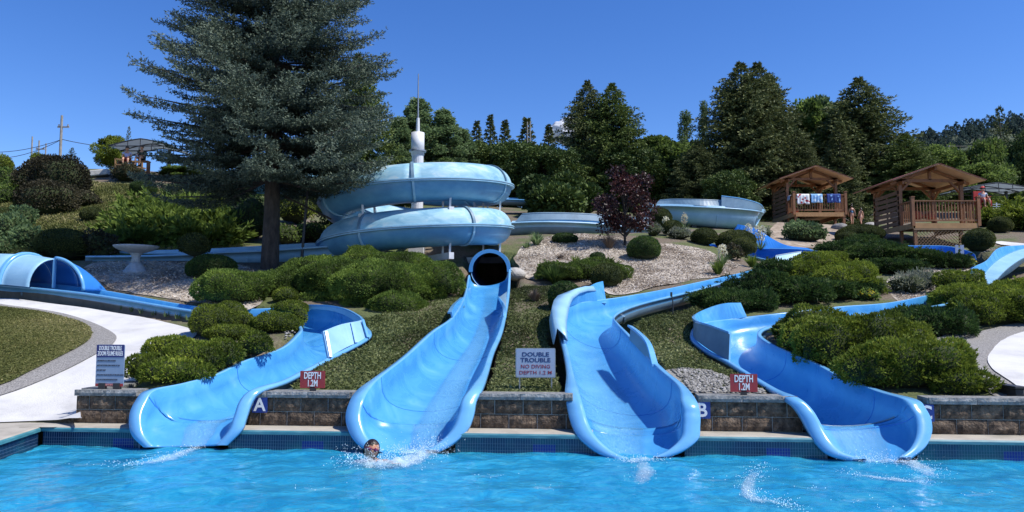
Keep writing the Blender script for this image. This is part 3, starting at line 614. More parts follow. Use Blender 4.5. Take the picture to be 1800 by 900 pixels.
MB().tube([(0, 0, 7.32 - z0), (0, 0, 7.37 - z0)], .29, 20).build('drum_flange', M['steel'], mast)
MB().tube([(0, 0, 7.98 - z0), (0, 0, 8.5 - z0)], [.07, .055], 10).build('spike_base', M['white'], mast)
MB().tube([(0, 0, 8.5 - z0), (0, 0, 10.05 - z0)], [.03, .018], 8).build('spike', M['steel'], mast)
MB().box((0, 0, 3.55 - z0), (.5, .5, 1.5)).build('plinth', M['white'], mast)
for lev, azs in ((3.58, (-62, -118, -8, 200, 95, 150)), (5.0, (-62, -118, -8, 175, 95, 150, 35))):
    for az in azs:
        a = math.radians(az); off = 0
        # the tube's height over this azimuth
        zt = [4.38 + 1.4 * (pp + 90) / 360 for pp in (az, az + 360, az - 360) if -360 <= pp <= 450]
        zt = [q for q in zt if q - TR > lev - .3]; zz = min(zt) - TR - .02 if zt else lev + .2
        lv = min(lev, zz - .3) if zz - lev < .9 else lev
        ca, sa = math.cos(a), math.sin(a)
        MB().beam((.2 * ca, .2 * sa, lv - z0), ((HR + .35) * ca, (HR + .35) * sa, lv - z0), .16, .2).build('support_arm', M['white'], mast)
        for rr in (HR - .35, HR + .22):
            MB().beam((rr * ca, rr * sa, lv + .1 - z0), ((rr + .03) * ca, (rr + .03) * sa, zz + .14 - z0), .06, .05).build('tube_bracket', M['white'], mast)
# ---------------------------------------------------------------- ground
def y0f(x): return np.where(x > WA.x, WA.y + (x - WA.x) * WE.y / WE.x + .13, 11.06)
nu, nt = 420, 300
U_ = np.linspace(-1, 1, nu); t_ = np.linspace(0, 1, nt); dep = (np.exp(t_ * 2.6) - 1) / (np.exp(2.6) - 1) * 77
Y = np.zeros((nt, nu)); X = np.zeros((nt, nu))
for i in range(nt): X[i] = U_ * (dep[i] * 1.15 + 20); Y[i] = y0f(X[i]) + dep[i]
Z = Hn(X, Y)
fine = fn(np.c_[X.ravel(), Y.ravel(), np.zeros(X.size)], 2.2, 3).reshape(X.shape) * .018
Z += fine * np.clip((Y - 13) / 5, 0, 1) * (X > -5)
C_ = np.array(CARVE)
lim = np.full(X.shape, 99.0)
for cx, cy, rz, hw, sg, zb in C_:
    iy = np.abs(Y - cy) < hw + .5; m = iy & (np.abs(X - cx) < hw + .5)
    if not m.any(): continue
    d2 = np.hypot(X[m] - cx, Y[m] - cy) / hw
    l = np.where(d2 < 1.05, min(zb, rz - sg) - .12, np.where(d2 < 1.2, rz - .12, 99))
    lim[m] = np.minimum(lim[m], l)
Z = np.minimum(Z, lim)
V = np.c_[X.ravel(), Y.ravel(), Z.ravel()]
I = (np.arange(nt - 1)[:, None] * nu + np.arange(nu - 1)[None]).ravel(); F = np.c_[I, I + 1, I + nu + 1, I + nu]
# skirt at the front
sk = np.c_[X[0], Y[0], np.full(nu, -1.4)]; b = len(V); V = np.vstack([V, sk]); j = np.arange(nu - 1); F = np.vstack([F, np.c_[b + j, b + j + 1, j + 1, j]])
def groundmat():
    m = bpy.data.materials.new('hillside_ground'); N, L, B = nodes(m); g = N.new('ShaderNodeNewGeometry')
    t1 = N.new('ShaderNodeTexNoise'); t1.inputs['Scale'].default_value = .55; t1.inputs['Detail'].default_value = 8; L.new(g.outputs['Position'], t1.inputs['Vector'])
    t2 = N.new('ShaderNodeTexNoise'); t2.inputs['Scale'].default_value = 18; t2.inputs['Detail'].default_value = 8; t2.inputs['Roughness'].default_value = .7; L.new(g.outputs['Position'], t2.inputs['Vector'])
    r1 = ramp(N, [(.3, (.075, .055, .035)), (.5, (.13, .1, .07)), (.7, (.25, .21, .16))]); L.new(t2.outputs['Fac'], r1.inputs[0])
    r2 = ramp(N, [(.3, (.04, .055, .016)), (.5, (.08, .1, .03)), (.7, (.15, .16, .06))]); L.new(t2.outputs['Fac'], r2.inputs[0])
    f = ramp(N, [(.46, (0, 0, 0)), (.56, (1, 1, 1))]); L.new(t1.outputs['Fac'], f.inputs[0])
    mx = N.new('ShaderNodeMix'); mx.data_type = 'RGBA'; L.new(f.outputs[0], mx.inputs[0]); L.new(r1.outputs[0], mx.inputs[6]); L.new(r2.outputs[0], mx.inputs[7])
    L.new(mx.outputs[2], B.inputs['Base Color']); B.inputs['Roughness'].default_value = .95
    bp = N.new('ShaderNodeBump'); bp.inputs['Strength'].default_value = .8; bp.inputs['Distance'].default_value = .04; L.new(t2.outputs['Fac'], bp.inputs['Height']); L.new(bp.outputs[0], B.inputs['Normal'])
    return m
M['ground'] = groundmat()
tag(np_obj('hillside', V, F, M['ground'], smooth=True), kind='structure')
g = MB(); g.box((0, 0, -1.75), (9000, 9000, .2)); tag(g.build('ground', M['ground']), kind='structure')

from mathutils.geometry import delaunay_2d_cdt
def inpoly(px, py, poly):
    ins = np.zeros(len(px), bool); n = len(poly)
    for i in range(n):
        x1, y1 = poly[i]; x2, y2 = poly[(i + 1) % n]
        c = ((y1 > py) != (y2 > py)); xi = (x2 - x1) * (py - y1) / ((y2 - y1) if y2 != y1 else 1e-9) + x1
        ins ^= c & (px < xi)
    return ins
def smoothpoly(pts, m=5, closed=True):
    P = np.array([[p[0], p[1], 0] for p in pts]); P = np.vstack([P[-1:], P, P[:2]]) if closed else P
    if not closed: return cr(P, m)[:, :2]
    out = []
    for i in range(1, len(P) - 2):
        for j in range(m):
            t = j / m; a, b, c, d = P[i - 1], P[i], P[i + 1], P[i + 2]
            out.append((.5 * (2 * b + (c - a) * t + (2 * a - 5 * b + 4 * c - d) * t * t + (3 * b - a - 3 * c + d) * t ** 3))[:2])
    return np.array(out)
POLY = {}
def overlay(name, pts, off, mt, step=.25, world_pts=False, m=4, jag=0, kind='structure', smooth=True, carved=False):
    if not world_pts: pts = [(lambda p: (p.x, p.y))(G(*q)) for q in pts]
    poly = smoothpoly(pts, m) if smooth else np.array(pts, float)
    if jag: poly = poly + np.c_[fn(np.c_[poly, np.zeros(len(poly))], 5, 1), fn(np.c_[poly, np.zeros(len(poly))], 5, 4)] * jag
    POLY[name] = poly
    x0, y0 = poly.min(0); x1, y1 = poly.max(0)
    gx, gy = np.meshgrid(np.arange(x0, x1, step), np.arange(y0, y1, step)); gx = gx.ravel() + .013; gy = gy.ravel() + .017
    k = inpoly(gx, gy, poly); inner = [Vector((a, b)) for a, b in zip(gx[k], gy[k])]
    vs = [Vector(p) for p in poly] + inner; n = len(poly)
    r = delaunay_2d_cdt(vs, [(i, (i + 1) % n) for i in range(n)], [], 1, 1e-5)
    v2 = np.array([[p.x, p.y] for p in r[0]]); z = Hn(v2[:, 0], v2[:, 1])
    z = np.maximum(z, .265) + off
    mb = MB(); mb.v = [Vector((a, b, c)) for (a, b), c in zip(v2, z)]; mb.f = [tuple(f) for f in r[2]]; mb.m = [0] * len(mb.f)
    return tag(mb.build(name, mt, smooth=True), kind=kind)
overlay('left_path', [(-90,519),(0,525),(60,530),(130,539),(200,550),(270,562),(330,577),(345,590),(300,620),(260,650),(245,668),(215,678),(160,684),(142,700),(142,737),(142,741),(136,741),(60,741),(-200,741),(-200,600)], .012, M['path'], m=3)
overlay('path_border', [(-90,532),(0,536),(60,544),(120,555),(170,572),(202,590),(201,604),(180,618),(140,640),(80,668),(0,698),(-120,730),(-160,640)], .03, M['agg'])
M['lawn'] = mat('lawn_soil', [(.3, (.075, .09, .02)), (.5, (.12, .135, .04)), (.7, (.3, .25, .11))], scale=1.1, detail=9, rough=.95, world=True, bump=.6, bscale=60)
overlay('lawn', [(-90,536),(0,541),(60,549),(110,560),(150,573),(161,590),(150,606),(110,628),(50,658),(0,681),(-120,715),(-150,640)], .05, M['lawn'])
overlay('right_path_border', [(1640,640),(1665,606),(1700,590),(1745,578),(1800,566),(1880,560),(1990,640),(1960,697),(1800,699),(1745,699),(1725,670),(1700,650)], .012, M['agg'])
overlay('right_path', [(1737,630),(1755,606),(1780,592),(1820,582),(1900,580),(1960,640),(1900,690),(1812,690),(1775,672),(1745,650)], .03, M['path'], jag=.02)
overlay('far_path', [(1742,426),(1760,425),(1800,429),(1840,434),(1840,440),(1800,436),(1760,431)], .03, M['path'], smooth=False)
overlay('wood_chip_bed', [(905,455),(925,430),(975,415),(1030,412),(1080,418),(1120,430),(1180,430),(1240,440),(1270,455),(1316,472),(1290,484),(1220,493),(1150,506),(1085,520),(1050,505),(1010,492),(950,492),(915,480)], .02, M['chips'], jag=.12)
overlay('wood_chip_bed', [(1560,500),(1590,478),(1640,470),(1690,470),(1740,490),(1700,510),(1640,530),(1580,530)], .02, M['chips'], jag=.12)
overlay('wood_chip_bed', [(165,462),(230,460),(320,462),(420,466),(470,500),(440,545),(350,535),(260,520),(190,507),(150,480)], .02, M['chips'], jag=.12)
overlay('dry_bank', [(1360,398),(1390,390),(1440,392),(1480,394),(1530,400),(1545,415),(1500,430),(1440,436),(1380,432),(1350,415)], .03, mat('dry_soil', [(.3, (.15, .115, .08)), (.5, (.28, .22, .16)), (.7, (.45, .38, .3))], scale=4, detail=10, rough=.95, world=True, bump=.8, bscale=20), jag=.1)
M['hillgrass'] = mat('hillside_grass', [(.3, (.035, .06, .01)), (.5, (.06, .1, .014)), (.7, (.1, .14, .025))], scale=3, detail=9, rough=.95, world=True, bump=.7, bscale=40)
overlay('upper_lawn', [(-80,470),(-80,360),(0,345),(100,320),(180,322),(260,330),(330,345),(400,390),(420,440),(250,452),(100,452)], .03, M['hillgrass'], step=.5)
gb = mat('gravel_ground', [(.3, (.12, .11, .1)), (.5, (.24, .23, .2)), (.7, (.36, .35, .32))], scale=40, detail=3, rough=.95, world=True, bump=1, bscale=45)
overlay('gravel_patch', [(1165,655),(1200,650),(1250,655),(1300,672),(1345,690),(1340,694),(1240,694),(1205,690),(1180,675)], .02, gb, jag=.06)
overlay('gravel_patch', [(1630,610),(1660,592),(1690,582),(1720,580),(1700,592),(1665,608),(1640,622)], .035, gb, jag=.04)

# scattered small pieces on the ground
def scatter(poly, n, keep=None):
    x0, y0 = poly.min(0); x1, y1 = poly.max(0); out = []
    while sum(map(len, out)) < n:
        a = rng.uniform(x0, x1, n * 2); b = rng.uniform(y0, y1, n * 2); k = inpoly(a, b, poly); out.append(np.c_[a[k], b[k]])
    P = np.vstack(out)[:n]; 
    # keep off the flumes
    ok = np.ones(len(P), bool)
    for cx, cy, rz, hw, sg, zb in C_[::2]: ok &= np.hypot(P[:, 0] - cx, P[:, 1] - cy) > hw * 1.08 + .05
    return P[ok]
def blades(name, P, L, Wd, mt, lean=.6, zoff=0, parent=None, tint=None, curl=.3):
    n = len(P); z = Hn(P[:, 0], P[:, 1]) + zoff
    d = unit(np.c_[rng.normal(size=(n, 2)) * lean, np.ones(n)]); s = unit(np.cross(d, rng.normal(size=(n, 3)))); L = L * rng.uniform(.5, 1.3, n)[:, None]
    p = np.c_[P, z]; Vv = np.stack([p - s * Wd, p + s * Wd, p + d * L * .6 + s * Wd * .8, p + d * L + np.c_[rng.normal(size=(n, 2)) * curl * .05, np.zeros(n)]], 1).reshape(-1, 3)
    I = np.arange(n) * 4; F = np.c_[I, I + 1, I + 2, I + 3]
    if tint is None: tint = np.clip(.45 + .25 * fn(np.c_[P, np.zeros(n)], 1.6, 2) + rng.normal(0, .2, n), 0, 1)
    return np_obj(name, Vv, F, mt, parent, tint=np.repeat(tint, 4))
slope = np.array([(p.x, p.y) for p in [G(*q) for q in [(640,686),(1420,690),(1300,600),(1240,520),(1180,515),(1080,525),(1000,500),(900,505),(880,500),(800,520),(640,560),(560,600),(470,680)]]])
cov = scatter(slope, 100000)
tt = np.clip(.38 + .34 * fn(np.c_[cov, np.zeros(len(cov))], 1.1, 2) + .22 * fn(np.c_[cov, np.zeros(len(cov))], 4.5, 5) + rng.normal(0, .22, len(cov)), 0, 1)
tag(blades('ground_cover', cov, .05, .016, M['grass'], lean=1.3, tint=tt), kind='stuff')
POLY['slope'] = slope
lb = scatter(POLY['lawn'], 70000); lb = lb[lb[:, 0] > -12]
tt = np.clip(.42 + .5 * np.clip(fn(np.c_[lb, np.zeros(len(lb))], .9, 6), -.5, 1) + rng.normal(0, .16, len(lb)), 0, 1)
tag(blades('lawn_grass', lb, .026, .008, M['lawnblade'], lean=.9, zoff=.05, tint=tt), kind='stuff')
ul = scatter(POLY['upper_lawn'], 60000)
tag(blades('hillside_grass', ul, .12, .03, M['lawnblade'], lean=.9, zoff=.03), kind='stuff')
def bits(name, polys, n, L, Wd, mt, th=.4):
    Vs, Fs, Ts = [], [], []
    for k, pl in enumerate(polys):
        P = scatter(pl, n[k]); z = Hn(P[:, 0], P[:, 1]) + .03 + rng.uniform(0, .02, len(P)); d = unit(np.c_[rng.normal(size=(len(P), 2)), rng.normal(size=len(P)) * .3]); s = unit(np.c_[rng.normal(size=(len(P), 2)), rng.normal(size=len(P)) * .4])
        l = L * rng.uniform(.5, 1.6, len(P))[:, None]; p = np.c_[P, z]; I = np.arange(len(P)) * 4 + sum(map(len, Vs))
        Vs.append(np.stack([p - d * l, p + s * Wd, p + d * l, p - s * Wd], 1).reshape(-1, 3)); Fs.append(np.c_[I, I + 1, I + 2, I + 3]); Ts.append(np.repeat(np.clip(rng.normal(.55, .27, len(P)), 0, 1), 4))
    return tag(np_obj(name, np.vstack(Vs), np.vstack(Fs), mt, tint=np.concatenate(Ts)), kind='stuff')
bits('wood_chips', [POLY['wood_chip_bed']] + [np.array([(p.x, p.y) for p in [G(*q) for q in pl]]) for pl in ([(905,455),(925,430),(975,415),(1030,412),(1080,418),(1120,430),(1180,430),(1240,440),(1270,455),(1316,472),(1290,484),(1220,493),(1150,506),(1085,520),(1050,505),(1010,492),(950,492),(915,480)], [(1560,500),(1590,478),(1640,470),(1690,470),(1740,490),(1700,510),(1640,530),(1580,530)])], [9000, 26000, 8000], .035, .014, M['chip_bits'])
def pebbles(name, pls, n, r):
    ic = bmesh.new(); bmesh.ops.create_icosphere(ic, subdivisions=1, radius=1); bv = np.array([v.co[:] for v in ic.verts]); bf = np.array([[v.index for v in f.verts] for f in ic.faces]); ic.free()
    Vs, Fs, Ts = [], [], []; k = 0
    for pl, nn in zip(pls, n):
        P = scatter(pl, nn); z = Hn(P[:, 0], P[:, 1]) + .03
        for (x, y), zz in zip(P, z):
            s = r * rng.uniform(.5, 1.5) * rng.uniform(.6, 1.1, 3); s[2] *= .7; a = rng.uniform(0, 6.28); R_ = np.array([[math.cos(a), -math.sin(a), 0], [math.sin(a), math.cos(a), 0], [0, 0, 1]])
            Vs.append((bv * s * rng.uniform(.85, 1.15, (len(bv), 1))) @ R_.T + (x, y, zz)); Fs.append(bf + k); Ts.append(np.full(len(bv), np.clip(rng.normal(.5, .25), 0, 1))); k += len(bv)
    return tag(np_obj(name, np.vstack(Vs), np.vstack(Fs), M['rock'], tint=np.concatenate(Ts)), kind='stuff')
gp = lambda L_: np.array([(p.x, p.y) for p in [G(*q) for q in L_]])
pebbles('gravel', [gp([(1165,655),(1200,650),(1250,655),(1300,672),(1345,690),(1340,694),(1240,694),(1205,690),(1180,675)]), gp([(1630,610),(1660,592),(1690,582),(1720,580),(1700,592),(1665,608),(1640,622)]), gp([(500,575),(528,572),(528,590),(500,600)]), gp([(1735,440),(1760,432),(1800,440),(1790,452),(1740,455),(1725,450)])], [1700, 600, 60, 160], .026)

# ---------------------------------------------------------------- pool
mW = WE.y / WE.x
def s_of(px):
    u = (px - 900) / 1300; y = (WA.y - WA.x * mW) / (1 - u * mW); return (Vector((u * y, y, 0)) - WA).dot(WE)
GAPS = [(s_of(258), s_of(443)), (s_of(632), s_of(824)), (s_of(1015), s_of(1214)), (s_of(1404), s_of(1610))]
S_END = 17.5; COP = .4
def s_t(px):
    u = (px - 900) / 1300; q = WA + WN * COP; y = (q.y - q.x * mW) / (1 - u * mW); return (Vector((u * y, y, 0)) - q).dot(WE)
GAPS2 = [(s_t(a), s_t(b)) for a, b in ((252, 410), (642, 804), (1042, 1202), (1444, 1606))]
def spans(a, b, pad=0, gaps=None):
    out = []; cur = a
    for g0, g1 in (gaps or GAPS):
        g0 -= pad; g1 += pad
        if g0 > b or g1 < a: continue
        if g0 > cur: out.append((cur, g0))
        cur = g1
    if cur < b: out.append((cur, b))
    return out
LC = Vector((-6.69, 10.65, 0)); LD = Vector((-6.33, 8.2, 0)); LD = (LD - LC).normalized()      # the pool's left edge
LCs = (LC - WA).dot(WE); LP = LC + LD * 9.4
pb = MB(); R2 = WL(S_END + 2, COP, 0)
pts = [Vector((LC.x, LC.y, 0)), R2, Vector((R2.x, 1.2, 0)), Vector((LP.x, 1.2, 0))]
for i in range(4):
    a, b = pts[i], pts[(i + 1) % 4]; pb.quad((a.x, a.y, -1.25), (b.x, b.y, -1.25), (b.x, b.y, -.02 if i != 2 else .25), (a.x, a.y, -.02 if i != 2 else .25))
pb.quad(*[(p.x, p.y, -1.25) for p in pts][::-1]); tag(pb.build('pool_basin', M['poolwall']), kind='structure')
d = MB(); d.quad((-60, -60, .262), (60, -60, .262), (60, 1.2, .262), (-60, 1.2, .262)); a = LC; d.quad((-60, 1.2, .262), (LP.x - .3, 1.2, .262), (LC.x - .3, LC.y, .262), (-60, LC.y, .262))
d.quad((-60, LC.y, .262), (LC.x + .2, LC.y, .262), (WA.x + .1, 11.1, .262), (-60, 11.1, .262)); tag(d.build('pool_deck', M['deck']), kind='structure')
# coping: slabs with a rounded teal nose
def coping(name, p0, dirv, out, L, parent=None):
    mb = MB(); prof = [(0, .264), (COP - .05, .266), (COP - .015, .255), (COP, .235), (COP, .2), (0, .17)]; k = len(prof)
    for s in (0, L):
        for o_, z in prof: mb.v.append(p0 + dirv * s + out * o_ + Vector((0, 0, z)))
    for j in range(k): mb.f.append((j, (j + 1) % k, k + (j + 1) % k, k + j)); mb.m.append(1 if j in (2, 3) else 0)
    mb.f += [tuple(reversed(range(k))), tuple(range(k, 2 * k))]; mb.m += [0, 0]
    return tag(mb.build(name, [M['deck'], M['teal']], parent), kind='structure')
for a, b in spans(LCs - .02, S_END, 0, GAPS2):
    nseg = max(1, round((b - a) / 1.6)); 
    for i in range(nseg): coping('coping', WL(a + (b - a) * i / nseg, 0, 0), WE, WN, (b - a) / nseg - .006)
LO = Vector((-LD.y, LD.x, 0)); LO = LO if LO.x > 0 else -LO
for i in range(5): coping('coping', LC - LO * COP + LD * (i * 1.8), LD, LO, 1.794)
# tile band
tb = MB(); tg_ = MB(); cb = MB()
def tiles(P0, dirv, out, L):
    tg_.beam(P0 + dirv * 0 + Vector((0, 0, .085)) - out * .012, P0 + dirv * L + Vector((0, 0, .085)) - out * .012, .02, .228)
    w = .034; n = int(L / w)
    for i in range(n):
        for z, h in ((.155, .074), (.093, .04), (.049, .04), (.004, .04)):
            c = P0 + dirv * (i * w + w / 2) + Vector((0, 0, z)); q = (w - .007) / 2; hh = h / 2
            blue = (abs((i * w) % 3.9 - 1.2) < .16 and z < .13)
            m_ = cb if blue else tb; a = c - dirv * q + out * .003; b = c + dirv * q + out * .003
            m_.quad(a - Vector((0, 0, hh)), b - Vector((0, 0, hh)), b + Vector((0, 0, hh)), a + Vector((0, 0, hh)))
pw = empty('waterline_tile_band', WL(0, COP, 0), label='dark blue and teal mosaic tile band at the waterline of the pool', cat='tile band')
for a, b in spans(LCs, S_END, -.02, GAPS2): tiles(WL(a, COP - .03, 0), WE, WN, b - a)
tiles(LC - LO * .03, LD, LO, 9)
for o in (tag(tg_.build('grout_bed', M['grout'], pw), kind='stuff'), tag(tb.build('tiles', M['tile'], pw), kind='stuff'), tag(cb.build('cobalt_tiles', M['tileblue'], pw), kind='stuff')): o.matrix_parent_inverse = Matrix.Translation(-WL(0, COP, 0))

# water surface
_wd = np.random.default_rng(11); WK = []
for i in range(60):
    lam = .12 + 1.1 * _wd.uniform(0, 1) ** 1.6; an = _wd.normal(.3, 1.2); k = 2 * math.pi / lam; WK.append((k * math.cos(an), k * math.sin(an), _wd.uniform(0, 6.28), .0062 * lam ** .8))
RIPS = [(-4.6, 10.2, .012), (-1.5, 10.0, .02), (1.9, 9.7, .018), (5.1, 9.3, .02), (4.0, 7.6, .012)]
def wz(x, y):
    z = np.zeros_like(x)
    for a, b, c, d_ in WK: z += d_ * np.sin(a * x + b * y + c)
    for cx, cy, am in RIPS:
        r = np.hypot(x - cx, y - cy); z += am * np.sin(r * 9 - 1) * np.exp(-r * .8)
    return z * .36
gx = np.arange(LC.x - .1, 14.0, .05); gy = np.r_[np.arange(1.2, 5, .15), np.arange(5, 11.2, .045)]
Xw, Yw = np.meshgrid(gx, gy); Zw = wz(Xw, Yw)
edge = np.abs
ymax = WA.y + (Xw - WA.x) * mW - COP + .04 / 1
xmin = LC.x + (Yw - LC.y) * (LD.x / LD.y) + .0
Yc = np.minimum(Yw, ymax); Xc = np.maximum(Xw, xmin - .02)
V = np.c_[Xc.ravel(), Yc.ravel(), Zw.ravel()]; nxw = len(gx)
I = (np.arange(len(gy) - 1)[:, None] * nxw + np.arange(nxw - 1)[None]).ravel(); F = np.c_[I, I + 1, I + nxw + 1, I + nxw]
ce = V[F].mean(1); ar = (np.ptp(V[F][:, :, 0], 1) > .01) & (np.ptp(V[F][:, :, 1], 1) > .01); F = F[ar]
def watermat():
    m = bpy.data.materials.new('pool_water'); N, L, B = nodes(m)
    g = N.new('ShaderNodeNewGeometry'); t = N.new('ShaderNodeTexNoise'); t.inputs['Scale'].default_value = 7; t.inputs['Detail'].default_value = 5; t.inputs['Distortion'].default_value = 1.2
    L.new(g.outputs['Position'], t.inputs['Vector'])
    b = N.new('ShaderNodeBump'); b.inputs['Strength'].default_value = .4; b.inputs['Distance'].default_value = .03; L.new(t.outputs['Fac'], b.inputs['Height'])
    tr = N.new('ShaderNodeBsdfTransparent'); tr.inputs['Color'].default_value = (.45, .9, .98, 1)
    gl = N.new('ShaderNodeBsdfGlossy'); gl.inputs['Roughness'].default_value = .04; L.new(b.outputs[0], gl.inputs['Normal'])
    df = N.new('ShaderNodeBsdfDiffuse'); df.inputs['Color'].default_value = (.02, .3, .6, 1); L.new(b.outputs[0], df.inputs['Normal'])
    t2 = N.new('ShaderNodeTexNoise'); t2.inputs['Scale'].default_value = 2.2; t2.inputs['Detail'].default_value = 10; t2.inputs['Roughness'].default_value = .72; t2.inputs['Distortion'].default_value = 1.5; L.new(g.outputs['Position'], t2.inputs['Vector'])
    r = ramp(N, [(.32, (.014, .25, .5)), (.48, (.024, .37, .63)), (.6, (.055, .48, .71)), (.74, (.26, .66, .8))]); L.new(t2.outputs['Fac'], r.inputs[0]); L.new(r.outputs[0], df.inputs['Color'])
    m0 = N.new('ShaderNodeMixShader'); m0.inputs[0].default_value = .55; L.new(tr.outputs[0], m0.inputs[1]); L.new(df.outputs[0], m0.inputs[2])
    fr = N.new('ShaderNodeFresnel'); fr.inputs['IOR'].default_value = 1.33; L.new(b.outputs[0], fr.inputs['Normal'])
    m1 = N.new('ShaderNodeMixShader'); L.new(fr.outputs[0], m1.inputs[0]); L.new(m0.outputs[0], m1.inputs[1]); L.new(gl.outputs[0], m1.inputs[2])
    L.new(m1.outputs[0], N['Material Output'].inputs[0]); return m
M['water'] = watermat()
tag(np_obj('water', V, F, M['water'], smooth=True), kind='structure')

# ---------------------------------------------------------------- retaining wall of split-face blocks
rw = empty('retaining_wall', WA.copy(), rz=math.atan2(WE.y, WE.x), label='low wall of brown split-face blocks with grey caps behind the pool', cat='retaining wall')
WT = Matrix.Translation(WA) @ Matrix.Rotation(math.atan2(WE.y, WE.x), 4, 'Z')
def rough_block(L, Hh, Dp, seed, amp, nx=6, nz=3, mt='block'):
    r = np.random.default_rng(seed); mb = MB(); off = r.uniform(-1, 1, (nx + 1, nz + 1)) * amp
    off[0] *= .3; off[-1] *= .3; off[:, 0] *= .3; off[:, -1] *= .3
    for i in range(nx + 1):
        for j in range(nz + 1): mb.v.append(Vector((L * i / nx, -Dp - abs(off[i, j]) - (amp * .8 if 0 < i < nx and 0 < j < nz else 0), Hh * j / nz)))
    for i in range(nx):
        for j in range(nz): a = i * (nz + 1) + j; mb.f.append((a, a + nz + 1, a + nz + 2, a + 1)); mb.m.append(0)
    k = len(mb.v); q = [0, nx * (nz + 1), nx * (nz + 1) + nz, nz]
    for x, z in ((0, 0), (L, 0), (L, Hh), (0, Hh)): mb.v.append(Vector((x, -.01, z)))
    for a, b, e in ((q[3], q[2], 0), ): mb.f.append((q[3], q[2], k + 2, k + 3)); mb.m.append(0)
    mb.f += [(q[0], q[3], k + 3, k), (q[2], q[1], k + 1, k + 2), (q[1], q[0], k, k + 1)]; mb.m += [0] * 3
    return mb.mesh('block', M[mt])
bms = [rough_block(.392, .189, .0, 20 + i, .016) for i in range(7)]
cms = [rough_block(.6, .086, .045, 50 + i, .012, nx=8, nz=2, mt='cap') for i in range(5)]
def put(me, name, s, z, sc, parent, yo=0):
    o = link(bpy.data.objects.new(name, me)); o.parent = parent; o.location = (s, yo, z); o.scale = (sc, 1, 1); return o
body = MB()
for a, b in spans(0, S_END):
    body.box(((a + b) / 2, .131, .46), (b - a - .004, .283, .39))
    for row, z in ((0, .27), (1, .468)):
        s = -.2 * row
        while s < b:
            s0 = max(s, a); s1 = min(s + .4, b)
            if s1 - s0 > .05: put(random.choice(bms), 'block', s0 + .006, z, (s1 - s0 - .012) / .392, rw, yo=-.012)
            s += .4
    s = -.15
    while s < b:
        s0 = max(s, a + (.07 if a > .1 else -.02)); s1 = min(s + .61, b - .07)
        if s1 - s0 > .05: put(random.choice(cms), 'cap_stone', s0 + .002, .664, (s1 - s0 - .006) / .6, rw)
        s += .61
    body.box(((a + b) / 2, .12, .705), (b - a - .15, .3, .082), m=1)
body.build('wall_body', [M['mortar'], M['cap']], rw)
# the return at the left end
rb = MB(); rb.box((.14, .75, .46), (.26, 1.2, .39)); rb.box((.14, .75, .71), (.34, 1.25, .09), m=1)
rb.build('wall_return', [M['block'], M['cap']], rw)
for i in range(3):
    for z in (.27, .468):
        o = put(bms[i], 'block', .0, z, .99, rw); o.rotation_euler = (0, 0, -math.pi / 2); o.location = (.01, .25 + i * .4 + .39 - (.4 * 0), z)

# ---------------------------------------------------------------- signs
def text(parent, s, size, mt, loc, rot=(math.pi / 2, 0, 0), xs=1.0, off=.0, align='CENTER', name='lettering', ex=.001, sp=1):
    c = bpy.data.curves.new(name, 'FONT'); c.body = s; c.size = size; c.align_x = align; c.align_y = 'CENTER'; c.extrude = ex; c.offset = off; c.space_character = sp; c.resolution_u = 3
    c.materials.append(mt); tmp = link(bpy.data.objects.new('tmp', c)); me = bpy.data.meshes.new_from_object(tmp.evaluated_get(bpy.context.evaluated_depsgraph_get())); bpy.data.objects.remove(tmp); me.name = name
    o = link(bpy.data.objects.new(name, me)); o.parent = parent; o.location = loc; o.rotation_euler = rot; o.scale = (xs, 1, 1); return o
def rrect(w, h, r, th, mt, name, parent, loc=(0, 0, 0), k=5):
    mb = MB(); pts = []
    for cx, cz, a0 in ((w / 2 - r, h / 2 - r, 0), (-w / 2 + r, h / 2 - r, 90), (-w / 2 + r, -h / 2 + r, 180), (w / 2 - r, -h / 2 + r, 270)):
        for i in range(k): a = math.radians(a0 + 90 * i / (k - 1)); pts.append((cx + r * math.cos(a), cz + r * math.sin(a)))
    n = len(pts)
    for y in (-th / 2, th / 2):
        for x, z in pts: mb.v.append(Vector((x, y, z)))
    mb.f = [tuple(range(n)), tuple(reversed(range(n, 2 * n)))] + [(i, n + i, n + (i + 1) % n, (i + 1) % n) for i in range(n)]; mb.m = [0] * len(mb.f)
    o = mb.build(name, mt, parent); o.location = loc; return o
ang = math.atan2(WE.y, WE.x)
def px_wall(px, z, out): 
    s = s_of(px); return WL(s, out, z)
# rules board
p = px_wall(191, .755, -.12); rs = empty('rules_sign', p, rz=ang, label='rules board with navy heading and red foot on the left end of the wall', cat='sign')
for x in (-.11, .12): MB().box((x, 0, .03), (.1, .06, .1)).build('foot', M['dark'], rs); MB().box((x, .012, .62 - .0), (.1, .03, .03)).build('clip', M['dark'], rs)
bw, bh = .44, .62; zc = .06 + bh / 2 - .03
rrect(bw, bh, .02, .012, M['signpale'], 'board', rs, (0, -.005, zc))
MB().box((0, -.013, zc + bh / 2 - .095), (bw - .006, .003, .185)).build('heading_panel', M['navy'], rs)
MB().box((0, -.013, zc - bh / 2 + .022), (bw - .006, .003, .04)).build('foot_panel', M['red'], rs)
text(rs, 'DOUBLE TROUBLE', .09, M['letter'], (0, -.016, zc + bh / 2 - .055), xs=.47, off=.0015)
text(rs, 'ZOOM FLUME RULES', .09, M['letter'], (0, -.016, zc + bh / 2 - .135), xs=.47, off=.0015)
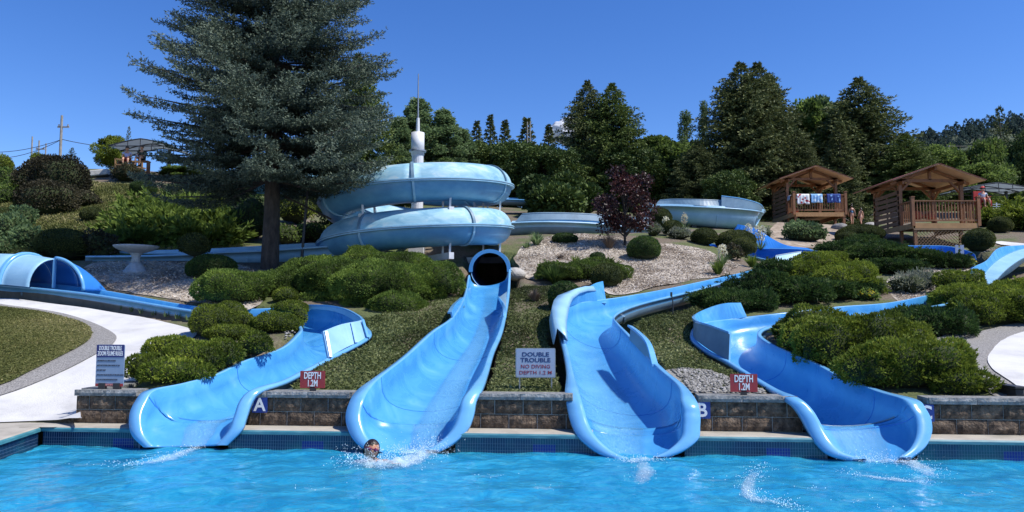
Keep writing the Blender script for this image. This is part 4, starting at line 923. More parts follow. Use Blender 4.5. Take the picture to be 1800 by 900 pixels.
for i, s in enumerate(('ONE PERSON AT A TIME ON SLIDES', 'MUST NOT EXCEED CHILD UNDER 36" TALL', 'FEET FIRST ONLY', 'MOVE AWAY FROM THE END OF THE SLIDE QUICKLY', 'FOLLOW ATTENDANTS INSTRUCTIONS')):
    text(rs, s, .03, M['darkink'], (-bw / 2 + .02, -.014, zc + .07 - i * .07), xs=.6, off=.0008, align='LEFT')
text(rs, 'RIDE WILL BE PROHIBITED IF THESE RULES ARE BROKEN', .02, M['pinkletter'], (0, -.016, zc - bh / 2 + .022), xs=.6)
for px_, nm in ((549, 'DEPTH sign on the wall above plate A'), (1306, 'DEPTH sign on the wall right of plate B')):
    p = px_wall(px_, .755, -.1); ds = empty('depth_sign', p, rz=ang, label='red 1.2M ' + nm, cat='sign', group='red depth signs on the wall')
    MB().box((0, .01, .03), (.08, .05, .08)).build('foot', M['dark'], ds); MB().box((0, .01, .28), (.05, .02, .03)).build('clip', M['dark'], ds)
    rrect(.37, .245, .008, .01, M['red'], 'board', ds, (0, -.01, .158))
    text(ds, 'DEPTH', .135, M['letter'], (0, -.017, .212), xs=.62, off=.0025); text(ds, '1.2M', .135, M['letter'], (0, -.017, .102), xs=.6, off=.0025)
p = W(942, 664, 11.25); p = Vector((942 - 900, 0, 0)); p = G(941, 688); p.y = 11.2; p.x = (941 - 900) / 1300 * 11.2
zt = W(941, 612, 11.2).z; zb = W(941, 664, 11.2).z
ns = empty('no_diving_sign', (p.x, p.y, .72), rz=ang * .3, label='white DOUBLE TROUBLE NO DIVING sign on two thin posts in the grass', cat='sign')
for x in (-.24, .24): MB().tube([(x, .012, -.1), (x, .012, zt - .74)], .011, 8).build('post', M['steel'], ns)
hgt = zt - zb; zc = (zt + zb) / 2 - .72
rrect(.60, hgt, .02, .012, M['steel'], 'frame', ns, (0, 0, zc)); rrect(.575, hgt - .025, .015, .012, M['signwhite'], 'board', ns, (0, -.005, zc))
text(ns, 'DOUBLE', .088, M['ink'], (0, -.013, zc + .125), xs=1.22, off=.0018); text(ns, 'TROUBLE', .088, M['ink'], (0, -.013, zc + .04), xs=1.2, off=.0018)
text(ns, 'NO DIVING', .078, M['redink'], (0, -.013, zc - .055), xs=1.05, off=.001, sp=1.05); text(ns, 'DEPTH 1.2 M', .076, M['redink'], (0, -.013, zc - .145), xs=1.1, off=.001, sp=1.05)
for px_, ch in ((464, 'A'), (1229, 'B'), (1615, 'C')):
    pl = empty('letter_plate', px_wall(px_, {464: .56, 1229: .55, 1615: .545}[px_], .04), rz=ang, label='blue plate with a white ' + ch + ' on the block wall', cat='sign', group='lane letter plates')
    rrect(.225, .225, .012, .01, M['blueplate'], 'plate', pl); text(pl, ch, .26, M['letter'], (0, -.007, -.005), off=.006, xs=.95)
# ---------------------------------------------------------------- shrubs
STY = dict(
    juniper=dict(den=3000, L=.06, w=.011, up=.35, amp=.2, fr=2.4, mat='juniper', jit=.8, dep=.09, tn=3.2),
    juniperlime=dict(den=3000, L=.06, w=.011, up=.35, amp=.22, fr=2.6, mat='juniperlime', jit=.8, dep=.09, tn=3.2),
    juniperdark=dict(den=1800, L=.085, w=.015, up=.4, amp=.22, fr=2.4, mat='juniperdark', jit=.6, dep=.14, tn=2.2),
    spread=dict(den=420, L=.26, w=.045, up=.4, amp=.25, fr=1.6, mat='juniper', jit=.6, dep=.15, tn=1.6),
    pads=dict(den=3400, L=.042, w=.01, up=.2, amp=.09, fr=3.2, mat='juniperlime', jit=.8, dep=.05, tn=4),
    mound=dict(den=3000, L=.055, w=.011, up=.3, amp=.13, fr=2.6, mat='juniper', jit=.8, dep=.07, tn=3.4),
    box=dict(den=2600, L=.035, w=.014, up=.0, amp=.04, fr=3, mat='box', jit=.9, dep=.05, tn=4),
    boxgreen=dict(den=2600, L=.04, w=.014, up=.0, amp=.05, fr=3, mat='juniperdark', jit=.9, dep=.05, tn=4),
    loose=dict(den=500, L=.09, w=.035, up=.1, amp=.22, fr=2.5, mat='leaf', jit=1, dep=.25, tn=1.5),
    bronze=dict(den=420, L=.1, w=.04, up=.1, amp=.24, fr=1.8, mat='brownleaf', jit=1, dep=.25, tn=1.2),
    pale=dict(den=420, L=.12, w=.04, up=.2, amp=.25, fr=2, mat='leafpale', jit=1, dep=.3, tn=1.5),
    yellow=dict(den=500, L=.1, w=.035, up=.2, amp=.2, fr=2, mat='leafyellow', jit=1, dep=.2, tn=1.5),
    silver=dict(den=700, L=.1, w=.012, up=.5, amp=.25, fr=3, mat='silver', jit=.8, dep=.4, tn=3),
    big=dict(den=110, L=.24, w=.085, up=.1, amp=.2, fr=.9, mat='fir', jit=1, dep=.2, tn=.8),
)
def sty_f(k): return k in ('juniper', 'juniperlime', 'juniperdark', 'spread', 'mound')
def leafquads(P, A, L, w):
    n = len(P); S = unit(np.cross(A, rng.normal(size=(n, 3)))); l = (L * rng.uniform(.6, 1.35, n))[:, None]
    V = np.stack([P, P + A * l * .45 + S * w, P + A * l, P + A * l * .45 - S * w], 1).reshape(-1, 3); I = np.arange(n) * 4
    return V, np.c_[I, I + 1, I + 2, I + 3]
def merge(parts):
    Vs, Fs, Ts, Ms = [], [], [], []; k = 0
    for V, F, T, m in parts: Vs.append(V); Fs.append(F + k); Ts.append(T); Ms.append(np.full(len(F), m)); k += len(V)
    return np.vstack(Vs), np.vstack(Fs), np.concatenate(Ts), np.concatenate(Ms)
def ellipsoid_grid(C, R, amp, fr, seed, sc, nu_=22, nv=14):
    a = np.linspace(0, 2 * np.pi, nu_ + 1); b = np.linspace(-.5 * np.pi, .5 * np.pi, nv + 1); A_, B_ = np.meshgrid(a, b); d = np.c_[(np.cos(B_) * np.cos(A_)).ravel(), (np.cos(B_) * np.sin(A_)).ravel(), np.sin(B_).ravel()]
    f = 1 + amp * fn(d * fr * 1.6 + seed * 3.1, 1, seed % 5); V = C + d * R * (f * sc)[:, None]
    I = (np.arange(nv)[:, None] * (nu_ + 1) + np.arange(nu_)[None]).ravel(); return V, np.c_[I, I + 1, I + nu_ + 2, I + nu_ + 1]
def lump_world(l, dr):
    cx, cy, rx, ry = l[:4]; D = l[4] if len(l) > 4 and l[4] else None
    if D is None:
        g = G(cx, min(cy + ry * .95, 700)); D = g.y + rx * PXM(g.y) * dr * .75
    s = PXM(D); C = W(cx, cy, D); return np.array(C[:]), np.array([rx * s, rx * s * dr, ry * s])
def shrub(name, label, cat, lumps, style, dr=.9, group=None, dmul=1, stem=None, mat_=None, flat_bottom=-.55, thing=None):
    st = STY[style]; E = [lump_world(l, dr) for l in lumps]; parts = []; seed = len(bpy.data.objects) % 97
    base = np.array([E[0][0][0], E[0][0][1], 0]); base[2] = min(H(base[0], base[1]), min(e[0][2] for e in E))
    for i, (C, R) in enumerate(E):
        area = 4 * math.pi * ((R[0] * R[1]) ** 1.6 / 3 + (R[0] * R[2]) ** 1.6 / 3 + (R[1] * R[2]) ** 1.6 / 3) ** (1 / 1.6); n = int(area * st['den'] * dmul)
        d = unit(rng.normal(size=(n, 3))); d = d[d[:, 2] > flat_bottom]; n = len(d)
        sd_ = seed + i; f = 1 + st['amp'] * fn(d * st['fr'] * 1.6 + sd_ * 3.1, 1, sd_ % 5)
        fineb = fn(C + d * R, st['tn'] * 2.2, 2); f2 = f * (1 + (.055 * fineb + .03 * fn(C + d * R, st['tn'] * 5, 7)) * (st['amp'] > .08))
        dpt = rng.uniform(-st['dep'], st['dep'] * .35, n) * (R.min() ** 0); P = C + d * R * f2[:, None]; nr_ = unit(d / R); P = P + nr_ * (dpt * min(1, R.min() * 1.2))[:, None]
        keep = np.ones(n, bool)
        for j, (C2, R2) in enumerate(E):
            if j != i: keep &= (((P - C2) / R2) ** 2).sum(1) > .72
        keep &= P[:, 2] > base[2] - .9
        P = P[keep]; nr_ = nr_[keep]; fb = fineb[keep]
        A = unit(nr_ * .8 + np.array([0, 0, st['up']]) + rng.normal(size=P.shape) * st['jit'] * .6)
        V, F = leafquads(P, A, st['L'], st['w']); t = np.clip(.42 + .26 * fn(P, st['tn'], 6) + .2 * fb + rng.normal(0, .16, len(P)), 0, 1)
        parts.append((V, F, np.repeat(t, 4), 0))
        if sty_f(style):
            nf = int(area * (8 if style == 'mound' else 15) * dmul); dd = unit(rng.normal(size=(nf, 3))); dd = dd[dd[:, 2] > -.35]; ff = 1 + st['amp'] * fn(dd * st['fr'] * 1.6 + sd_ * 3.1, 1, sd_ % 5); o0 = C + dd * R * (ff * .95)[:, None]; kk = np.ones(len(dd), bool)
            for j, (C2, R2) in enumerate(E):
                if j != i: kk &= (((o0 - C2) / R2) ** 2).sum(1) > .8
            o0 = o0[kk]; dd = dd[kk]; nn_ = unit(dd / R); hor = unit(np.c_[nn_[:, :2], np.zeros(len(nn_))]); ax = unit(nn_ * .5 + hor * .7 + np.array([0, 0, .35]) + rng.normal(size=nn_.shape) * .4); ln = st['L'] * (1.9 if style == 'mound' else 2.6) * rng.uniform(.5, 1.35, len(ax)); sd3 = unit(np.cross(ax, nn_ + rng.normal(size=nn_.shape) * .3)); kq = 26
            u = rng.uniform(0, 1, (len(ax), kq)); sgn_ = rng.choice([-1, 1], (len(ax), kq)); w3 = ln[:, None] * .28 * (1 - u) * rng.uniform(.1, 1, u.shape) * sgn_
            Pf = o0[:, None] + ax[:, None] * (u * ln[:, None])[..., None] + sd3[:, None] * w3[..., None] - np.array([0, 0, 1]) * (u ** 2 * ln[:, None] * .18)[..., None]
            Af = unit(ax[:, None] * .9 + sd3[:, None] * (sgn_ * .55)[..., None] + rng.normal(size=Pf.shape) * .3); tf = np.clip(.3 + .5 * u + .15 * fn(o0, st['tn'], 6)[:, None] + rng.normal(0, .1, u.shape), 0, 1)
            V, F = leafquads(Pf.reshape(-1, 3), Af.reshape(-1, 3), st['L'] * .95, st['w'] * .9); parts.append((V, F, np.repeat(tf.ravel(), 4), 0))
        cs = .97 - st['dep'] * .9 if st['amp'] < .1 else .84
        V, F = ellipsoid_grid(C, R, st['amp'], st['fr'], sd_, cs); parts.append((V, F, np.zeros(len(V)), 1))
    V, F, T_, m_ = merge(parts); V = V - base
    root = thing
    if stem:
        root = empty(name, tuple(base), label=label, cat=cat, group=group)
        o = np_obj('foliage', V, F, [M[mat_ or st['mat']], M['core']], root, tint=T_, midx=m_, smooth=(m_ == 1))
        mb = MB(); top = E[0][0] - base; mb.tube([(0, 0, -.1), (.02, 0, top[2] * .5), tuple(top)], [stem, stem * .8, stem * .5], 7); mb.build('trunk', M['bark'], root, smooth=True); return root
    o = np_obj(name, V, F, [M[mat_ or st['mat']], M['core']], tint=T_, midx=m_, smooth=(m_ == 1)); o.location = tuple(base)
    return tag(o, label, cat, group)
# large spreading junipers
shrub('juniper_bush', 'broad green juniper mound between spruce trunk and slide tube mouth', 'juniper', [(410,508,62,34),(515,506,75,34,19.6),(625,512,84,32,19.8),(720,516,72,42,18.8),(700,540,52,28,17.4),(585,528,66,18,18.9),(652,538,56,24,18.1),(765,495,46,34),(640,462,44,26),(560,482,70,28),(700,470,60,26),(600,492,80,34),(680,500,90,40)], 'mound', dr=.9)
shrub('juniper_bush', 'lime green juniper mound left of the first slide, behind the wall', 'juniper', [(298,612,44,20),(258,648,38,24),(345,630,60,28),(392,622,34,24),(310,654,60,22),(450,606,28,21)], 'mound', dr=.7, mat_='juniperlime')
shrub('cloud_pruned_juniper', 'clipped cloud juniper pads left, nearer the white path', 'topiary', [(376,566,40,30),(407,549,26,18),(404,586,44,14),(425,566,20,16)], 'pads', stem=.05, group='cloud pruned junipers by the first slide')
shrub('cloud_pruned_juniper', 'clipped cloud juniper with small top pad by the slide bend', 'topiary', [(484,569,42,19),(503,520,22,14),(510,542,30,12),(526,556,12,20)], 'pads', stem=.05, group='cloud pruned junipers by the first slide')
shrub('juniper_bush', 'big sprawling yellow green juniper right of the rightmost slide', 'juniper', [(1440,580,74,34),(1530,602,88,44),(1620,645,92,46),(1690,674,54,24),(1480,606,80,42),(1560,645,80,42),(1420,594,50,34),(1590,598,52,34),(1650,634,60,28)], 'juniperlime', dr=.6)
shrub('juniper_bush', 'darker juniper between the big right juniper and the grey border', 'juniper', [(1602,560,38,18),(1660,572,50,24),(1630,566,44,22)], 'juniperdark', dr=.8)
shrub('juniper_bush', 'layered green juniper at the right edge above the white path', 'juniper', [(1690,500,40,24),(1690,528,56,26),(1740,546,62,30),(1790,520,50,30),(1760,528,60,28),(1810,545,40,30)], 'juniperlime', dr=.8)
shrub('juniper_bush', 'dark juniper right of the slide that enters from the upper right', 'juniper', [(1262,526,46,16),(1350,508,46,30),(1310,532,58,18),(1395,515,56,24),(1450,512,52,18),(1368,478,36,20),(1500,508,42,16),(1300,512,34,16)], 'juniperdark', dr=.9)
shrub('juniper_bush', 'bright yellow green juniper crest in the middle of the right bed', 'juniper', [(1440,472,46,26),(1490,492,52,30),(1400,480,36,20),(1530,505,26,16),(1460,455,30,12)], 'juniperlime', dr=.8)
shrub('juniper_bush', 'low dark juniper carpet in front of the near pavilion', 'juniper', [(1480,440,40,16),(1540,448,54,20),(1600,456,50,18),(1655,462,44,14),(1570,470,50,14),(1520,430,30,14)], 'juniperdark', dr=1)
shrub('juniper_bush', 'tiered juniper covering the left slope behind the birdbath', 'juniper', [(260,388,40,14),(330,388,56,18),(385,402,44,18),(300,408,70,16),(235,404,32,14),(360,422,60,14),(285,370,46,12),(340,372,40,12),(250,425,46,12)], 'spread', dr=.9)
shrub('juniper_bush', 'low green juniper patch in the wood chips left of a dark ball', 'juniper', [(990,480,48,18),(1030,478,40,18),(1085,480,26,16),(1050,468,36,12)], 'juniper', dr=1, dmul=.7)
shrub('juniper_bush', 'pale green hedge mound at the right edge beside the seat', 'juniper', [(1785,382,36,17),(1810,388,36,20),(1752,388,24,12)], 'spread', dr=1, mat_='juniperlime')
# clipped balls and small bushes
B3 = [('clipped square bush in wood chips in front of the purple maple', [(1132,438,29,23)], 'boxgreen'), ('upper clipped ball right of the purple maple', [(1161,383,20,17)], 'box'), ('lower clipped ball touching another, right of the maple', [(1182,402,18,15)], 'box'),
 ('clipped ball right of the two touching balls', [(1238,417,23,16)], 'box'), ('larger olive bush left of the deep blue flume basin', [(1293,424,34,19),(1305,434,24,18)], 'box'), ('brownish small bush before the larger olive bush', [(1287,445,14,14)], 'bronze'),
 ('round clipped ball on the wood chips behind flume guard', [(1066,486,28,23)], 'box'), ('dark clipped shrub left of the barrel of the third slide', [(992,522,28,27)], 'boxgreen'),
 ('clipped ball before the lattice of the near pavilion', [(1720,423,25,21)], 'box'), ('clipped ball right of the near pavilion', [(1758,396,20,15)], 'box'),
 ('clipped mound behind the dark cushion, left of the spruce trunk', [(372,472,42,24)], 'boxgreen'), ('small clipped ball on the left lawn', [(163,378,20,14)], 'box'),
 ('wide brown green clipped mound over the pale hood', [(112,430,46,28)], 'box'), ('brown clipped shrub right of the wide clipped mound', [(180,430,24,24)], 'bronze'), ('rounded green ball near the left edge', [(52,366,26,18)], 'box'), ('low rounded shrub cut by the left edge', [(18,385,30,20),(40,452,26,16)], 'box'),
 ('flat dark cushion on the left lawn', [(36,347,18,9)], 'boxgreen'), ('small green bush under the left canopy', [(252,332,22,16)], 'boxgreen'), ('grey bush below the wooden rail of the canopy', [(228,306,26,17)], 'bronze'),
 ('olive bush left of the near pavilion', [(1512,412,40,17),(1490,420,20,14)], 'box'), ('low brownish shrubs on the left slope', [(150,352,20,14),(125,345,14,12)], 'bronze'), ('tiny dark tuft of juniper on the wood chips', [(993,420,22,10),(1050,452,13,8)], 'boxgreen')]
for lb_, lm, sty in B3:
    shrub('clipped_bush' if 'clipped' in lb_ or 'ball' in lb_ else 'bush', lb_, 'bush', lm, sty, dr=1)
for lb_, lm, mt_ in (('olive leafy bush behind the spruce trunk on its right', [(520,365,34,34),(560,350,30,30)], 'leafyellow'), ('dark bush behind the spruce trunk on its left', [(440,385,40,40),(410,350,40,36)], 'juniperdark'), ('dark bush low between trunk and spiral', [(540,410,34,18),(500,415,26,18)], 'leaf'), ('dark green bush under the left spruce boughs', [(360,350,44,26),(320,345,36,22)], 'juniperdark'), ('dark bush behind the spiral rings', [(700,400,80,24),(620,395,50,22)], 'juniperdark')):
    shrub('leafy_bush', lb_, 'bush', lm, 'loose', dr=.8, mat_=mt_, dmul=.5)
shrub('topiary_ball', 'dark clipped ball on a short stem behind the birdbath', 'topiary', [(342,431,27,21,22.0)], 'box', stem=.05, dr=1)
shrub('rounded_bush', 'large dark green rounded bush left of the purple maple', 'bush', [(950,346,34,34),(1000,338,42,36),(1035,352,22,30),(975,358,50,28)], 'big', dr=.9, dmul=2.6)
shrub('bronze_bush', 'large bronze leaved bush on the left lawn', 'bush', [(60,315,38,38),(100,318,48,46),(130,320,26,36),(85,350,44,34),(90,295,30,22)], 'bronze', dr=.9, stem=.12, dmul=.9)
shrub('pale_bush', 'pale leafy bush on the dry bank by the far pavilion', 'bush', [(1412,408,32,19),(1430,412,22,16)], 'pale', dr=.9)
shrub('leafy_bush', 'pale green leafy bush at the left edge above the hood', 'bush', [(20,408,36,34),(50,425,30,28),(10,440,28,18),(28,385,30,20)], 'pale', dr=.8)
shrub('leafy_bush', 'bright green hedge at the upper left edge', 'bush', [(8,320,26,26),(20,335,18,20),(0,345,22,16)], 'pale', dr=.8, mat_='leaf')
shrub('leafy_bush', 'rounded shrub against the sky at the left edge', 'bush', [(6,290,17,16,46)], 'yellow', dr=.9)
for lb_, lm in (('silvery shrub in the chips above the rightmost slide', [(1600,500,34,20),(1625,492,24,16)]), ('silvery plant left of the pale bush', [(1345,412,12,10)]), ('grey green plants under the clipped balls', [(1195,412,22,10),(1150,404,14,12)])):
    shrub('silver_bush', lb_, 'bush', lm, 'silver', dr=.8)
for lb_, lm in (('yellow flowered plant left of the rising flume', [(1697,462,16,12)]), ('yellow flowered plant before the silvery shrub', [(1522,520,18,10)])):
    r_ = shrub('flowering_plant', lb_, 'plant', lm, 'loose', dr=.8)
    C, R = lump_world(lm[0], .8); d = unit(rng.normal(size=(70, 3))); d[:, 2] = abs(d[:, 2]); P_ = C + d * R - np.array(r_.location); V, F = leafquads(P_, unit(rng.normal(size=P_.shape)), .06, .03); np_obj('flowers', V, F, M['yellowflower'], r_, tint=rng.uniform(0, 1, len(V)))
def tuft(name, label, px, py, h, n, mt, spread=.8, w=.012, cat='plant', group=None, curl=.25):
    g = G(px, py); L = h * PXM(g.y); V = []; F = []; T_ = []
    for i in range(n):
        a = rng.uniform(0, 6.28); ln = rng.uniform(.05, spread); d = np.array([math.cos(a) * ln, math.sin(a) * ln, 1]); d /= np.linalg.norm(d); l = L * rng.uniform(.6, 1.1); s = np.cross(d, (0, 0, 1)); s = s / (np.linalg.norm(s) + 1e-6) * w
        b = np.array([math.cos(a), math.sin(a), 0]) * .04; k = len(V); dr_ = np.array([d[0], d[1], -.5]) * l * curl * ln
        V += [b - s, b + s, b + d * l * .6 + s * .8, b + d * l * .6 - s * .8, b + d * l + dr_, b + d * l + dr_ + s * .1]; F += [(k, k + 1, k + 2, k + 3), (k + 3, k + 2, k + 5, k + 4)]; T_ += [rng.uniform(.2, 1)] * 6
    o = np_obj(name, np.array(V), np.array(F), M[mt], tint=np.array(T_)); o.location = g; return tag(o, label, cat, group)
tuft('grass_clump', 'green spiky grass clump right on the wood chip mound', 1262, 484, 30, 160, 'juniper', .7, .018, cat='grass clump')
tuft('grass_clump', 'wide soft grass clump left of the clipped ball on the mound', 975, 500, 38, 420, 'juniperdark', 1.3, .016, cat='grass clump')
tuft('grass_clump', 'spiky clump by the flume left of the mound', 943, 432, 26, 160, 'leafpale', .9, .02, cat='grass clump')
tuft('grass_clump', 'small spiky clump beside bare soil left', 925, 437, 14, 60, 'leafpale', 1, .02, cat='grass clump')
tuft('grass_clump', 'small clump in the middle of the wood chips', 1012, 462, 16, 70, 'juniper', .9, .015, cat='grass clump')
tuft('grass_clump', 'green spiky plant before the deep blue flume basin', 1322, 470, 26, 130, 'juniper', 1, .02, cat='grass clump')
tuft('dry_shrub', 'bare grey twiggy shrub left of the maple trunk', 1072, 438, 36, 260, 'twig', 1.1, .006, cat='shrub')
tuft('dry_shrub', 'small brown heather tuft on the grass slope', 940, 530, 24, 200, 'twig', 1, .008, cat='shrub')
tuft('dry_shrub', 'tiny brown tuft on the wood chips', 985, 455, 10, 90, 'twig', 1.2, .01, cat='shrub')
tuft('weed', 'ferny weed growing under the long flume at left', 146, 532, 20, 60, 'leafyellow', 1.3, .012, cat='weed')
for i, (x, y) in enumerate(((193,541),(215,545),(232,548),(248,551),(270,554),(292,557),(312,560),(330,563))):
    tuft('iris_shoot', 'young green shoot in the row under the long flume at left', x, y, 11, 14, 'leafpale', .5, .012, cat='plant', group='shoots under the long flume')
# yuccas with cream flower spikes
def yucca(label, px, base_py, top_py, n=1):
    g = G(px, base_py); root = empty('yucca', g, label=label, cat='yucca', group='flowering yuccas'); h = (base_py - top_py) * PXM(g.y)
    V = []; F = []; T_ = []
    for i in range(50):
        a = rng.uniform(0, 6.28); d = np.array([math.cos(a) * .7, math.sin(a) * .7, rng.uniform(.4, 1.2)]); d /= np.linalg.norm(d); s = np.cross(d, (0, 0, 1)); s = s / np.linalg.norm(s) * .02; k = len(V); l = .45
        V += [-s, s, d * l + s * .1, d * l - s * .1]; F.append((k, k + 1, k + 2, k + 3)); T_ += [rng.uniform(0, .8)] * 4
    np_obj('leaves', np.array(V), np.array(F), M['leafpale'], root, tint=np.array(T_))
    for q in range(n):
        ox = (q - (n - 1) / 2) * .22; mb = MB(); mb.tube([(0, 0, .1), (ox * .6, 0, h * .5), (ox, .03 * q, h)], [.018, .014, .006], 6); mb.build('stalk', M['cedarlight'], root)
        N_ = 150; z = rng.uniform(h * .42, h, N_); r = .13 * np.sin(np.clip((z - h * .36) / (h * .66), 0, 1) * math.pi) ** .7; a = rng.uniform(0, 6.28, N_); P_ = np.c_[ox * z / h + r * np.cos(a), r * np.sin(a), z]
        V2, F2 = leafquads(P_, unit(rng.normal(size=P_.shape) + (0, 0, -.6)), .07, .028); np_obj('flower_spike', V2, F2, M['creamflower'], root, tint=rng.uniform(0, 1, len(V2)))
yucca('cream yucca spike right of the two touching balls', 1203, 404, 374)
yucca('thin cream yucca spike in front of the lower clipped ball', 1171, 412, 380)
yucca('pair of cream yucca spikes in front of the deep blue basin', 1337, 440, 396, 2)
yucca('cream yucca spike left of the pair at the basin', 1316, 432, 392, 1)
yucca('thin yucca stalk in front of the brownish bush', 1270, 466, 430, 1)

# ---------------------------------------------------------------- trees
def conifer(Hh, Rr, base=.16, nb=150, step=.22, tl=.5, L=.14, w=.03, per=3, seed=1, droop=.25, up=.15, twist=1, prof=None, dens=1.0, apex=.4, clump=None, hang=0):
    """crown and trunk meshes of a conifer in its own coordinates"""
    r = np.random.default_rng(seed); Ps = []; As = []; Ts = []; limb = MB(); zb = Hh * base
    prof = prof or (lambda f: (1 - f) ** .85 * min(1, .55 + f * 3))
    for b in range(nb):
        f = (b + r.uniform(0, 1)) / nb; f = f ** 1.15; z = zb + (Hh - zb) * f; a = b * 2.399 + r.normal(0, .25); Lb = max(.12, Rr * prof(f) * r.uniform(.72, 1.12)); n = max(3, int(Lb / step) + 2)
        t = np.linspace(0, 1, n); rise = up + f * apex - .1 * (1 - f)
        x = Lb * t; zz = z + Lb * (rise * t - droop * t ** 1.6 + droop * .55 * t ** 3.2)
        ca, sa = math.cos(a), math.sin(a); pts = np.c_[x * ca, x * sa, zz]; tan = unit(np.gradient(pts, axis=0)); side = np.array([-sa, ca, 0])
        if b % 3 == 0 and Lb > .8: limb.tube([pts[0], pts[n // 2], pts[-1]], [.02 + .012 * Lb, .015 + .006 * Lb, .008], 4, caps=False)
        for i in range(1, n):
            tw_len = tl * (1 - .55 * t[i]) * min(1, Lb / 1.6) * r.uniform(.7, 1.2)
            for s in (1, -1, 0):
                d = tan[i] * (.75 if s else 1) + side * s * .85 + np.array([0, 0, -.12 - hang * r.uniform(0, 1)]); d /= np.linalg.norm(d); m = max(2, int(tw_len / (L * .55)))
                q = np.linspace(.1, 1, m)[:, None]; tp = pts[i] + d * tw_len * q + np.c_[np.zeros((m, 2)), -.12 * tw_len * q[:, 0] ** 2]
                tp = np.repeat(tp, per, 0); ax = unit(d * 1.0 + r.normal(size=(m * per, 3)) * .55 + np.array([0, 0, .12])); Ps.append(tp); As.append(ax)
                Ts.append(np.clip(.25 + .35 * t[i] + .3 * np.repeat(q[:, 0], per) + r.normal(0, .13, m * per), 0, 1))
    P_ = np.vstack(Ps); A_ = np.vstack(As); T_ = np.concatenate(Ts); n = len(P_)
    S = unit(np.cross(A_, r.normal(size=(n, 3)))); l = (L * r.uniform(.7, 1.3, n))[:, None]
    V = np.stack([P_, P_ + A_ * l * .5 + S * w, P_ + A_ * l, P_ + A_ * l * .5 - S * w], 1).reshape(-1, 3); I = np.arange(n) * 4
    tr = MB(); r0 = Hh * .019 + .05; tr.tube([(0, 0, -.4), (0, 0, 0), (.02, 0, Hh * .3), (0, .02, Hh * .7), (0, 0, Hh * .99)], [r0 * 1.5, r0 * 1.15, r0 * .85, r0 * .4, .015], 10)
    for v in limb.v: pass
    k = len(tr.v); tr.v += limb.v; tr.f += [tuple(k + q for q in f_) for f_ in limb.f]; tr.m += limb.m
    return V, np.c_[I, I + 1, I + 2, I + 3], np.repeat(T_, 4), tr
def tree_thing(name, crown, tr, mt, loc, label, cat='tree', group=None, bark='bark'):
    V, F, T_ = crown; root = empty(name, loc, label=label, cat=cat, group=group)
    np_obj('crown', V, F, M[mt], root, tint=T_); tr.build('trunk', M[bark], root, smooth=True); return root
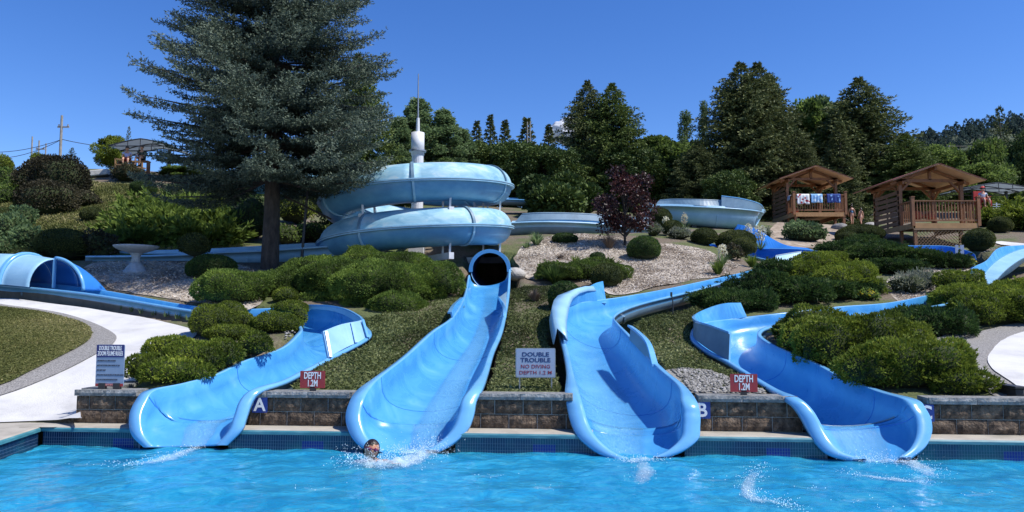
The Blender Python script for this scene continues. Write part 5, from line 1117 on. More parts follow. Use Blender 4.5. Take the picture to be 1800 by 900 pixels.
# the big blue spruce: branch > side shoots > short twigs, each a brush of needles
def spruce_fronds(Hh, Rr, base, nb, seed, prof, L=.075, w=.013, step=.2):
    r = np.random.default_rng(seed); Ps, As, Ts = [], [], []; limb = MB()
    for b in range(nb):
        f = ((b + r.uniform(0, 1)) / nb) ** 1.1; wh = 22; f = (1 - .72) * f + .72 * (math.floor(f * wh) + .5) / wh; z = Hh * base + Hh * (1 - base) * f; a = b * 2.399 + r.normal(0, .3)
        lobe = 1 + .13 * math.sin(a * 2 + z * 1.3) + .1 * math.sin(a * 3 - z * 2.1 + 1)
        Lb = max(.2, Rr * prof(f) * lobe * r.uniform(.68, 1.08)); n = max(4, int(Lb / step)); t = np.linspace(0, 1, n); wob = np.cumsum(r.normal(0, .03, n)); ang = a + wob
        dro = r.uniform(.14, .34) * (1.2 - f); x = Lb * t; zz = z + Lb * ((-.02 + .3 * f) * t - dro * t ** 1.5 + dro * .75 * t ** 3.5)
        pts = np.c_[x * np.cos(ang), x * np.sin(ang), zz]; tan = unit(np.gradient(pts, axis=0))
        limb.tube([pts[0], pts[n // 2], pts[-1]], [.018 + .012 * Lb, .012 + .006 * Lb, .006], 4, caps=False)
        for i in range(1, n):
            if t[i] < .22 and r.uniform() < .7: continue
            sd_ = np.cross(tan[i], (0, 0, 1)); sd_ /= np.linalg.norm(sd_)
            for s_ in (1, -1, 0):
                l1 = (.68 * (1 - .6 * t[i] ** 2) if s_ else .34) * min(1, Lb / 1.5) * r.uniform(.55, 1.2)
                d1 = tan[i] * r.uniform(.65, .95) + sd_ * s_ * r.uniform(.7, .95) + np.array([0, 0, r.uniform(-.22, .12)]); d1 /= np.linalg.norm(d1); m = max(2, int(l1 / .085)); up2 = np.cross(d1, sd_ if s_ == 0 else tan[i]); 
                for q in range(m):
                    u = (q + 1) / m; p1 = pts[i] + d1 * l1 * u + np.array([0, 0, -.10 * l1 * u * (1 - u) * 2 + .06 * l1 * u * u]); sd2 = np.cross(d1, (0, 0, 1)); sd2 /= np.linalg.norm(sd2) + 1e-6
                    for s2 in ((1, -1) if u < .99 else (0,)):
                        l2 = .17 * (1.15 - .5 * u) * r.uniform(.7, 1.3); d2 = d1 * .8 + sd2 * s2 * .75 + np.array([0, 0, r.uniform(-.1, .4)]); d2 /= np.linalg.norm(d2); k = 7
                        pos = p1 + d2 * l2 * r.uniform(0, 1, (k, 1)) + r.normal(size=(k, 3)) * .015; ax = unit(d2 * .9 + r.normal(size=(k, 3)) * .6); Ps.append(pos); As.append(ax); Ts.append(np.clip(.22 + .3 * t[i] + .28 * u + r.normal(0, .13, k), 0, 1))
    P_ = np.vstack(Ps); A_ = np.vstack(As); T_ = np.concatenate(Ts); n = len(P_); S = unit(np.cross(A_, r.normal(size=(n, 3)))); l = (L * r.uniform(.7, 1.35, n))[:, None]
    V = np.stack([P_, P_ + A_ * l * .5 + S * w, P_ + A_ * l, P_ + A_ * l * .5 - S * w], 1).reshape(-1, 3); I = np.arange(n) * 4
    tr = MB(); tr.tube([(0, 0, -.4), (0, 0, 0), (.03, 0, Hh * .12), (0, 0, Hh * .35), (0, .02, Hh * .7), (0, 0, Hh * .98)], [.36, .27, .235, .19, .1, .015], 14); k = len(tr.v); tr.v += limb.v; tr.f += [tuple(k + q for q in f_) for f_ in limb.f]; tr.m += limb.m
    print('spruce quads', n); return V, np.c_[I, I + 1, I + 2, I + 3], np.repeat(T_, 4), tr
g = G(474, 470)
ztop = 13.4
def pr(f):
    return float(np.interp(f, [0, .05, .16, .3, .45, .6, .8, 1], [.82, 1, 1, .93, .79, .65, .43, .05]))
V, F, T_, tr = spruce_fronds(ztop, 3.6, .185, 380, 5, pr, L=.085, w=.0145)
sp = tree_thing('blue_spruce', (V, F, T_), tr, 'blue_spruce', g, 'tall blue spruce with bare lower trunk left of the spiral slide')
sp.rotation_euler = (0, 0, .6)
# dead stays and a leaning dark pole beside it
mb = MB(); a = G(530, 460); b = W(541, 330, a.y); mb.tube([a, b], .045, 8); o = mb.build('support_post', M['dark']); tag(o, 'thin black post right of the big spruce trunk', 'post')
mb = MB(); a = W(582, 385, 23.5); b = W(500, 345, 22.6); mb.tube([a, b], .03, 6); tag(mb.build('fallen_branch', M['bark']), 'dead branch slanting between spruce trunk and spiral', 'branch')
PROT = {}
def proto(key, **k): 
    if key not in PROT:
        V, F, T_, tr = conifer(**k); PROT[key] = (np_mesh('crown_' + key, V, F, M[k.get('mt', 'spruce')] if 'mt' in k else M['spruce'], tint=T_), tr.mesh('trunk_' + key, M['bark'], smooth=True), k['Hh'], k['Rr'])
    return PROT[key]
proto('fat', Hh=14, Rr=4.2, base=.03, nb=260, step=.4, tl=.95, L=.25, w=.045, per=4, seed=11, droop=.45, up=.1, hang=.5, prof=lambda f: float(np.interp(f, [0, .3, .55, .75, .88, .95, 1], [.95, .95, .76, .48, .24, .1, .02])))
proto('tall', Hh=14, Rr=3.1, base=.05, nb=220, step=.38, tl=.8, L=.24, w=.045, per=4, seed=12, droop=.35, up=.15, hang=.3, prof=lambda f: (1 - f) ** .8)
proto('slim', Hh=10, Rr=1.9, base=.08, nb=110, step=.4, tl=.6, L=.26, w=.06, per=3, seed=13, droop=.2, up=.1, prof=lambda f: (1 - f) ** .9)
proto('open', Hh=10, Rr=2.8, base=.1, nb=70, step=.35, tl=.6, L=.28, w=.05, per=3, seed=14, droop=-.1, up=.1, prof=lambda f: (1 - f) ** .7)
def broad(Hh, Rx, seed, nclump=26, leaves=900, L=.3, w=.1, base=.25, shape='round', csz=.3):
    r = np.random.default_rng(seed); Ps = []; As = []; Ts = []; tr = MB(); zc = Hh * (base + (1 - base) / 2); rz = Hh * (1 - base) / 2
    tr.tube([(0, 0, -.4), (0, 0, Hh * base), (0, 0, Hh * .8)], [Hh * .022 + .05, Hh * .016 + .03, .03], 8)
    for c in range(nclump):
        d = r.normal(size=3); d /= np.linalg.norm(d); q = r.uniform(.45, .85)
        if shape == 'poplar': zz = r.uniform(-.95, .95); wd = (1 - max(0, zz) ** 1.5) * r.uniform(.2, .8); a = r.uniform(0, 6.28); C = np.array([math.cos(a) * wd * Rx, math.sin(a) * wd * Rx, zc + zz * rz])
        else: C = np.array([d[0] * Rx * q, d[1] * Rx * q, zc + d[2] * rz * q])
        R = Rx * csz * r.uniform(.7, 1.3); tr.tube([(0, 0, max(Hh * base * .8, C[2] * .5)), (C[0] * .5, C[1] * .5, C[2] * .72), tuple(C)], [.03 + Hh * .006, .03, .012], 5, caps=False)
        n = leaves; dd = unit(r.normal(size=(n, 3))); P_ = C + dd * (R * r.uniform(.55, 1.05, n) * (1 + .25 * fn(dd * 2 + c, 1.5, c % 5)))[:, None] * (1, 1, 1.15 if shape == 'poplar' else .85)
        Ps.append(P_); As.append(unit(dd + r.normal(size=(n, 3)) * .8)); Ts.append(np.clip(.45 + .15 * r.normal() + r.normal(0, .2, n), 0, 1))
    P_ = np.vstack(Ps); A_ = np.vstack(As); n = len(P_); S = unit(np.cross(A_, r.normal(size=(n, 3)))); l = (L * r.uniform(.6, 1.3, n))[:, None]
    V = np.stack([P_, P_ + A_ * l * .5 + S * w, P_ + A_ * l, P_ + A_ * l * .5 - S * w], 1).reshape(-1, 3); I = np.arange(n) * 4
    return V, np.c_[I, I + 1, I + 2, I + 3], np.repeat(np.concatenate(Ts), 4), tr
def protob(key, mt, **k):
    V, F, T_, tr = broad(**k); PROT[key] = (np_mesh('crown_' + key, V, F, M[mt], tint=T_), tr.mesh('trunk_' + key, M['bark'], smooth=True), k['Hh'], k['Rx'])
protob('round', 'leaf', Hh=9, Rx=3.4, seed=21, leaves=420, base=.12, nclump=90, csz=.2)
protob('poplar', 'leafpale', Hh=14, Rx=2.2, seed=22, leaves=210, base=.08, nclump=110, shape='poplar', csz=.22, L=.24, w=.075)
protob('airy', 'leafpale', Hh=12, Rx=1.5, seed=23, leaves=130, base=.1, nclump=30, shape='poplar', csz=.34, L=.24, w=.06)
protob('mass', 'fir', Hh=8, Rx=3.6, seed=24, leaves=560, base=.02, nclump=95, csz=.2, L=.24, w=.075)
protob('bright', 'leafyellow', Hh=6, Rx=2.8, seed=25, leaves=600, base=.1, nclump=26, L=.22, w=.08)
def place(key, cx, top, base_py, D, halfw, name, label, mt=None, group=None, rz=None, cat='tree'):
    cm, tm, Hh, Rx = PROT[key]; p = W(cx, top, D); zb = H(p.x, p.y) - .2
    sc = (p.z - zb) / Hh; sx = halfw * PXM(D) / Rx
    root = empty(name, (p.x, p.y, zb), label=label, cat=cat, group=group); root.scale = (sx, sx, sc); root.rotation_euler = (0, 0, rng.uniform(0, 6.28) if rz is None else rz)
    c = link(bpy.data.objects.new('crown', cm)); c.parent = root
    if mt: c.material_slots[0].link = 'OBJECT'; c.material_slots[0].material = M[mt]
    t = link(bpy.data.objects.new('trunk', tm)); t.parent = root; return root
T = 'trees behind the slides'
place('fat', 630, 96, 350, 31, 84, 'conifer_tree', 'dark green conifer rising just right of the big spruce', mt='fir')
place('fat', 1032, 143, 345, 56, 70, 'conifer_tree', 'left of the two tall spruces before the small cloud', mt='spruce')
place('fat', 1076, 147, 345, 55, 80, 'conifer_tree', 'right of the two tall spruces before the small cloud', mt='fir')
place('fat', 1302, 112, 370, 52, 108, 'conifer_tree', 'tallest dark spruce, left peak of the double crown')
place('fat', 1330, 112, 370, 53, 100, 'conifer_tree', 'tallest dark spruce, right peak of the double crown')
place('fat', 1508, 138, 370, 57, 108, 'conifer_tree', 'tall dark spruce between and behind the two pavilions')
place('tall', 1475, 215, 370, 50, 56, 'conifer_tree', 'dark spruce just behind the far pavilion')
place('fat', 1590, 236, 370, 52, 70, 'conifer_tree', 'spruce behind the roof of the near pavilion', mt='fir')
place('fat', 1225, 250, 370, 50, 60, 'conifer_tree', 'dark spruce skirt left of the tallest spruces')
place('fat', 1400, 230, 370, 50, 60, 'conifer_tree', 'dark spruce skirt left of the far pavilion')
for cx, top, hw, D in ((862,204,34,66),(888,214,38,66),(926,208,44,66),(965,222,38,68),(838,214,36,62)):
    place('slim', cx, top, 330, D, hw, 'conifer_tree', {862:'slim conifer third from the antenna spike', 888:'slim conifer between two taller slim ones', 926:'slim conifer with twin pale poles before it', 965:'slim conifer touching the small cloud', 838:'slim conifer nearest the mast on its right'}[cx], group='slim conifers on the skyline')
place('poplar', 735, 172, 340, 52, 52, 'poplar_tree', 'grey green poplar right behind the mast drum')
place('poplar', 782, 192, 340, 53, 50, 'poplar_tree', 'grey green poplar right of the mast spike')
place('poplar', 700, 206, 340, 50, 44, 'poplar_tree', 'grey green poplar between spruce and mast')
place('poplar', 812, 226, 340, 54, 38, 'poplar_tree', 'shorter poplar right of the mast spike')
place('poplar', 1352, 130, 340, 58, 42, 'poplar_tree', 'leafy tree peeking out right of the double crown')
place('round', 1412, 162, 340, 60, 62, 'poplar_tree', 'left half of the leafy mass between the tall spruces', mt='leaf')
place('round', 1456, 158, 340, 61, 66, 'poplar_tree', 'right half of the leafy mass between the tall spruces', mt='leafpale')
place('airy', 1204, 186, 340, 58, 22, 'poplar_tree', 'thin see-through poplar left of the double crown')
place('airy', 1236, 168, 340, 59, 16, 'poplar_tree', 'thinnest see-through poplar next to the double crown')
place('round', 1150, 232, 340, 56, 64, 'poplar_tree', 'green leafy tree right behind the purple maple', mt='leaf')
place('mass', 1200, 236, 340, 57, 70, 'leafy_tree', 'dark leafy tree under the thin poplars', mt='leaf')
place('mass', 905, 236, 350, 55, 72, 'leafy_tree', 'dark leafy tree right of the top of the spiral')
place('mass', 965, 244, 350, 53, 66, 'leafy_tree', 'dark leafy tree above the large rounded bush')
place('mass', 848, 244, 350, 56, 62, 'leafy_tree', 'dark leafy tree behind the spiral top ring')
place('mass', 780, 276, 350, 50, 60, 'leafy_tree', 'dark leafy tree hidden low behind the spiral')
place('mass', 690, 288, 350, 44, 60, 'leafy_tree', 'leafy tree low between spruce and spiral')
place('mass', 1110, 246, 350, 54, 76, 'leafy_tree', 'dark leafy tree right behind the maple crown')
place('mass', 1280, 290, 370, 48, 56, 'leafy_tree', 'low dark foliage behind the wide flume on a post')
place('mass', 1570, 262, 380, 56, 80, 'leafy_tree', 'low dark foliage between the pavilions')
place('mass', 1640, 250, 380, 60, 70, 'leafy_tree', 'green mass behind the near pavilion ridge', mt='leaf')
place('mass', 1700, 282, 380, 58, 66, 'leafy_tree', 'low foliage behind the right shade canopy', mt='leaf')
place('mass', 1780, 320, 380, 60, 52, 'leafy_tree', 'low foliage at the right edge behind the canopy', mt='leaf')
place('bright', 1722, 236, 360, 70, 50, 'leafy_tree', 'bright green round tree above the right canopy', mt='leaf')
place('open', 1756, 190, 360, 85, 38, 'conifer_tree', 'dark open conifer topping the right skyline')
place('mass', 1800, 212, 360, 75, 50, 'leafy_tree', 'dark tree cut by the right edge', mt='fir')
place('mass', 1655, 246, 360, 80, 44, 'leafy_tree', 'mid green tree left of the bright round tree', mt='leaf')
place('bright', 196, 234, 310, 48, 30, 'leafy_tree', 'yellow green tree beside the left canopy')
place('bright', 70, 268, 310, 54, 22, 'leafy_tree', 'yellow green treetop behind the bronze bush')
place('open', 127, 260, 310, 50, 15, 'conifer_tree', 'small young pine right of the tall pole', mt='blue_spruce')
place('open', 227, 224, 310, 60, 12, 'conifer_tree', 'small pine top above the left canopy', mt='blue_spruce')
for i, (cx, top, D, hw, lb_) in enumerate(((330,292,44,60,'behind the left part of the big spruce'), (420,300,42,60,'behind the big spruce trunk'), (520,310,40,60,'between the trunk and the spiral'), (600,300,42,50,'left of the spiral rings'))):
    place('mass', cx, top, 350, D, hw, 'leafy_tree', 'dark green low tree ' + lb_, mt='leaf')
# purple maple
V, F, T_, tr = broad(4.35, 1.62, 37, nclump=26, leaves=300, L=.14, w=.05, base=.08, csz=.27)
g = G(1101, 437); g.y += .3; s_ = (W(1095, 288, g.y).z - g.z) / 4.35; mt_ = tree_thing('purple_maple', (V * s_, F, T_), tr, 'purple', g, 'small purple leaved maple on the wood chip mound'); mt_.children[1].scale = (s_ * .7, s_ * .7, s_)
# distant wooded ridge
rp = [(1560,268),(1600,246),(1640,240),(1680,232),(1720,222),(1760,214),(1800,210),(1860,205),(1960,200)]
Dh = 420; mb = MB(); nn = 160; xs = np.linspace(1450, 4200, nn)
for k, (dd, f) in enumerate(((60, .02), (200, .2), (330, .6), (420, 1), (620, 1.1), (900, .4))):
    for x in xs:
        py = np.interp(x, [1450] + [q[0] for q in rp], [300] + [q[1] for q in rp]); p = W(x, py + 9, Dh); zz = p.z * f + 4 * (1 - f) ; mb.v.append(Vector(((x - 900) / 1300 * (dd if dd > 300 else 300 + dd * .2), dd + (0 if k else 40), zz)))
for i in range(5):
    for j in range(nn - 1): a = i * nn + j; mb.f.append((a, a + 1, a + nn + 1, a + nn)); mb.m.append(0)
tag(mb.build('far_hill', mat('far_hill', [(.35, (.02, .035, .02)), (.65, (.07, .09, .045))], scale=.05, rough=1, world=True), smooth=True), kind='structure')
parts = []; rr_ = np.random.default_rng(5)
for i in range(230):
    x = rr_.uniform(1560, 1900); py = np.interp(x, [q[0] for q in rp], [q[1] for q in rp]) + 9; row = rr_.uniform(0, 1) ** 1.5; D = Dh - row * 40 + rr_.uniform(0, 8); b = np.array(W(x, py + row * 34, D)[:]); h = rr_.uniform(5, 10); wd = h * rr_.uniform(.22, .42); n = 150
    z = rr_.uniform(0, 1, n); a = rr_.uniform(0, 6.28, n); rad = wd * (1 - z ** rr_.uniform(1.2, 3)) * rr_.uniform(.5, 1, n); P_ = b + np.c_[rad * np.cos(a), rad * np.sin(a), z * h - .5]
    V, F = leafquads(P_, unit(np.c_[np.cos(a), np.sin(a), rr_.normal(size=n) * .6]), .9, .5); parts.append((V, F, np.repeat(np.clip(rr_.normal(.4, .2, n), 0, 1), 4), 0))
V, F, T_, m_ = merge(parts); M['farwood'] = leafmat('far_wood_needles', (.03, .05, .05), (.05, .08, .07), (.08, .12, .09)); tag(np_obj('distant_forest', V, F, M['farwood'], tint=T_), label='distant blue green forest on the ridge at the right', kind='stuff')
# small cloud behind the trees
M['cloud'] = mat('cloud_white', [(.62, .64, .68)], rough=1, spec=0)
cb_ = []
for cx, cy, r in ((985,228,20),(998,218,17),(975,234,16),(1010,225,20),(1000,238,24),(970,240,14)):
    C = np.array(W(cx, cy, 3200)[:]); s = r * PXM(3200); V, F = ellipsoid_grid(C, np.array([s, s * .8, s * .75]), .12, 3.5, int(cx) % 7, 1, 40, 26); cb_.append((V, F, np.zeros(len(V)), 0))
V, F, T_, m_ = merge(cb_); tag(np_obj('cloud', V, F, M['cloud'], smooth=True, tint=T_), kind='structure')
# ---------------------------------------------------------------- pavilions
def pavilion(loc, label, towels=False, lattice=True, legs=.95):
    root = empty('pavilion', loc, label=label, cat='pavilion', group='timber pavilions on the hill'); Wd, Dp = 2.95, 3.5
    P = lambda nm, mb, mt='cedar', bev=0: mb.build(nm, M[mt], root, bevel=bev)
    for i in range(24): P('floor_board', MB().box((Wd / 2, .07 + i * .145, -.02), (Wd, .135, .03)), 'cedarlight')
    for x in (0, Wd): P('newel_post', MB().box((x, 0, .52), (.14, .14, 1.3)).box((x, 0, 1.18), (.17, .17, .04)), 'cedar')
    P('fascia_board', MB().box((Wd / 2, -.03, -.13), (Wd - .14, .04, .24)), 'cedarlight')
    for s in (0, Wd): P('side_fascia', MB().box((s, Dp / 2, -.13), (.04, Dp, .24)), 'cedarlight' if s == 0 else 'cedar')
    P('top_rail', MB().box((Wd / 2, 0, 1.0), (Wd - .14, .11, .05))); P('lower_rail', MB().box((Wd / 2, 0, .12), (Wd - .14, .05, .07)))
    n = 19
    for i in range(n): P('baluster', MB().box((.14 + (Wd - .28) * (i + .5) / n, 0, .56), (.045, .045, .82)), 'cedar')
    for x in (0, Wd):
        P('side_rail', MB().box((x, .58, 1.0), (.1, 1.02, .05)))
        for i in range(6): P('baluster', MB().box((x, .16 + i * .165, .52), (.045, .045, .92)), 'cedar')
    ph_ = 2.08
    for x in (.06, Wd - .04):
        for y in (1.15, 3.45): P('roof_post', MB().box((x, y, ph_ / 2), (.15, .15, ph_)), 'cedar')
    ez, rz_, ov = 2.12, 2.72, .62; cx = Wd / 2
    for y in (1.15, 3.45):
        P('tie_beam', MB().box((cx, y, ez - .0), (Wd + .2, .1, .14)))
        P('king_post', MB().box((cx, y, (ez + rz_) / 2 - .03), (.13, .1, rz_ - ez - .1)))
        for s in (1, -1):
            P('rafter', MB().beam((cx, y, rz_ - .06), (cx + s * (Wd / 2 + ov * .55), y, ez - .16), .1, .13))
            x = cx + s * (Wd / 2 - .05); P('brace', MB().beam((x, y, ez - .55), (x - s * .5, y, ez - .05), .08, .09))
    for x in (.06, Wd - .04):
        P('side_beam', MB().box((x, 2.3, ez - .13), (.1, 3.0, .14)))
        P('brace', MB().beam((x, 1.2, ez - .6), (x, 1.7, ez - .15), .08, .09)); P('brace', MB().beam((x, 3.4, ez - .6), (x, 2.9, ez - .15), .08, .09))
    P('ridge_beam', MB().box((cx, 2.3, rz_ - .1), (.1, 3.4, .14)))
    for s in (1, -1):
        a = Vector((cx, 0, rz_)); b = Vector((cx + s * (Wd / 2 + ov), 0, ez - .15)); t = (b - a).normalized(); nn = Vector((-t.z * s, 0, t.x * s)); nn = nn if nn.z > 0 else -nn
        y0, y1 = .35, 4.3
        def slab(nm, o0, o1, mt, e=0): 
            mb = MB()
            for y in (y0 - e, y1 + e):
                for p, o in ((a, o0), (b + t * e, o0), (b + t * e, o1), (a, o1)): mb.v.append(Vector((p.x, y, p.z)) + nn * o)
            mb.f = [(0, 1, 2, 3), (7, 6, 5, 4), (0, 4, 5, 1), (1, 5, 6, 2), (2, 6, 7, 3), (3, 7, 4, 0)]; mb.m = [0] * 6; return P(nm, mb, mt)
        slab('soffit_panel', .02, .04, 'ply'); slab('roof_covering', .045, .075, 'shingle', .03)
    # slatted left side
    for i in range(7):
        z = .05 + i * .24; P('side_board', MB().box((.0, 2.3, z + .06), (.03, 2.4, .17), rx=.02 * ((i * 7) % 3 - 1)), 'cedardark')
    for y in (1.3, 2.3, 3.3): P('side_stud', MB().box((.04, y, .8), (.05, .08, 1.7)), 'cedardark')
    for x in (.1, Wd - .1):
        for y in (.05, 1.2, 3.4): P('leg', MB().box((x, y, -.7), (.13, .13, .95)), 'cedar')
    if lattice:
        lt = MB(); h0, h1 = -.26, -legs - .1; w = .15; n = int(Wd / w)
        for k in range(-int((h0 - h1) / w) - 1, n + 1):
            for s in (1, -1):
                x0 = k * w if s == 1 else k * w; z0, z1 = h1, h0; xa, xb = x0, x0 + (z1 - z0)
                if s == -1: xa, xb = xb, xa
                # clip to the panel
                pts = []
                for q in (0, 1):
                    x_, z_ = (xa, z0) if q == 0 else (xb, z1); ox, oz = (xb, z1) if q == 0 else (xa, z0)
                    xc = min(max(x_, .02), Wd - .02)
                    if x_ != ox: z_ = z_ + (oz - z_) * (xc - x_) / (ox - x_)
                    pts.append(Vector((xc, -.0 - .012 * s, z_)))
                if min(xa, xb) < Wd - .05 and max(xa, xb) > .05 and (pts[0] - pts[1]).length > .03: lt.beam(pts[0], pts[1], .01, .036, up=(0, 1, 0))
        o = lt.build('lattice', M['lattice'], root); o['kind'] = 'stuff'
        P('lattice_frame', MB().box((Wd / 2, -.03, -.28), (Wd, .03, .06)), 'lattice')
    return root
pz = W(1605, 392, 33).z; px0 = W(1605, 392, 33).x
nearp = pavilion((px0, 33, pz), 'nearer timber pavilion with empty railing over a lattice skirt')
p1_ = W(1396, 373, 42)
farp = pavilion((p1_.x, 42, p1_.z), 'farther timber pavilion with towels hung over its railing', lattice=False)
# benches of people and things inside the near pavilion read as a dim red and tan jumble: a bench with bags
bn = empty('bench', (px0 + 1.5, 35.6, pz), label='wooden bench inside the nearer pavilion behind the railing', cat='bench')
MB().box((0, 0, .42), (2.1, .4, .05)).build('seat', M['cedarlight'], bn); MB().box((0, .22, .72), (2.1, .05, .36)).build('backrest', M['cedar'], bn)
for x in (-.95, .95): MB().box((x, 0, .2), (.08, .36, .4)).build('leg', M['cedar'], bn)
M['orange'] = mat('orange_cloth', [(.3, (.4, .07, .03)), (.7, (.5, .12, .05))], rough=.8); M['beige'] = mat('beige_cloth', [(.3, (.5, .4, .3)), (.7, (.6, .5, .4))], rough=.8)
def bag(loc, mt, lab, s=1):
    mb = MB(); mb.lathe([(.05, 0), (.2, .02), (.24, .15), (.2, .3), (.1, .36), (.04, .37)], 14); r_ = empty('bag', loc, label=lab, cat='bag'); o = mb.build('body', M[mt], r_, smooth=True); o.scale = (1.2 * s, .7 * s, s)
    MB().tube([(-.1, 0, .33 * s), (-.06, 0, .48 * s), (.06, 0, .48 * s), (.1, 0, .33 * s)], .012, 5).build('handle', M[mt], r_)
bag((px0 + .55, 35.5, pz + .45), 'beige', 'beige bag on the bench inside the nearer pavilion'); bag((px0 + 1.5, 35.5, pz + .45), 'orange', 'orange bag in the middle of the pavilion bench', 1.2); bag((px0 + 2.2, 35.5, pz + .45), 'orange', 'small orange bag at the right end of the pavilion bench', .9)
p_ = p1_; bag((p_.x + .45, 43.0, p_.z), 'orange', 'small orange bag on the floor of the farther pavilion', .8)

# towels
def towelmat(name, base, spots, sc=9, st='dots'):
    m = bpy.data.materials.new(name); N, L, B = nodes(m); tc = N.new('ShaderNodeTexCoord'); v = N.new('ShaderNodeTexVoronoi'); v.inputs['Scale'].default_value = sc; L.new(tc.outputs['Object'], v.inputs['Vector'])
    r = ramp(N, [(.0, spots), (.32, spots), (.36, base), (1, base)]); L.new(v.outputs['Distance'], r.inputs[0]); L.new(r.outputs[0], B.inputs['Base Color']); B.inputs['Roughness'].default_value = .95; return m
def towel(x, w, drop, mt, label, y=-.0):
    mb = MB(); nx, ny = 14, 12; prof = []
    for j in range(ny + 1):
        f = j / ny
        if f < .3: prof.append((.075, 1.03 - drop * .5 * (1 - f / .3)))
        elif f < .4: prof.append((.075 - (f - .3) / .1 * .15, 1.045))
        else: prof.append((-.075, 1.03 - drop * (f - .4) / .6))
    for i in range(nx + 1):
        for j, (yy, zz) in enumerate(prof): mb.v.append(Vector((w * (i / nx - .5), yy - (.018 * math.sin(i * 1.7) + .012) * (1 if yy < 0 else -1) * min(1, abs(zz - 1.04) * 6), zz - .012 * math.sin(i * .6) * (j > 6))))
    for i in range(nx):
        for j in range(ny): a = i * (ny + 1) + j; mb.f.append((a, a + ny + 1, a + ny + 2, a + 1)); mb.m.append(0)
    o = mb.build('towel', mt, smooth=True); o.modifiers.new('thick', 'SOLIDIFY').thickness = .012; o.location = (p1_.x + x, 42 + y, p1_.z + .005); return tag(o, label, 'towel', 'towels on the railing')
towel(.5, .72, .58, towelmat('watermelon_towel', (.72, .74, .76), (.35, .04, .06), 5), 'white towel with red melon slices on the far railing')
towel(1.28, .66, .5, towelmat('light_blue_towel', (.22, .45, .75), (.6, .75, .88), 4), 'light blue and white towel in the middle of the railing')
towel(2.25, .78, .5, towelmat('navy_towel', (.02, .05, .22), (.2, .4, .7), 7), 'dark navy patterned towel at the right of the railing')
o = towel(0, .4, .55, M['signwhite'], 'plain white towel hung on the left side of the farther pavilion'); o.rotation_euler = (0, 0, math.pi / 2); o.location = (p1_.x, 42.55, p1_.z)

# ---------------------------------------------------------------- shade canopies
def canopy(c, w, d, h, label, rise=.5, tilt=0):
    root = empty('shade_canopy', c, label=label, cat='canopy'); n = 10
    top = MB()
    for i in range(n + 1):
        x = -w / 2 + w * i / n; z = h + rise * (1 - abs(2 * i / n - 1) ** 1.3) + tilt * x
        for y in (-d / 2, d / 2): top.v.append(Vector((x, y, z)))
    for i in range(n): top.f.append((2 * i, 2 * i + 2, 2 * i + 3, 2 * i + 1)); top.m.append(0)
    M.setdefault('fabric', mat('grey_shade_cloth', [(.3, (.45, .5, .54)), (.7, (.58, .62, .66))], rough=.8)); 
    if not M['fabric'].get('tr'):
        N, L = M['fabric'].node_tree.nodes, M['fabric'].node_tree.links; B = N['Principled BSDF']; t_ = N.new('ShaderNodeBsdfTranslucent'); t_.inputs['Color'].default_value = (.55, .6, .64, 1); x_ = N.new('ShaderNodeMixShader'); x_.inputs[0].default_value = .5; L.new(B.outputs[0], x_.inputs[1]); L.new(t_.outputs[0], x_.inputs[2]); L.new(x_.outputs[0], N['Material Output'].inputs[0]); M['fabric']['tr'] = 1
    o = top.build('shade_cloth', M['fabric'], root); o.modifiers.new('t', 'SOLIDIFY').thickness = .02
    for y in (-d / 2, 0, d / 2):
        mb = MB()
        for i in range(n):
            x0 = -w / 2 + w * i / n; x1 = x0 + w / n; f = lambda i_: h + rise * (1 - abs(2 * i_ / n - 1) ** 1.3) + tilt * (-w / 2 + w * i_ / n) - .04
            mb.beam((x0, y, f(i)), (x1, y, f(i + 1)), .05, .06)
            if i % 2: mb.beam((x0, y, f(i)), (x0, y, h - .06 + tilt * x0), .03, .03)
        mb.beam((-w / 2, y, h - .06 - tilt * w / 2), (w / 2, y, h - .06 + tilt * w / 2), .05, .05); mb.build('truss', M['dark'], root)
    for x in (-w * .18, w * .3): MB().beam((x, 0, -.2), (x, 0, h), .14, .14).build('post', M['dark'], root)
    return root
c = W(1732, 336, 47); zg = H(c.x, 47)
canopy((c.x, 47, zg), 4.4, 2.6, c.z - zg, 'grey shade canopy above the lifeguard seat at the right', .35)
c = W(266, 262, 43); zg = H(c.x, 43); canopy((c.x, 43, zg), 3.6, 2.6, c.z - zg - .05, 'grey shade canopy at the slide start on the left hill', .4)
# rail by the left canopy
rl = empty('wooden_rail', W(205, 300, 41.5), label='pale wooden rail below the left canopy', cat='rail'); rp_ = rl.location.copy()
for a, b in (((203,279),(216,281)), ((232,283),(251,286)), ((203,289),(213,290)), ((203,278),(203,298)), ((250,285),(250,295)), ((243,294),(256,296))):
    MB().beam(W(a[0], a[1], 41.5) - rp_, W(b[0], b[1], 41.5) - rp_, .07, .07).build('rail_bar', M['cedarlight'], rl)
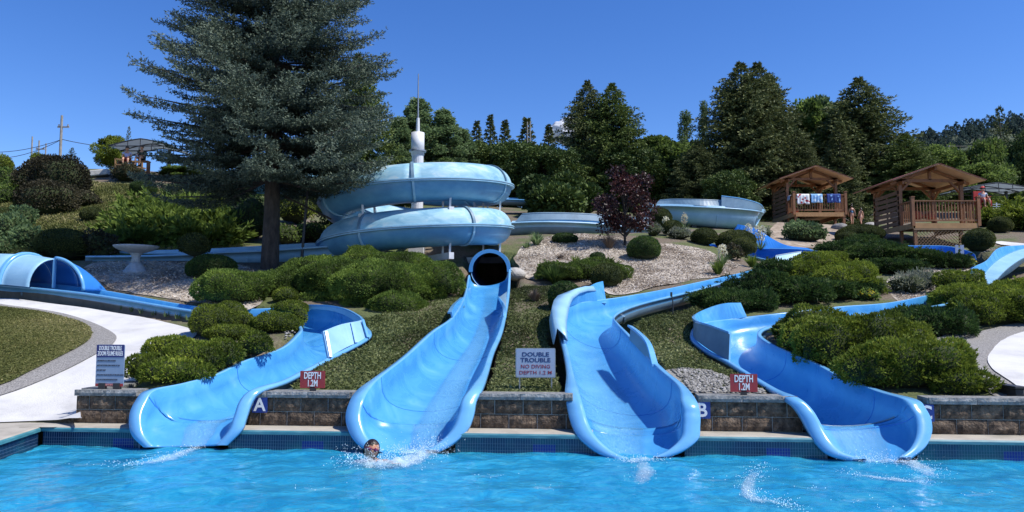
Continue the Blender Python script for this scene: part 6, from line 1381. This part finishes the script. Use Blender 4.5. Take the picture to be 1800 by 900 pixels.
# a stone slab and light poles
st = MB(); q = W(177, 305, 43); st.box((0, 0, 0), (1.0, .8, .35), ry=-.15, rz=.2); o = st.build('stone_slab', mat('pale_stone', [(.3, (.4, .38, .34)), (.7, (.55, .53, .5))], scale=5, bump=.5), bevel=.06); o.location = q; tag(o, 'pale stone slab on the crest of the left lawn', 'stone')
for i, (x, y, s, lab) in enumerate(((1475,403,.45,'dark round boulder on the dry bank below the far pavilion'), (905,487,.3,'flat grey stone right of the tube mouth'), (1530,400,.35,'pale flat rock by the two women'))):
    bm = bmesh.new(); bmesh.ops.create_icosphere(bm, subdivisions=3, radius=s)
    for v in bm.verts: n_ = fn(np.array([v.co * 4]), 1.5, i)[0]; v.co *= 1 + .16 * n_; v.co.z *= .6
    me = bpy.data.meshes.new('boulder'); bm.to_mesh(me); bm.free(); me.materials.append(mat('boulder_stone', [(.3, (.1, .1, .1)), (.7, (.25, .25, .24))] if i == 0 else [(.3, (.28, .26, .23)), (.7, (.42, .4, .37))], scale=5, rough=.9, bump=.6)); o = link(bpy.data.objects.new('boulder', me)); o.location = G(x, y) + Vector((0, 0, .08)); tag(o, lab, 'rock')

# ---------------------------------------------------------------- utility poles and wires
def upole(px, top, D, base, lab, arm=True, r=.12):
    t = W(px, top, D); zb = H(t.x, D) - .3; root = empty('utility_pole', (t.x, D, zb), label=lab, cat='utility pole'); h = t.z - zb
    MB().tube([(0, 0, 0), (0, 0, h)], [r, r * .7], 8).build('pole', M['pole'], root)
    if arm:
        MB().box((.15, 0, h - .9), (.9, .08, .1)).build('crossarm', M['pole'], root)
        for x in (-.2, .5): MB().lathe([(.05, 0), (.07, .04), (.04, .1), (.06, .13), (.02, .18)], 8, (x, 0, h - .85)).build('insulator', M['steel'], root)
    return t
t1 = upole(109, 203, 56, 290, 'tall weathered pole with transformer arm on the left skyline')
t2 = upole(57, 240, 75, 290, 'leftmost short pole on the left skyline', False, .1); t3 = upole(69, 247, 75, 290, 'middle short pole on the left skyline', True, .1); t4 = upole(81, 252, 90, 290, 'rightmost short pole on the left skyline', False, .1)
def wire(a, b, sag, lab, r=.025, grp='overhead wires on the left'):
    pts = [Vector(a).lerp(Vector(b), i / 12) - Vector((0, 0, sag * 4 * (i / 12) * (1 - i / 12))) for i in range(13)]; base = pts[0].copy(); mb = MB(); mb.tube([p - base for p in pts], r, 4); o = mb.build('wire', M['dark']); o.location = base; tag(o, lab, 'wire', grp)
wire(W(109, 245, 56), W(-60, 262, 70), .6, 'upper overhead wire running left from the tall pole'); wire(W(109, 245, 56), W(-60, 270, 70), .9, 'lower overhead wire running left from the tall pole'); wire(W(109, 245, 56), W(300, 256, 60), .4, 'overhead wire running right from the tall pole to the canopy')
t5 = upole(1668, 255, 62, 330, 'thin pole with white box above the near pavilion ridge', True, .07)
wire(W(1668, 257, 62), W(1560, 262, 80), .3, 'overhead wire left of the pole above the near pavilion', .02, 'overhead wires on the right'); wire(W(1668, 257, 62), W(1700, 257, 62), .0, 'short wire right of the pole above the near pavilion', .02, 'overhead wires on the right')
for x, nm in ((927, 'left'), (932, 'right')):
    p = W(x, 214, 62); zb = H(p.x, 62); mb = MB(); mb.tube([(0, 0, -.3), (0, 0, p.z - zb)], [.07, .05], 7); o = mb.build('light_pole', M['pole']); o.location = (p.x, 62, zb); tag(o, nm + ' pole of the pale twin poles before a slim conifer', 'pole', 'twin pale poles')

# ---------------------------------------------------------------- birdbath
g = G(238, 477); bb = empty('birdbath', g, label='grey stone birdbath with fluted foot under the spruce', cat='birdbath'); s = 45 * PXM(g.y) / .80
M['stone'] = mat('cast_stone', [(.3, (.3, .31, .32)), (.7, (.46, .47, .48))], scale=9, rough=.85, bump=.3)
def lt(nm, prof, fl=0): o = MB().lathe([(r * s, z * s) for r, z in prof], 40, flute=fl).build(nm, M['stone'], bb, smooth=True); return o
lt('foot', [(.34, -.1), (.34, .03), (.3, .05), (.27, .12), (.2, .2), (.15, .27)], .03); lt('stem', [(.14, .27), (.12, .36), (.11, .42), (.13, .5), (.17, .55), (.19, .57)], .05)
lt('basin', [(.17, .56), (.3, .6), (.48, .66), (.6, .72), (.65, .77), (.66, .8), (.63, .805), (.56, .76), (.3, .7), (.05, .69)])
# white paddle sign beside the far flume end and the little post by flume C
p = W(1687, 449, 27.5); r_ = empty('flume_marker', p, label='small white double marker board by the flume under the lattice', cat='sign'); MB().box((-.1, 0, .2), (.12, .02, .38)).build('board', M['signwhite'], r_); MB().box((.1, .01, .2), (.14, .02, .38)).build('board', M['signwhite'], r_); MB().box((0, .02, 0), (.04, .03, .5)).build('post', M['dark'], r_)
p = G(1183, 553); r_ = empty('sprinkler_post', p, label='thin black sprinkler stake on the grass by the third slide', cat='stake'); MB().tube([(0, 0, -.1), (0, 0, .3), (-.03, 0, .46)], .014, 6).build('stake', M['dark'], r_); MB().tube([(-.03, 0, .4), (-.03, 0, .5)], .025, 8).build('head', M['dark'], r_)
p = W(1791, 694, 10.25); o = MB().box((0, 0, 0), (.12, .4, .16)).box((0, 0, .1), (.16, .44, .04)).build('timber_edge', M['dark'], bevel=.01); o.location = p + Vector((.12, .35, -.02)); tag(o, 'dark block standing behind the wall at the far right edge', 'block')
for a, b in (((1487,395),(1500,384)), ((1519,382),(1532,374))):
    pass
rb_ = empty('rope_fence', W(1535, 395, 49), label='rope fence on pale posts beside the two women', cat='rope fence'); q0 = rb_.location.copy()
for x in (1536, 1480): 
    a = W(x, 374, 49); gz = H(a.x, 49); MB().beam(Vector((a.x, 49, gz - .1)) - q0, a - q0, .09, .09).build('post', M['cedarlight'], rb_)
pa, pb_ = W(1536, 375, 49), W(1480, 380, 49); pts = [pa.lerp(pb_, i / 14) - Vector((0, 0, .5 * 4 * (i / 14) * (1 - i / 14))) - q0 for i in range(15)]; MB().tube(pts, .025, 6).build('rope', M['beige'], rb_)

# ---------------------------------------------------------------- people
def skinmesh(name, chains, mt, parent, sub=2):
    """one continuous surface grown over connected joints; chains: lists of (point, radius), sharing points by position"""
    bm = bmesh.new(); sl = bm.verts.layers.skin.verify(); seen = {}; root = None
    def vt(p, r):
        nonlocal root
        k = tuple(round(c, 4) for c in p)
        if k not in seen:
            v = bm.verts.new(p); rr = r if isinstance(r, tuple) else (r, r); v[sl].radius = rr; seen[k] = v
            if root is None: root = v; v[sl].use_root = True
        return seen[k]
    for ch in chains:
        for (p, r), (q, s_) in zip(ch, ch[1:]):
            a, b = vt(p, r), vt(q, s_)
            if not bm.edges.get((a, b)): bm.edges.new((a, b))
    me = bpy.data.meshes.new(name); bm.to_mesh(me); bm.free(); tmp = link(bpy.data.objects.new('tmp', me))
    sm = tmp.modifiers.new('skin', 'SKIN'); sm.use_smooth_shade = True; ss = tmp.modifiers.new('sub', 'SUBSURF'); ss.levels = sub; ss.render_levels = sub
    dg = bpy.context.evaluated_depsgraph_get(); em = bpy.data.meshes.new_from_object(tmp.evaluated_get(dg)); bpy.data.objects.remove(tmp)
    em.name = name; em.materials.clear(); em.materials.append(mt)
    for p_ in em.polygons: p_.use_smooth = True
    o = link(bpy.data.objects.new(name, em)); o.parent = parent; return o
def headmesh(name, c, s, mt, parent, face=(0, -1)):
    bm = bmesh.new(); bmesh.ops.create_uvsphere(bm, u_segments=24, v_segments=16, radius=1)
    for v in bm.verts:
        x, y, z = v.co; y2 = y * 1.08; z2 = z * 1.28; x2 = x * (1 - .18 * max(0, -z)); f = max(0, -y)
        if f > .2: y2 -= .22 * math.exp(-(x * x) / .018 - ((z + .12) ** 2) / .03) * f; y2 += .07 * math.exp(-((abs(x) - .36) ** 2) / .02 - ((z - .08) ** 2) / .015); y2 -= .07 * math.exp(-(x * x) / .05 - ((z + .45) ** 2) / .004)
        v.co = Vector((x2, y2, z2)) * s
    me = bpy.data.meshes.new(name); bm.to_mesh(me); bm.free(); me.materials.append(mt); me.polygons.foreach_set('use_smooth', [True] * len(me.polygons)); o = link(bpy.data.objects.new(name, me)); o.parent = parent; o.location = c; o.rotation_euler = (0, 0, math.atan2(face[0], -face[1])); return o
def hand(parent, wrist, dirv, mt, s=1, side=1, chains=None):
    w = Vector(wrist); d = Vector(dirv).normalized(); sx = d.cross(Vector((0, 1, 0))); sx = sx.normalized() if sx.length > .1 else Vector((1, 0, 0)); out = []
    palm = w + d * .08 * s
    out.append([(tuple(w), .02 * s), (tuple(palm), (.028 * s, .014 * s))])
    for i, (o_, l) in enumerate(((-.03, .07), (-.01, .085), (.01, .08), (.03, .062))):
        k = palm + sx * o_ * s + d * .01 * s; out.append([(tuple(palm), (.028 * s, .014 * s)), (tuple(k), .009 * s), (tuple(k + d * l * .55 * s), .008 * s), (tuple(k + d * l * s + Vector((0, -.015, 0)) * s), .006 * s)])
    th_ = w + d * .03 * s; out.append([(tuple(w), .02 * s), (tuple(th_ + sx * side * .035 * s), .01 * s), (tuple(th_ + sx * side * .055 * s + d * .045 * s), .008 * s)])
    return out
def standing(name, loc, h, rz, label, suit, suitname, skin='skin', stride=.12, hairlen=0, two=True, hat=None):
    root = empty(name, loc, rz=rz, label=label, cat='person'); k = h / 1.7
    def S(p): return tuple(c * k for c in p)
    def R(r): return tuple(c * k for c in r) if isinstance(r, tuple) else r * k
    pel = ((0, 0, .92), (.145, .1)); ch = [[((0, 0, .92), (.15, .11)), ((0, .0, 1.08), (.115, .085)), ((0, .01, 1.25), (.13, .09)), ((0, .015, 1.38), (.12, .075)), ((0, .0, 1.46), .052), ((0, -.01, 1.54), .05)]]
    for s, st in ((1, stride), (-1, -stride)):
        ch.append([((0, 0, .92), (.15, .11)), ((s * .09, .01, .82), .095), ((s * .1, st * .7 - .02, .48), .062), ((s * .095, st + .02, .27), .052), ((s * .09, st + .04, .08), .036), ((s * .095, st - .03, .03), .034), ((s * .1, st - .13, .02), .026)])
        e = (s * .25, .02, 1.12); wr = (s * .26, -.06 * s - .03, .88)
        ch.append([((0, .015, 1.38), (.12, .075)), ((s * .16, .01, 1.39), .05), (e, .036), (wr, .024)])
        ch += [[(p, r) for p, r in c_] for c_ in hand(root, wr, (s * .02, -.1, -1), None, 1, -s)]
    ch = [[(S(p), R(r)) for p, r in c_] for c_ in ch]
    body = skinmesh('body', ch, M[skin], root, 1)
    headmesh('head', S((0, -.01, 1.6)), .088 * k, M[skin], root)
    hm = bmesh.new(); bmesh.ops.create_uvsphere(hm, u_segments=16, v_segments=10, radius=.1 * k)
    for v in hm.verts: v.co = Vector((v.co.x, v.co.y * 1.08 + .012 * k, max(v.co.z * 1.2, -.05 * k) if v.co.y < 0 else v.co.z * 1.2)); 
    for v in hm.verts:
        if v.co.y < -.045 * k and v.co.z < .045 * k: v.co.y = -.03 * k
    me = bpy.data.meshes.new('hair'); hm.to_mesh(me); hm.free(); me.materials.append(M['hair']); me.polygons.foreach_set('use_smooth', [True] * len(me.polygons)); ho = link(bpy.data.objects.new('hair', me)); ho.parent = root; ho.location = S((0, .0, 1.635))
    if hairlen: MB().tube([S((0, .09, 1.66)), S((0, .13, 1.5)), S((0, .115, 1.5 - hairlen))], [.045 * k, .035 * k, .012 * k], 8).build('ponytail', M['hair'], root, smooth=True)
    else: MB().lathe([(.01, 0), (.045, .02), (.05, .05), (.03, .09), (.01, .1)], 10).build('hair_bun', M['hair'], root, smooth=True).location = S((0, .03, 1.73))
    if two:
        c_ = [[((0, .0, .86), (.11, .1)), ((0, 0, .93), (.158, .118)), ((0, 0, 1.0), (.135, .1))], ]
        skinmesh('bottoms', [[(S(p), R(r)) for p, r in q] for q in c_], M[suit], root, 1)
        skinmesh('strap', [[(S(p), R(r)) for p, r in q] for q in [[((0, .01, 1.25), (.137, .097)), ((0, .012, 1.29), (.137, .095))]]], M[suit], root, 1)
    else:
        skinmesh('swimsuit', [[(S(p), R(r)) for p, r in q] for q in [[((0, .0, .85), (.1, .1)), ((0, 0, .92), (.16, .12)), ((0, .0, 1.08), (.125, .095)), ((0, .01, 1.24), (.14, .1)), ((0, .012, 1.31), (.12, .08))]]], M[suit], root, 1)
        for s in (1, -1): MB().tube([S((s * .07, .09, 1.29)), S((s * .08, .06, 1.42)), S((s * .07, -.07, 1.33))], .012 * k, 6).build('strap', M[suit], root, smooth=True)
    if hat: pass
    return root
M['suitblue'] = towelmat('blue_print_suit', (.03, .06, .16), (.2, .4, .6), 12); M['suitpink'] = mat('pale_lilac_suit', [(.3, (.6, .5, .6)), (.7, (.75, .68, .76))], rough=.7)
for x, ft, hd, rz, lab, suit, two, hl in ((1498, 394, 361, math.pi - .2, 'woman walking away in a blue patterned one-piece swimsuit, hair tied up', 'suitblue', False, 0), (1514, 397.5, 366, math.pi + .25, 'woman walking away in a pale lilac bikini with a dark ponytail', 'suitpink', True, .35)):
    D = 44.5; a = W(x, ft, D); a.z = max(a.z, H(a.x, D)) ; h = W(x, hd, D).z - a.z; standing('person', a, h, rz, lab, suit, 'swimsuit', two=two, hairlen=hl)
def seated(name, loc, rz, label, shirt, shorts, skin='skin', hat=None, k=1.0):
    root = empty(name, loc, rz=rz, label=label, cat='person'); ch = [[((0, 0, .1), (.15, .12)), ((0, .02, .3), (.13, .1)), ((0, .02, .46), (.14, .09)), ((0, 0, .56), .055), ((0, -.01, .64), .05)]]
    for s in (1, -1):
        ch.append([((0, 0, .1), (.15, .12)), ((s * .11, -.05, .08), .09), ((s * .13, -.42, .1), .065), ((s * .13, -.46, -.08), .055), ((s * .12, -.44, -.32), .036), ((s * .12, -.5, -.36), .033), ((s * .12, -.6, -.37), .026)])
        wr = (s * .14, -.34, .2); ch.append([((0, .02, .46), (.14, .09)), ((s * .18, .01, .47), .05), ((s * .25, -.06, .24), .038), (wr, .025)]); ch += hand(root, wr, (0, -1, -.2), None, 1, -s)
    skinmesh('body', ch, M[skin], root, 1); headmesh('head', (0, -.02, .71), .088, M[skin], root)
    o = MB().lathe([(.1, 0), (.112, .03), (.1, .09), (.06, .13), (.01, .14)], 16).build('hair', M['hair'], root, smooth=True); o.location = (0, 0, .72)
    skinmesh('shirt', [[((0, .0, .16), (.16, .13)), ((0, .02, .3), (.145, .115)), ((0, .02, .47), (.155, .1))], [((0, .02, .47), (.155, .1)), ((.18, .01, .48), .062), ((.23, -.03, .36), .055)], [((0, .02, .47), (.155, .1)), ((-.18, .01, .48), .062), ((-.23, -.03, .36), .055)]], M[shirt], root, 1)
    skinmesh('shorts', [[((0, 0, .1), (.165, .13)), ((.11, -.05, .08), .1), ((.125, -.25, .09), .09)], [((0, 0, .1), (.165, .13)), ((-.11, -.05, .08), .1), ((-.125, -.25, .09), .09)]], M[shorts], root, 1)
    if hat: h_ = MB().lathe([(.16, 0), (.16, .01), (.1, .02), (.1, .09), (.02, .12)], 16).build('hat', M[hat], root, smooth=True); h_.location = (0, 0, .8)
    return root
M['lavender'] = mat('lavender_shirt', [(.3, (.42, .45, .7)), (.7, (.5, .53, .78))], rough=.8); M['redcloth'] = mat('red_cloth', [(.3, (.4, .03, .03)), (.7, (.5, .05, .05))], rough=.8); M['black'] = mat('black_cloth', [(.012, .012, .014)], rough=.8)
a = W(223, 283, 42.2); seated('person', a, .3, 'seated person in a lavender shirt and red shorts on the left hill', 'lavender', 'redcloth')
a = W(249, 281, 42.4); seated('person', a, 0, 'seated person in black under the left canopy', 'black', 'black')
for x, lab in ((223, 'bench under the person in the lavender shirt'), (249, 'bench under the person in black')):
    a = W(x, 283, 42.3); r_ = empty('bench', (a.x, a.y, H(a.x, a.y)), label=lab, cat='bench'); hh = a.z - H(a.x, a.y); MB().box((0, 0, hh - .04), (.9, .4, .06)).build('seat', M['cedar'], r_)
    for q in (-.4, .4): MB().box((q, 0, (hh - .07) / 2), (.06, .35, max(hh - .07, .1))).build('leg', M['cedar'], r_)
# lifeguard chair with a seated guard
a = W(1727, 354, 43); zg = H(a.x, 43); lg = empty('lifeguard_chair', (a.x, 43, zg), label='tall red lifeguard chair under the right canopy', cat='chair'); hh = a.z - zg
for x in (-.3, .3):
    for y in (-.3, .3): MB().beam((x * 1.25, y * 1.25, -.1), (x, y, hh), .06, .06).build('leg', M['redcloth'], lg)
MB().box((0, 0, hh), (.7, .6, .05)).build('seat', M['redcloth'], lg); MB().box((0, .3, hh + .35), (.66, .05, .6)).build('backrest', M['redcloth'], lg)
for z in (.35, .7, 1.05): 
    if z < hh - .1: MB().box((0, -.36 + z * .04, z), (.66, .05, .05)).build('rung', M['redcloth'], lg)
for x in (-.33, .33): MB().box((x, 0, hh + .25), (.05, .5, .04)).build('armrest', M['redcloth'], lg)
seated('person', (a.x, 42.95, a.z - .02), -.1, 'lifeguard in white shirt and red shorts seated on the tall chair', 'signwhite', 'redcloth', hat='redcloth')
p = W(1752, 367, 42); r_ = empty('white_rack', (p.x, 42, H(p.x, 42)), label='small white metal rack right of the lifeguard chair', cat='rack'); hh = p.z - H(p.x, 42)
MB().beam((0, 0, 0), (0, 0, hh + .35), .05, .05).build('post', M['white'], r_)
for z in (0, .13, .26): MB().box((.05, 0, hh + z), (.55, .03, .03)).build('bar', M['white'], r_)

# swimmer
sw = empty('person', (0, 0, 0), label='swimmer with dark wet hair and goggles surfacing at the second slide', cat='person'); hc = W(653, 792, 9.62)
sw.location = (hc.x, hc.y, 0)
hd = headmesh('head', (0, 0, hc.z + .015), .095, M['skindark'], sw, face=(.25, -1)); hd.rotation_euler = (-.12, .25, .3)
def hairshell(nm, r, parent):
    bm = bmesh.new(); bmesh.ops.create_uvsphere(bm, u_segments=32, v_segments=20, radius=1)
    bmesh.ops.delete(bm, geom=[v for v in bm.verts if (v.co.y < -.05 and v.co.z < .42 + .25 * v.co.x) or v.co.z < -.75], context='VERTS')
    for v in bm.verts: v.co = Vector((v.co.x * 1.06, v.co.y * 1.14, v.co.z * 1.33)) * r * (1 + .02 * math.sin(v.co.x * 40))
    me = bpy.data.meshes.new(nm); bm.to_mesh(me); bm.free(); me.materials.append(M['hair']); me.polygons.foreach_set('use_smooth', [True] * len(me.polygons)); o = link(bpy.data.objects.new(nm, me)); o.parent = parent; return o
hr = hairshell('hair', .099, sw); hr.location = hd.location; hr.rotation_euler = hd.rotation_euler
M['goggle'] = mat('pink_goggles', [(.12, .015, .06)], rough=.1); gg = MB()
for s in (1, -1): gg.tube([(s * .038, -.091, .006), (s * .038, -.114, .006)], [.026, .022], 12)
gg.tube([(-.012, -.111, .008), (.012, -.111, .008)], .006, 6); gg.tube([(s * .099 * math.cos(a_), .0 - .108 * math.sin(a_), .008) for s in (1,) for a_ in np.linspace(-.2, math.pi + .2, 14)], .008, 6, caps=False)
go = gg.build('goggles', M['goggle'], sw, smooth=True); go.location = hd.location; go.rotation_euler = hd.rotation_euler
ch = [[((0, .05, -.5), (.13, .1)), ((0, .04, -.25), (.13, .09)), ((0, .03, -.1), (.15, .08)), ((0, .02, .0), .05), ((0, .01, .06), .045)], [((0, .03, -.1), (.15, .08)), ((.13, -.02, -.03), .05), ((.2, -.12, .01), .038), ((.28, -.16, .0), .026)], [((0, .03, -.1), (.15, .08)), ((-.14, -.02, -.07), .05), ((-.26, -.1, -.12), .036), ((-.34, -.18, -.12), .024)]]
ch += hand(sw, (.28, -.16, .0), (1, -.3, -.25), None, 1, 1) + hand(sw, (-.34, -.18, -.12), (-.8, -.6, 0), None, 1, -1)
for s in (1, -1): ch.append([((0, .05, -.5), (.13, .1)), ((s * .1, .1, -.6), .085), ((s * .12, .3, -.85), .06), ((s * .12, .55, -1.0), .045), ((s * .12, .7, -1.08), .03)])
skinmesh('body', ch, M['skindark'], sw, 2)

# ---------------------------------------------------------------- splashes
def foammat():
    m = bpy.data.materials.new('white_foam'); N, L, B = nodes(m); g = N.new('ShaderNodeNewGeometry'); t = N.new('ShaderNodeTexNoise'); t.inputs['Scale'].default_value = 16; t.inputs['Detail'].default_value = 8; t.inputs['Roughness'].default_value = .8; L.new(g.outputs['Position'], t.inputs['Vector'])
    a = N.new('ShaderNodeAttribute'); a.attribute_name = 'tint'; s = N.new('ShaderNodeMath'); s.operation = 'ADD'; L.new(a.outputs['Fac'], s.inputs[0]); L.new(t.outputs['Fac'], s.inputs[1])
    mr = N.new('ShaderNodeMapRange'); L.new(s.outputs[0], mr.inputs[0]); mr.inputs[1].default_value = .78; mr.inputs[2].default_value = 1.5; mr.inputs[4].default_value = .8
    B.inputs['Base Color'].default_value = (.72, .85, .92, 1); B.inputs['Roughness'].default_value = .25; tr = N.new('ShaderNodeBsdfTransparent'); mx = N.new('ShaderNodeMixShader'); L.new(mr.outputs[0], mx.inputs[0]); L.new(tr.outputs[0], mx.inputs[1]); L.new(B.outputs[0], mx.inputs[2]); L.new(mx.outputs[0], N['Material Output'].inputs[0])
    b = N.new('ShaderNodeBump'); b.inputs['Strength'].default_value = 1; b.inputs['Distance'].default_value = .03; L.new(t.outputs['Fac'], b.inputs['Height']); L.new(b.outputs[0], B.inputs['Normal']); return m
M['foam'] = foammat(); M['drop'] = mat('water_drops', [(.82, .92, .97)], rough=.05, spec=.8)
def foam(path_px, wid, label_name='foam', amp=.05, n=90, drops=300, dh=.18, spread=.3, st=1.0):
    pts = [W(x, y, 1300 * EYE / (y - 545 + .01)) for x, y in path_px]; c = cr([(p.x, p.y, 0) for p in pts], 14); mlen = len(c); nw = 14; V = []; T_ = []
    tg = unit(np.gradient(c, axis=0)); nm = np.c_[-tg[:, 1], tg[:, 0], tg[:, 2]]
    for i in range(mlen):
        f = i / (mlen - 1); w = wid * (.5 + .5 * math.sin(f * math.pi)) 
        for j in range(nw + 1):
            q = 2 * j / nw - 1; p = c[i] + nm[i] * q * w; e = (1 - q * q) * math.sin(math.pi * min(max(f, .03), .97)) ** .5
            V.append([p[0], p[1], 0]); T_.append(e * .62 * st)
    V = np.array(V); T_ = np.array(T_); V[:, 2] = wz(V[:, 0], V[:, 1]) + .008 + amp * T_ * (1 + .9 * fn(V, 22, 1)) * .6
    I = (np.arange(mlen - 1)[:, None] * (nw + 1) + np.arange(nw)[None]).ravel(); F = np.c_[I, I + 1, I + nw + 2, I + nw + 1]
    tag(np_obj('foam', V, F, M['foam'], tint=T_, smooth=True), kind='stuff')
    if drops:
        bv = np.array([(1, 0, 0), (-1, 0, 0), (0, 1, 0), (0, -1, 0), (0, 0, 1), (0, 0, -1)], float); bf = np.array([(0, 2, 4, 4), (2, 1, 4, 4), (1, 3, 4, 4), (3, 0, 4, 4), (2, 0, 5, 5), (1, 2, 5, 5), (3, 1, 5, 5), (0, 3, 5, 5)])
        mb = MB(); 
        for i in range(drops):
            k = rng.integers(0, mlen); p = c[k] + nm[k] * rng.normal() * wid * .6 + tg[k] * rng.normal() * spread * .3; z = abs(rng.normal()) * dh * .5; s = rng.uniform(.002, .0065); b0 = len(mb.v); p = np.array([p[0], p[1], z + .015])
            mb.v += [Vector(p + v * s * rng.uniform(.7, 1.3)) for v in bv]; mb.f += [(b0 + a, b0 + b, b0 + c_) for a, b, c_, _ in bf]; mb.m += [0] * 8
        tag(mb.build('spray', M['drop'], smooth=True), kind='stuff')
foam([(395,775),(345,785),(300,800),(250,812),(190,815)], .16, amp=.05, drops=300, dh=.07)
foam([(610,808),(650,815),(700,816),(740,800),(780,790)], .26, amp=.14, drops=1500, dh=.2, st=1.25)
foam([(690,792),(730,793),(770,790)], .12, amp=.06, drops=300, dh=.1)
foam([(1095,806),(1120,808),(1160,805)], .16, amp=.06, drops=250, dh=.07)
foam([(1125,806),(1135,825),(1120,850)], .16, amp=.03, drops=60, dh=.04)
foam([(1500,806),(1560,810),(1610,818),(1650,838)], .2, amp=.09, drops=700, dh=.12, st=1.15)
foam([(1340,818),(1318,840),(1320,868),(1370,880),(1410,890)], .12, amp=.05, drops=420, dh=.07)
foam([(1480,828),(1560,838),(1640,846)], .1, amp=.03, drops=120, dh=.04)
for k, (x, y) in enumerate(((1420,850),(1500,870),(1560,885),(1250,835),(860,830),(960,850),(1720,860),(560,850),(150,810))):
    foam([(x - 40, y), (x, y + 4), (x + 45, y - 2)], .1, amp=.015, drops=10, dh=.02, st=.6)

# ---------------------------------------------------------------- sub-parts
UP = {'lettering': ('board', 'plate'), 'seam': ('trough',), 'joint_flange': ('trough',), 'running_water': ('trough',), 'hair': ('head',), 'goggles': ('head',), 'insulator': ('crossarm',), 'lattice': ('lattice_frame',), 'flower_spike': ('stalk',)}
for r_ in [o for o in SC.objects if o.type == 'EMPTY' and o.parent is None]:
    kids = list(r_.children)
    for c in kids:
        st_ = c.name.split('.')[0]
        if st_ in UP:
            q = [k for k in kids if k.name.split('.')[0] in UP[st_]]
            if q:
                q = q[min(sum(1 for k in kids if k.name.split('.')[0] == st_ and k.name < c.name), len(q) - 1)] if st_ == 'flower_spike' else q[0]
                c.parent = q; c.matrix_parent_inverse = q.matrix_basis.inverted()
# ---------------------------------------------------------------- give world-built things a base of their own
for o in list(SC.objects):
    if o.type == 'EMPTY' and o.parent is None and o.location.length < 1e-6 and o.children:
        bb_ = [c.matrix_basis @ Vector(v) for c in o.children if c.type == 'MESH' for v in c.bound_box]
        if not bb_: continue
        lo = Vector([min(v[i] for v in bb_) for i in range(3)]); hi = Vector([max(v[i] for v in bb_) for i in range(3)]); b = Vector(((lo.x + hi.x) / 2, (lo.y + hi.y) / 2, lo.z)); o.location = b
        for c in o.children: c.matrix_parent_inverse = Matrix.Translation(-b)
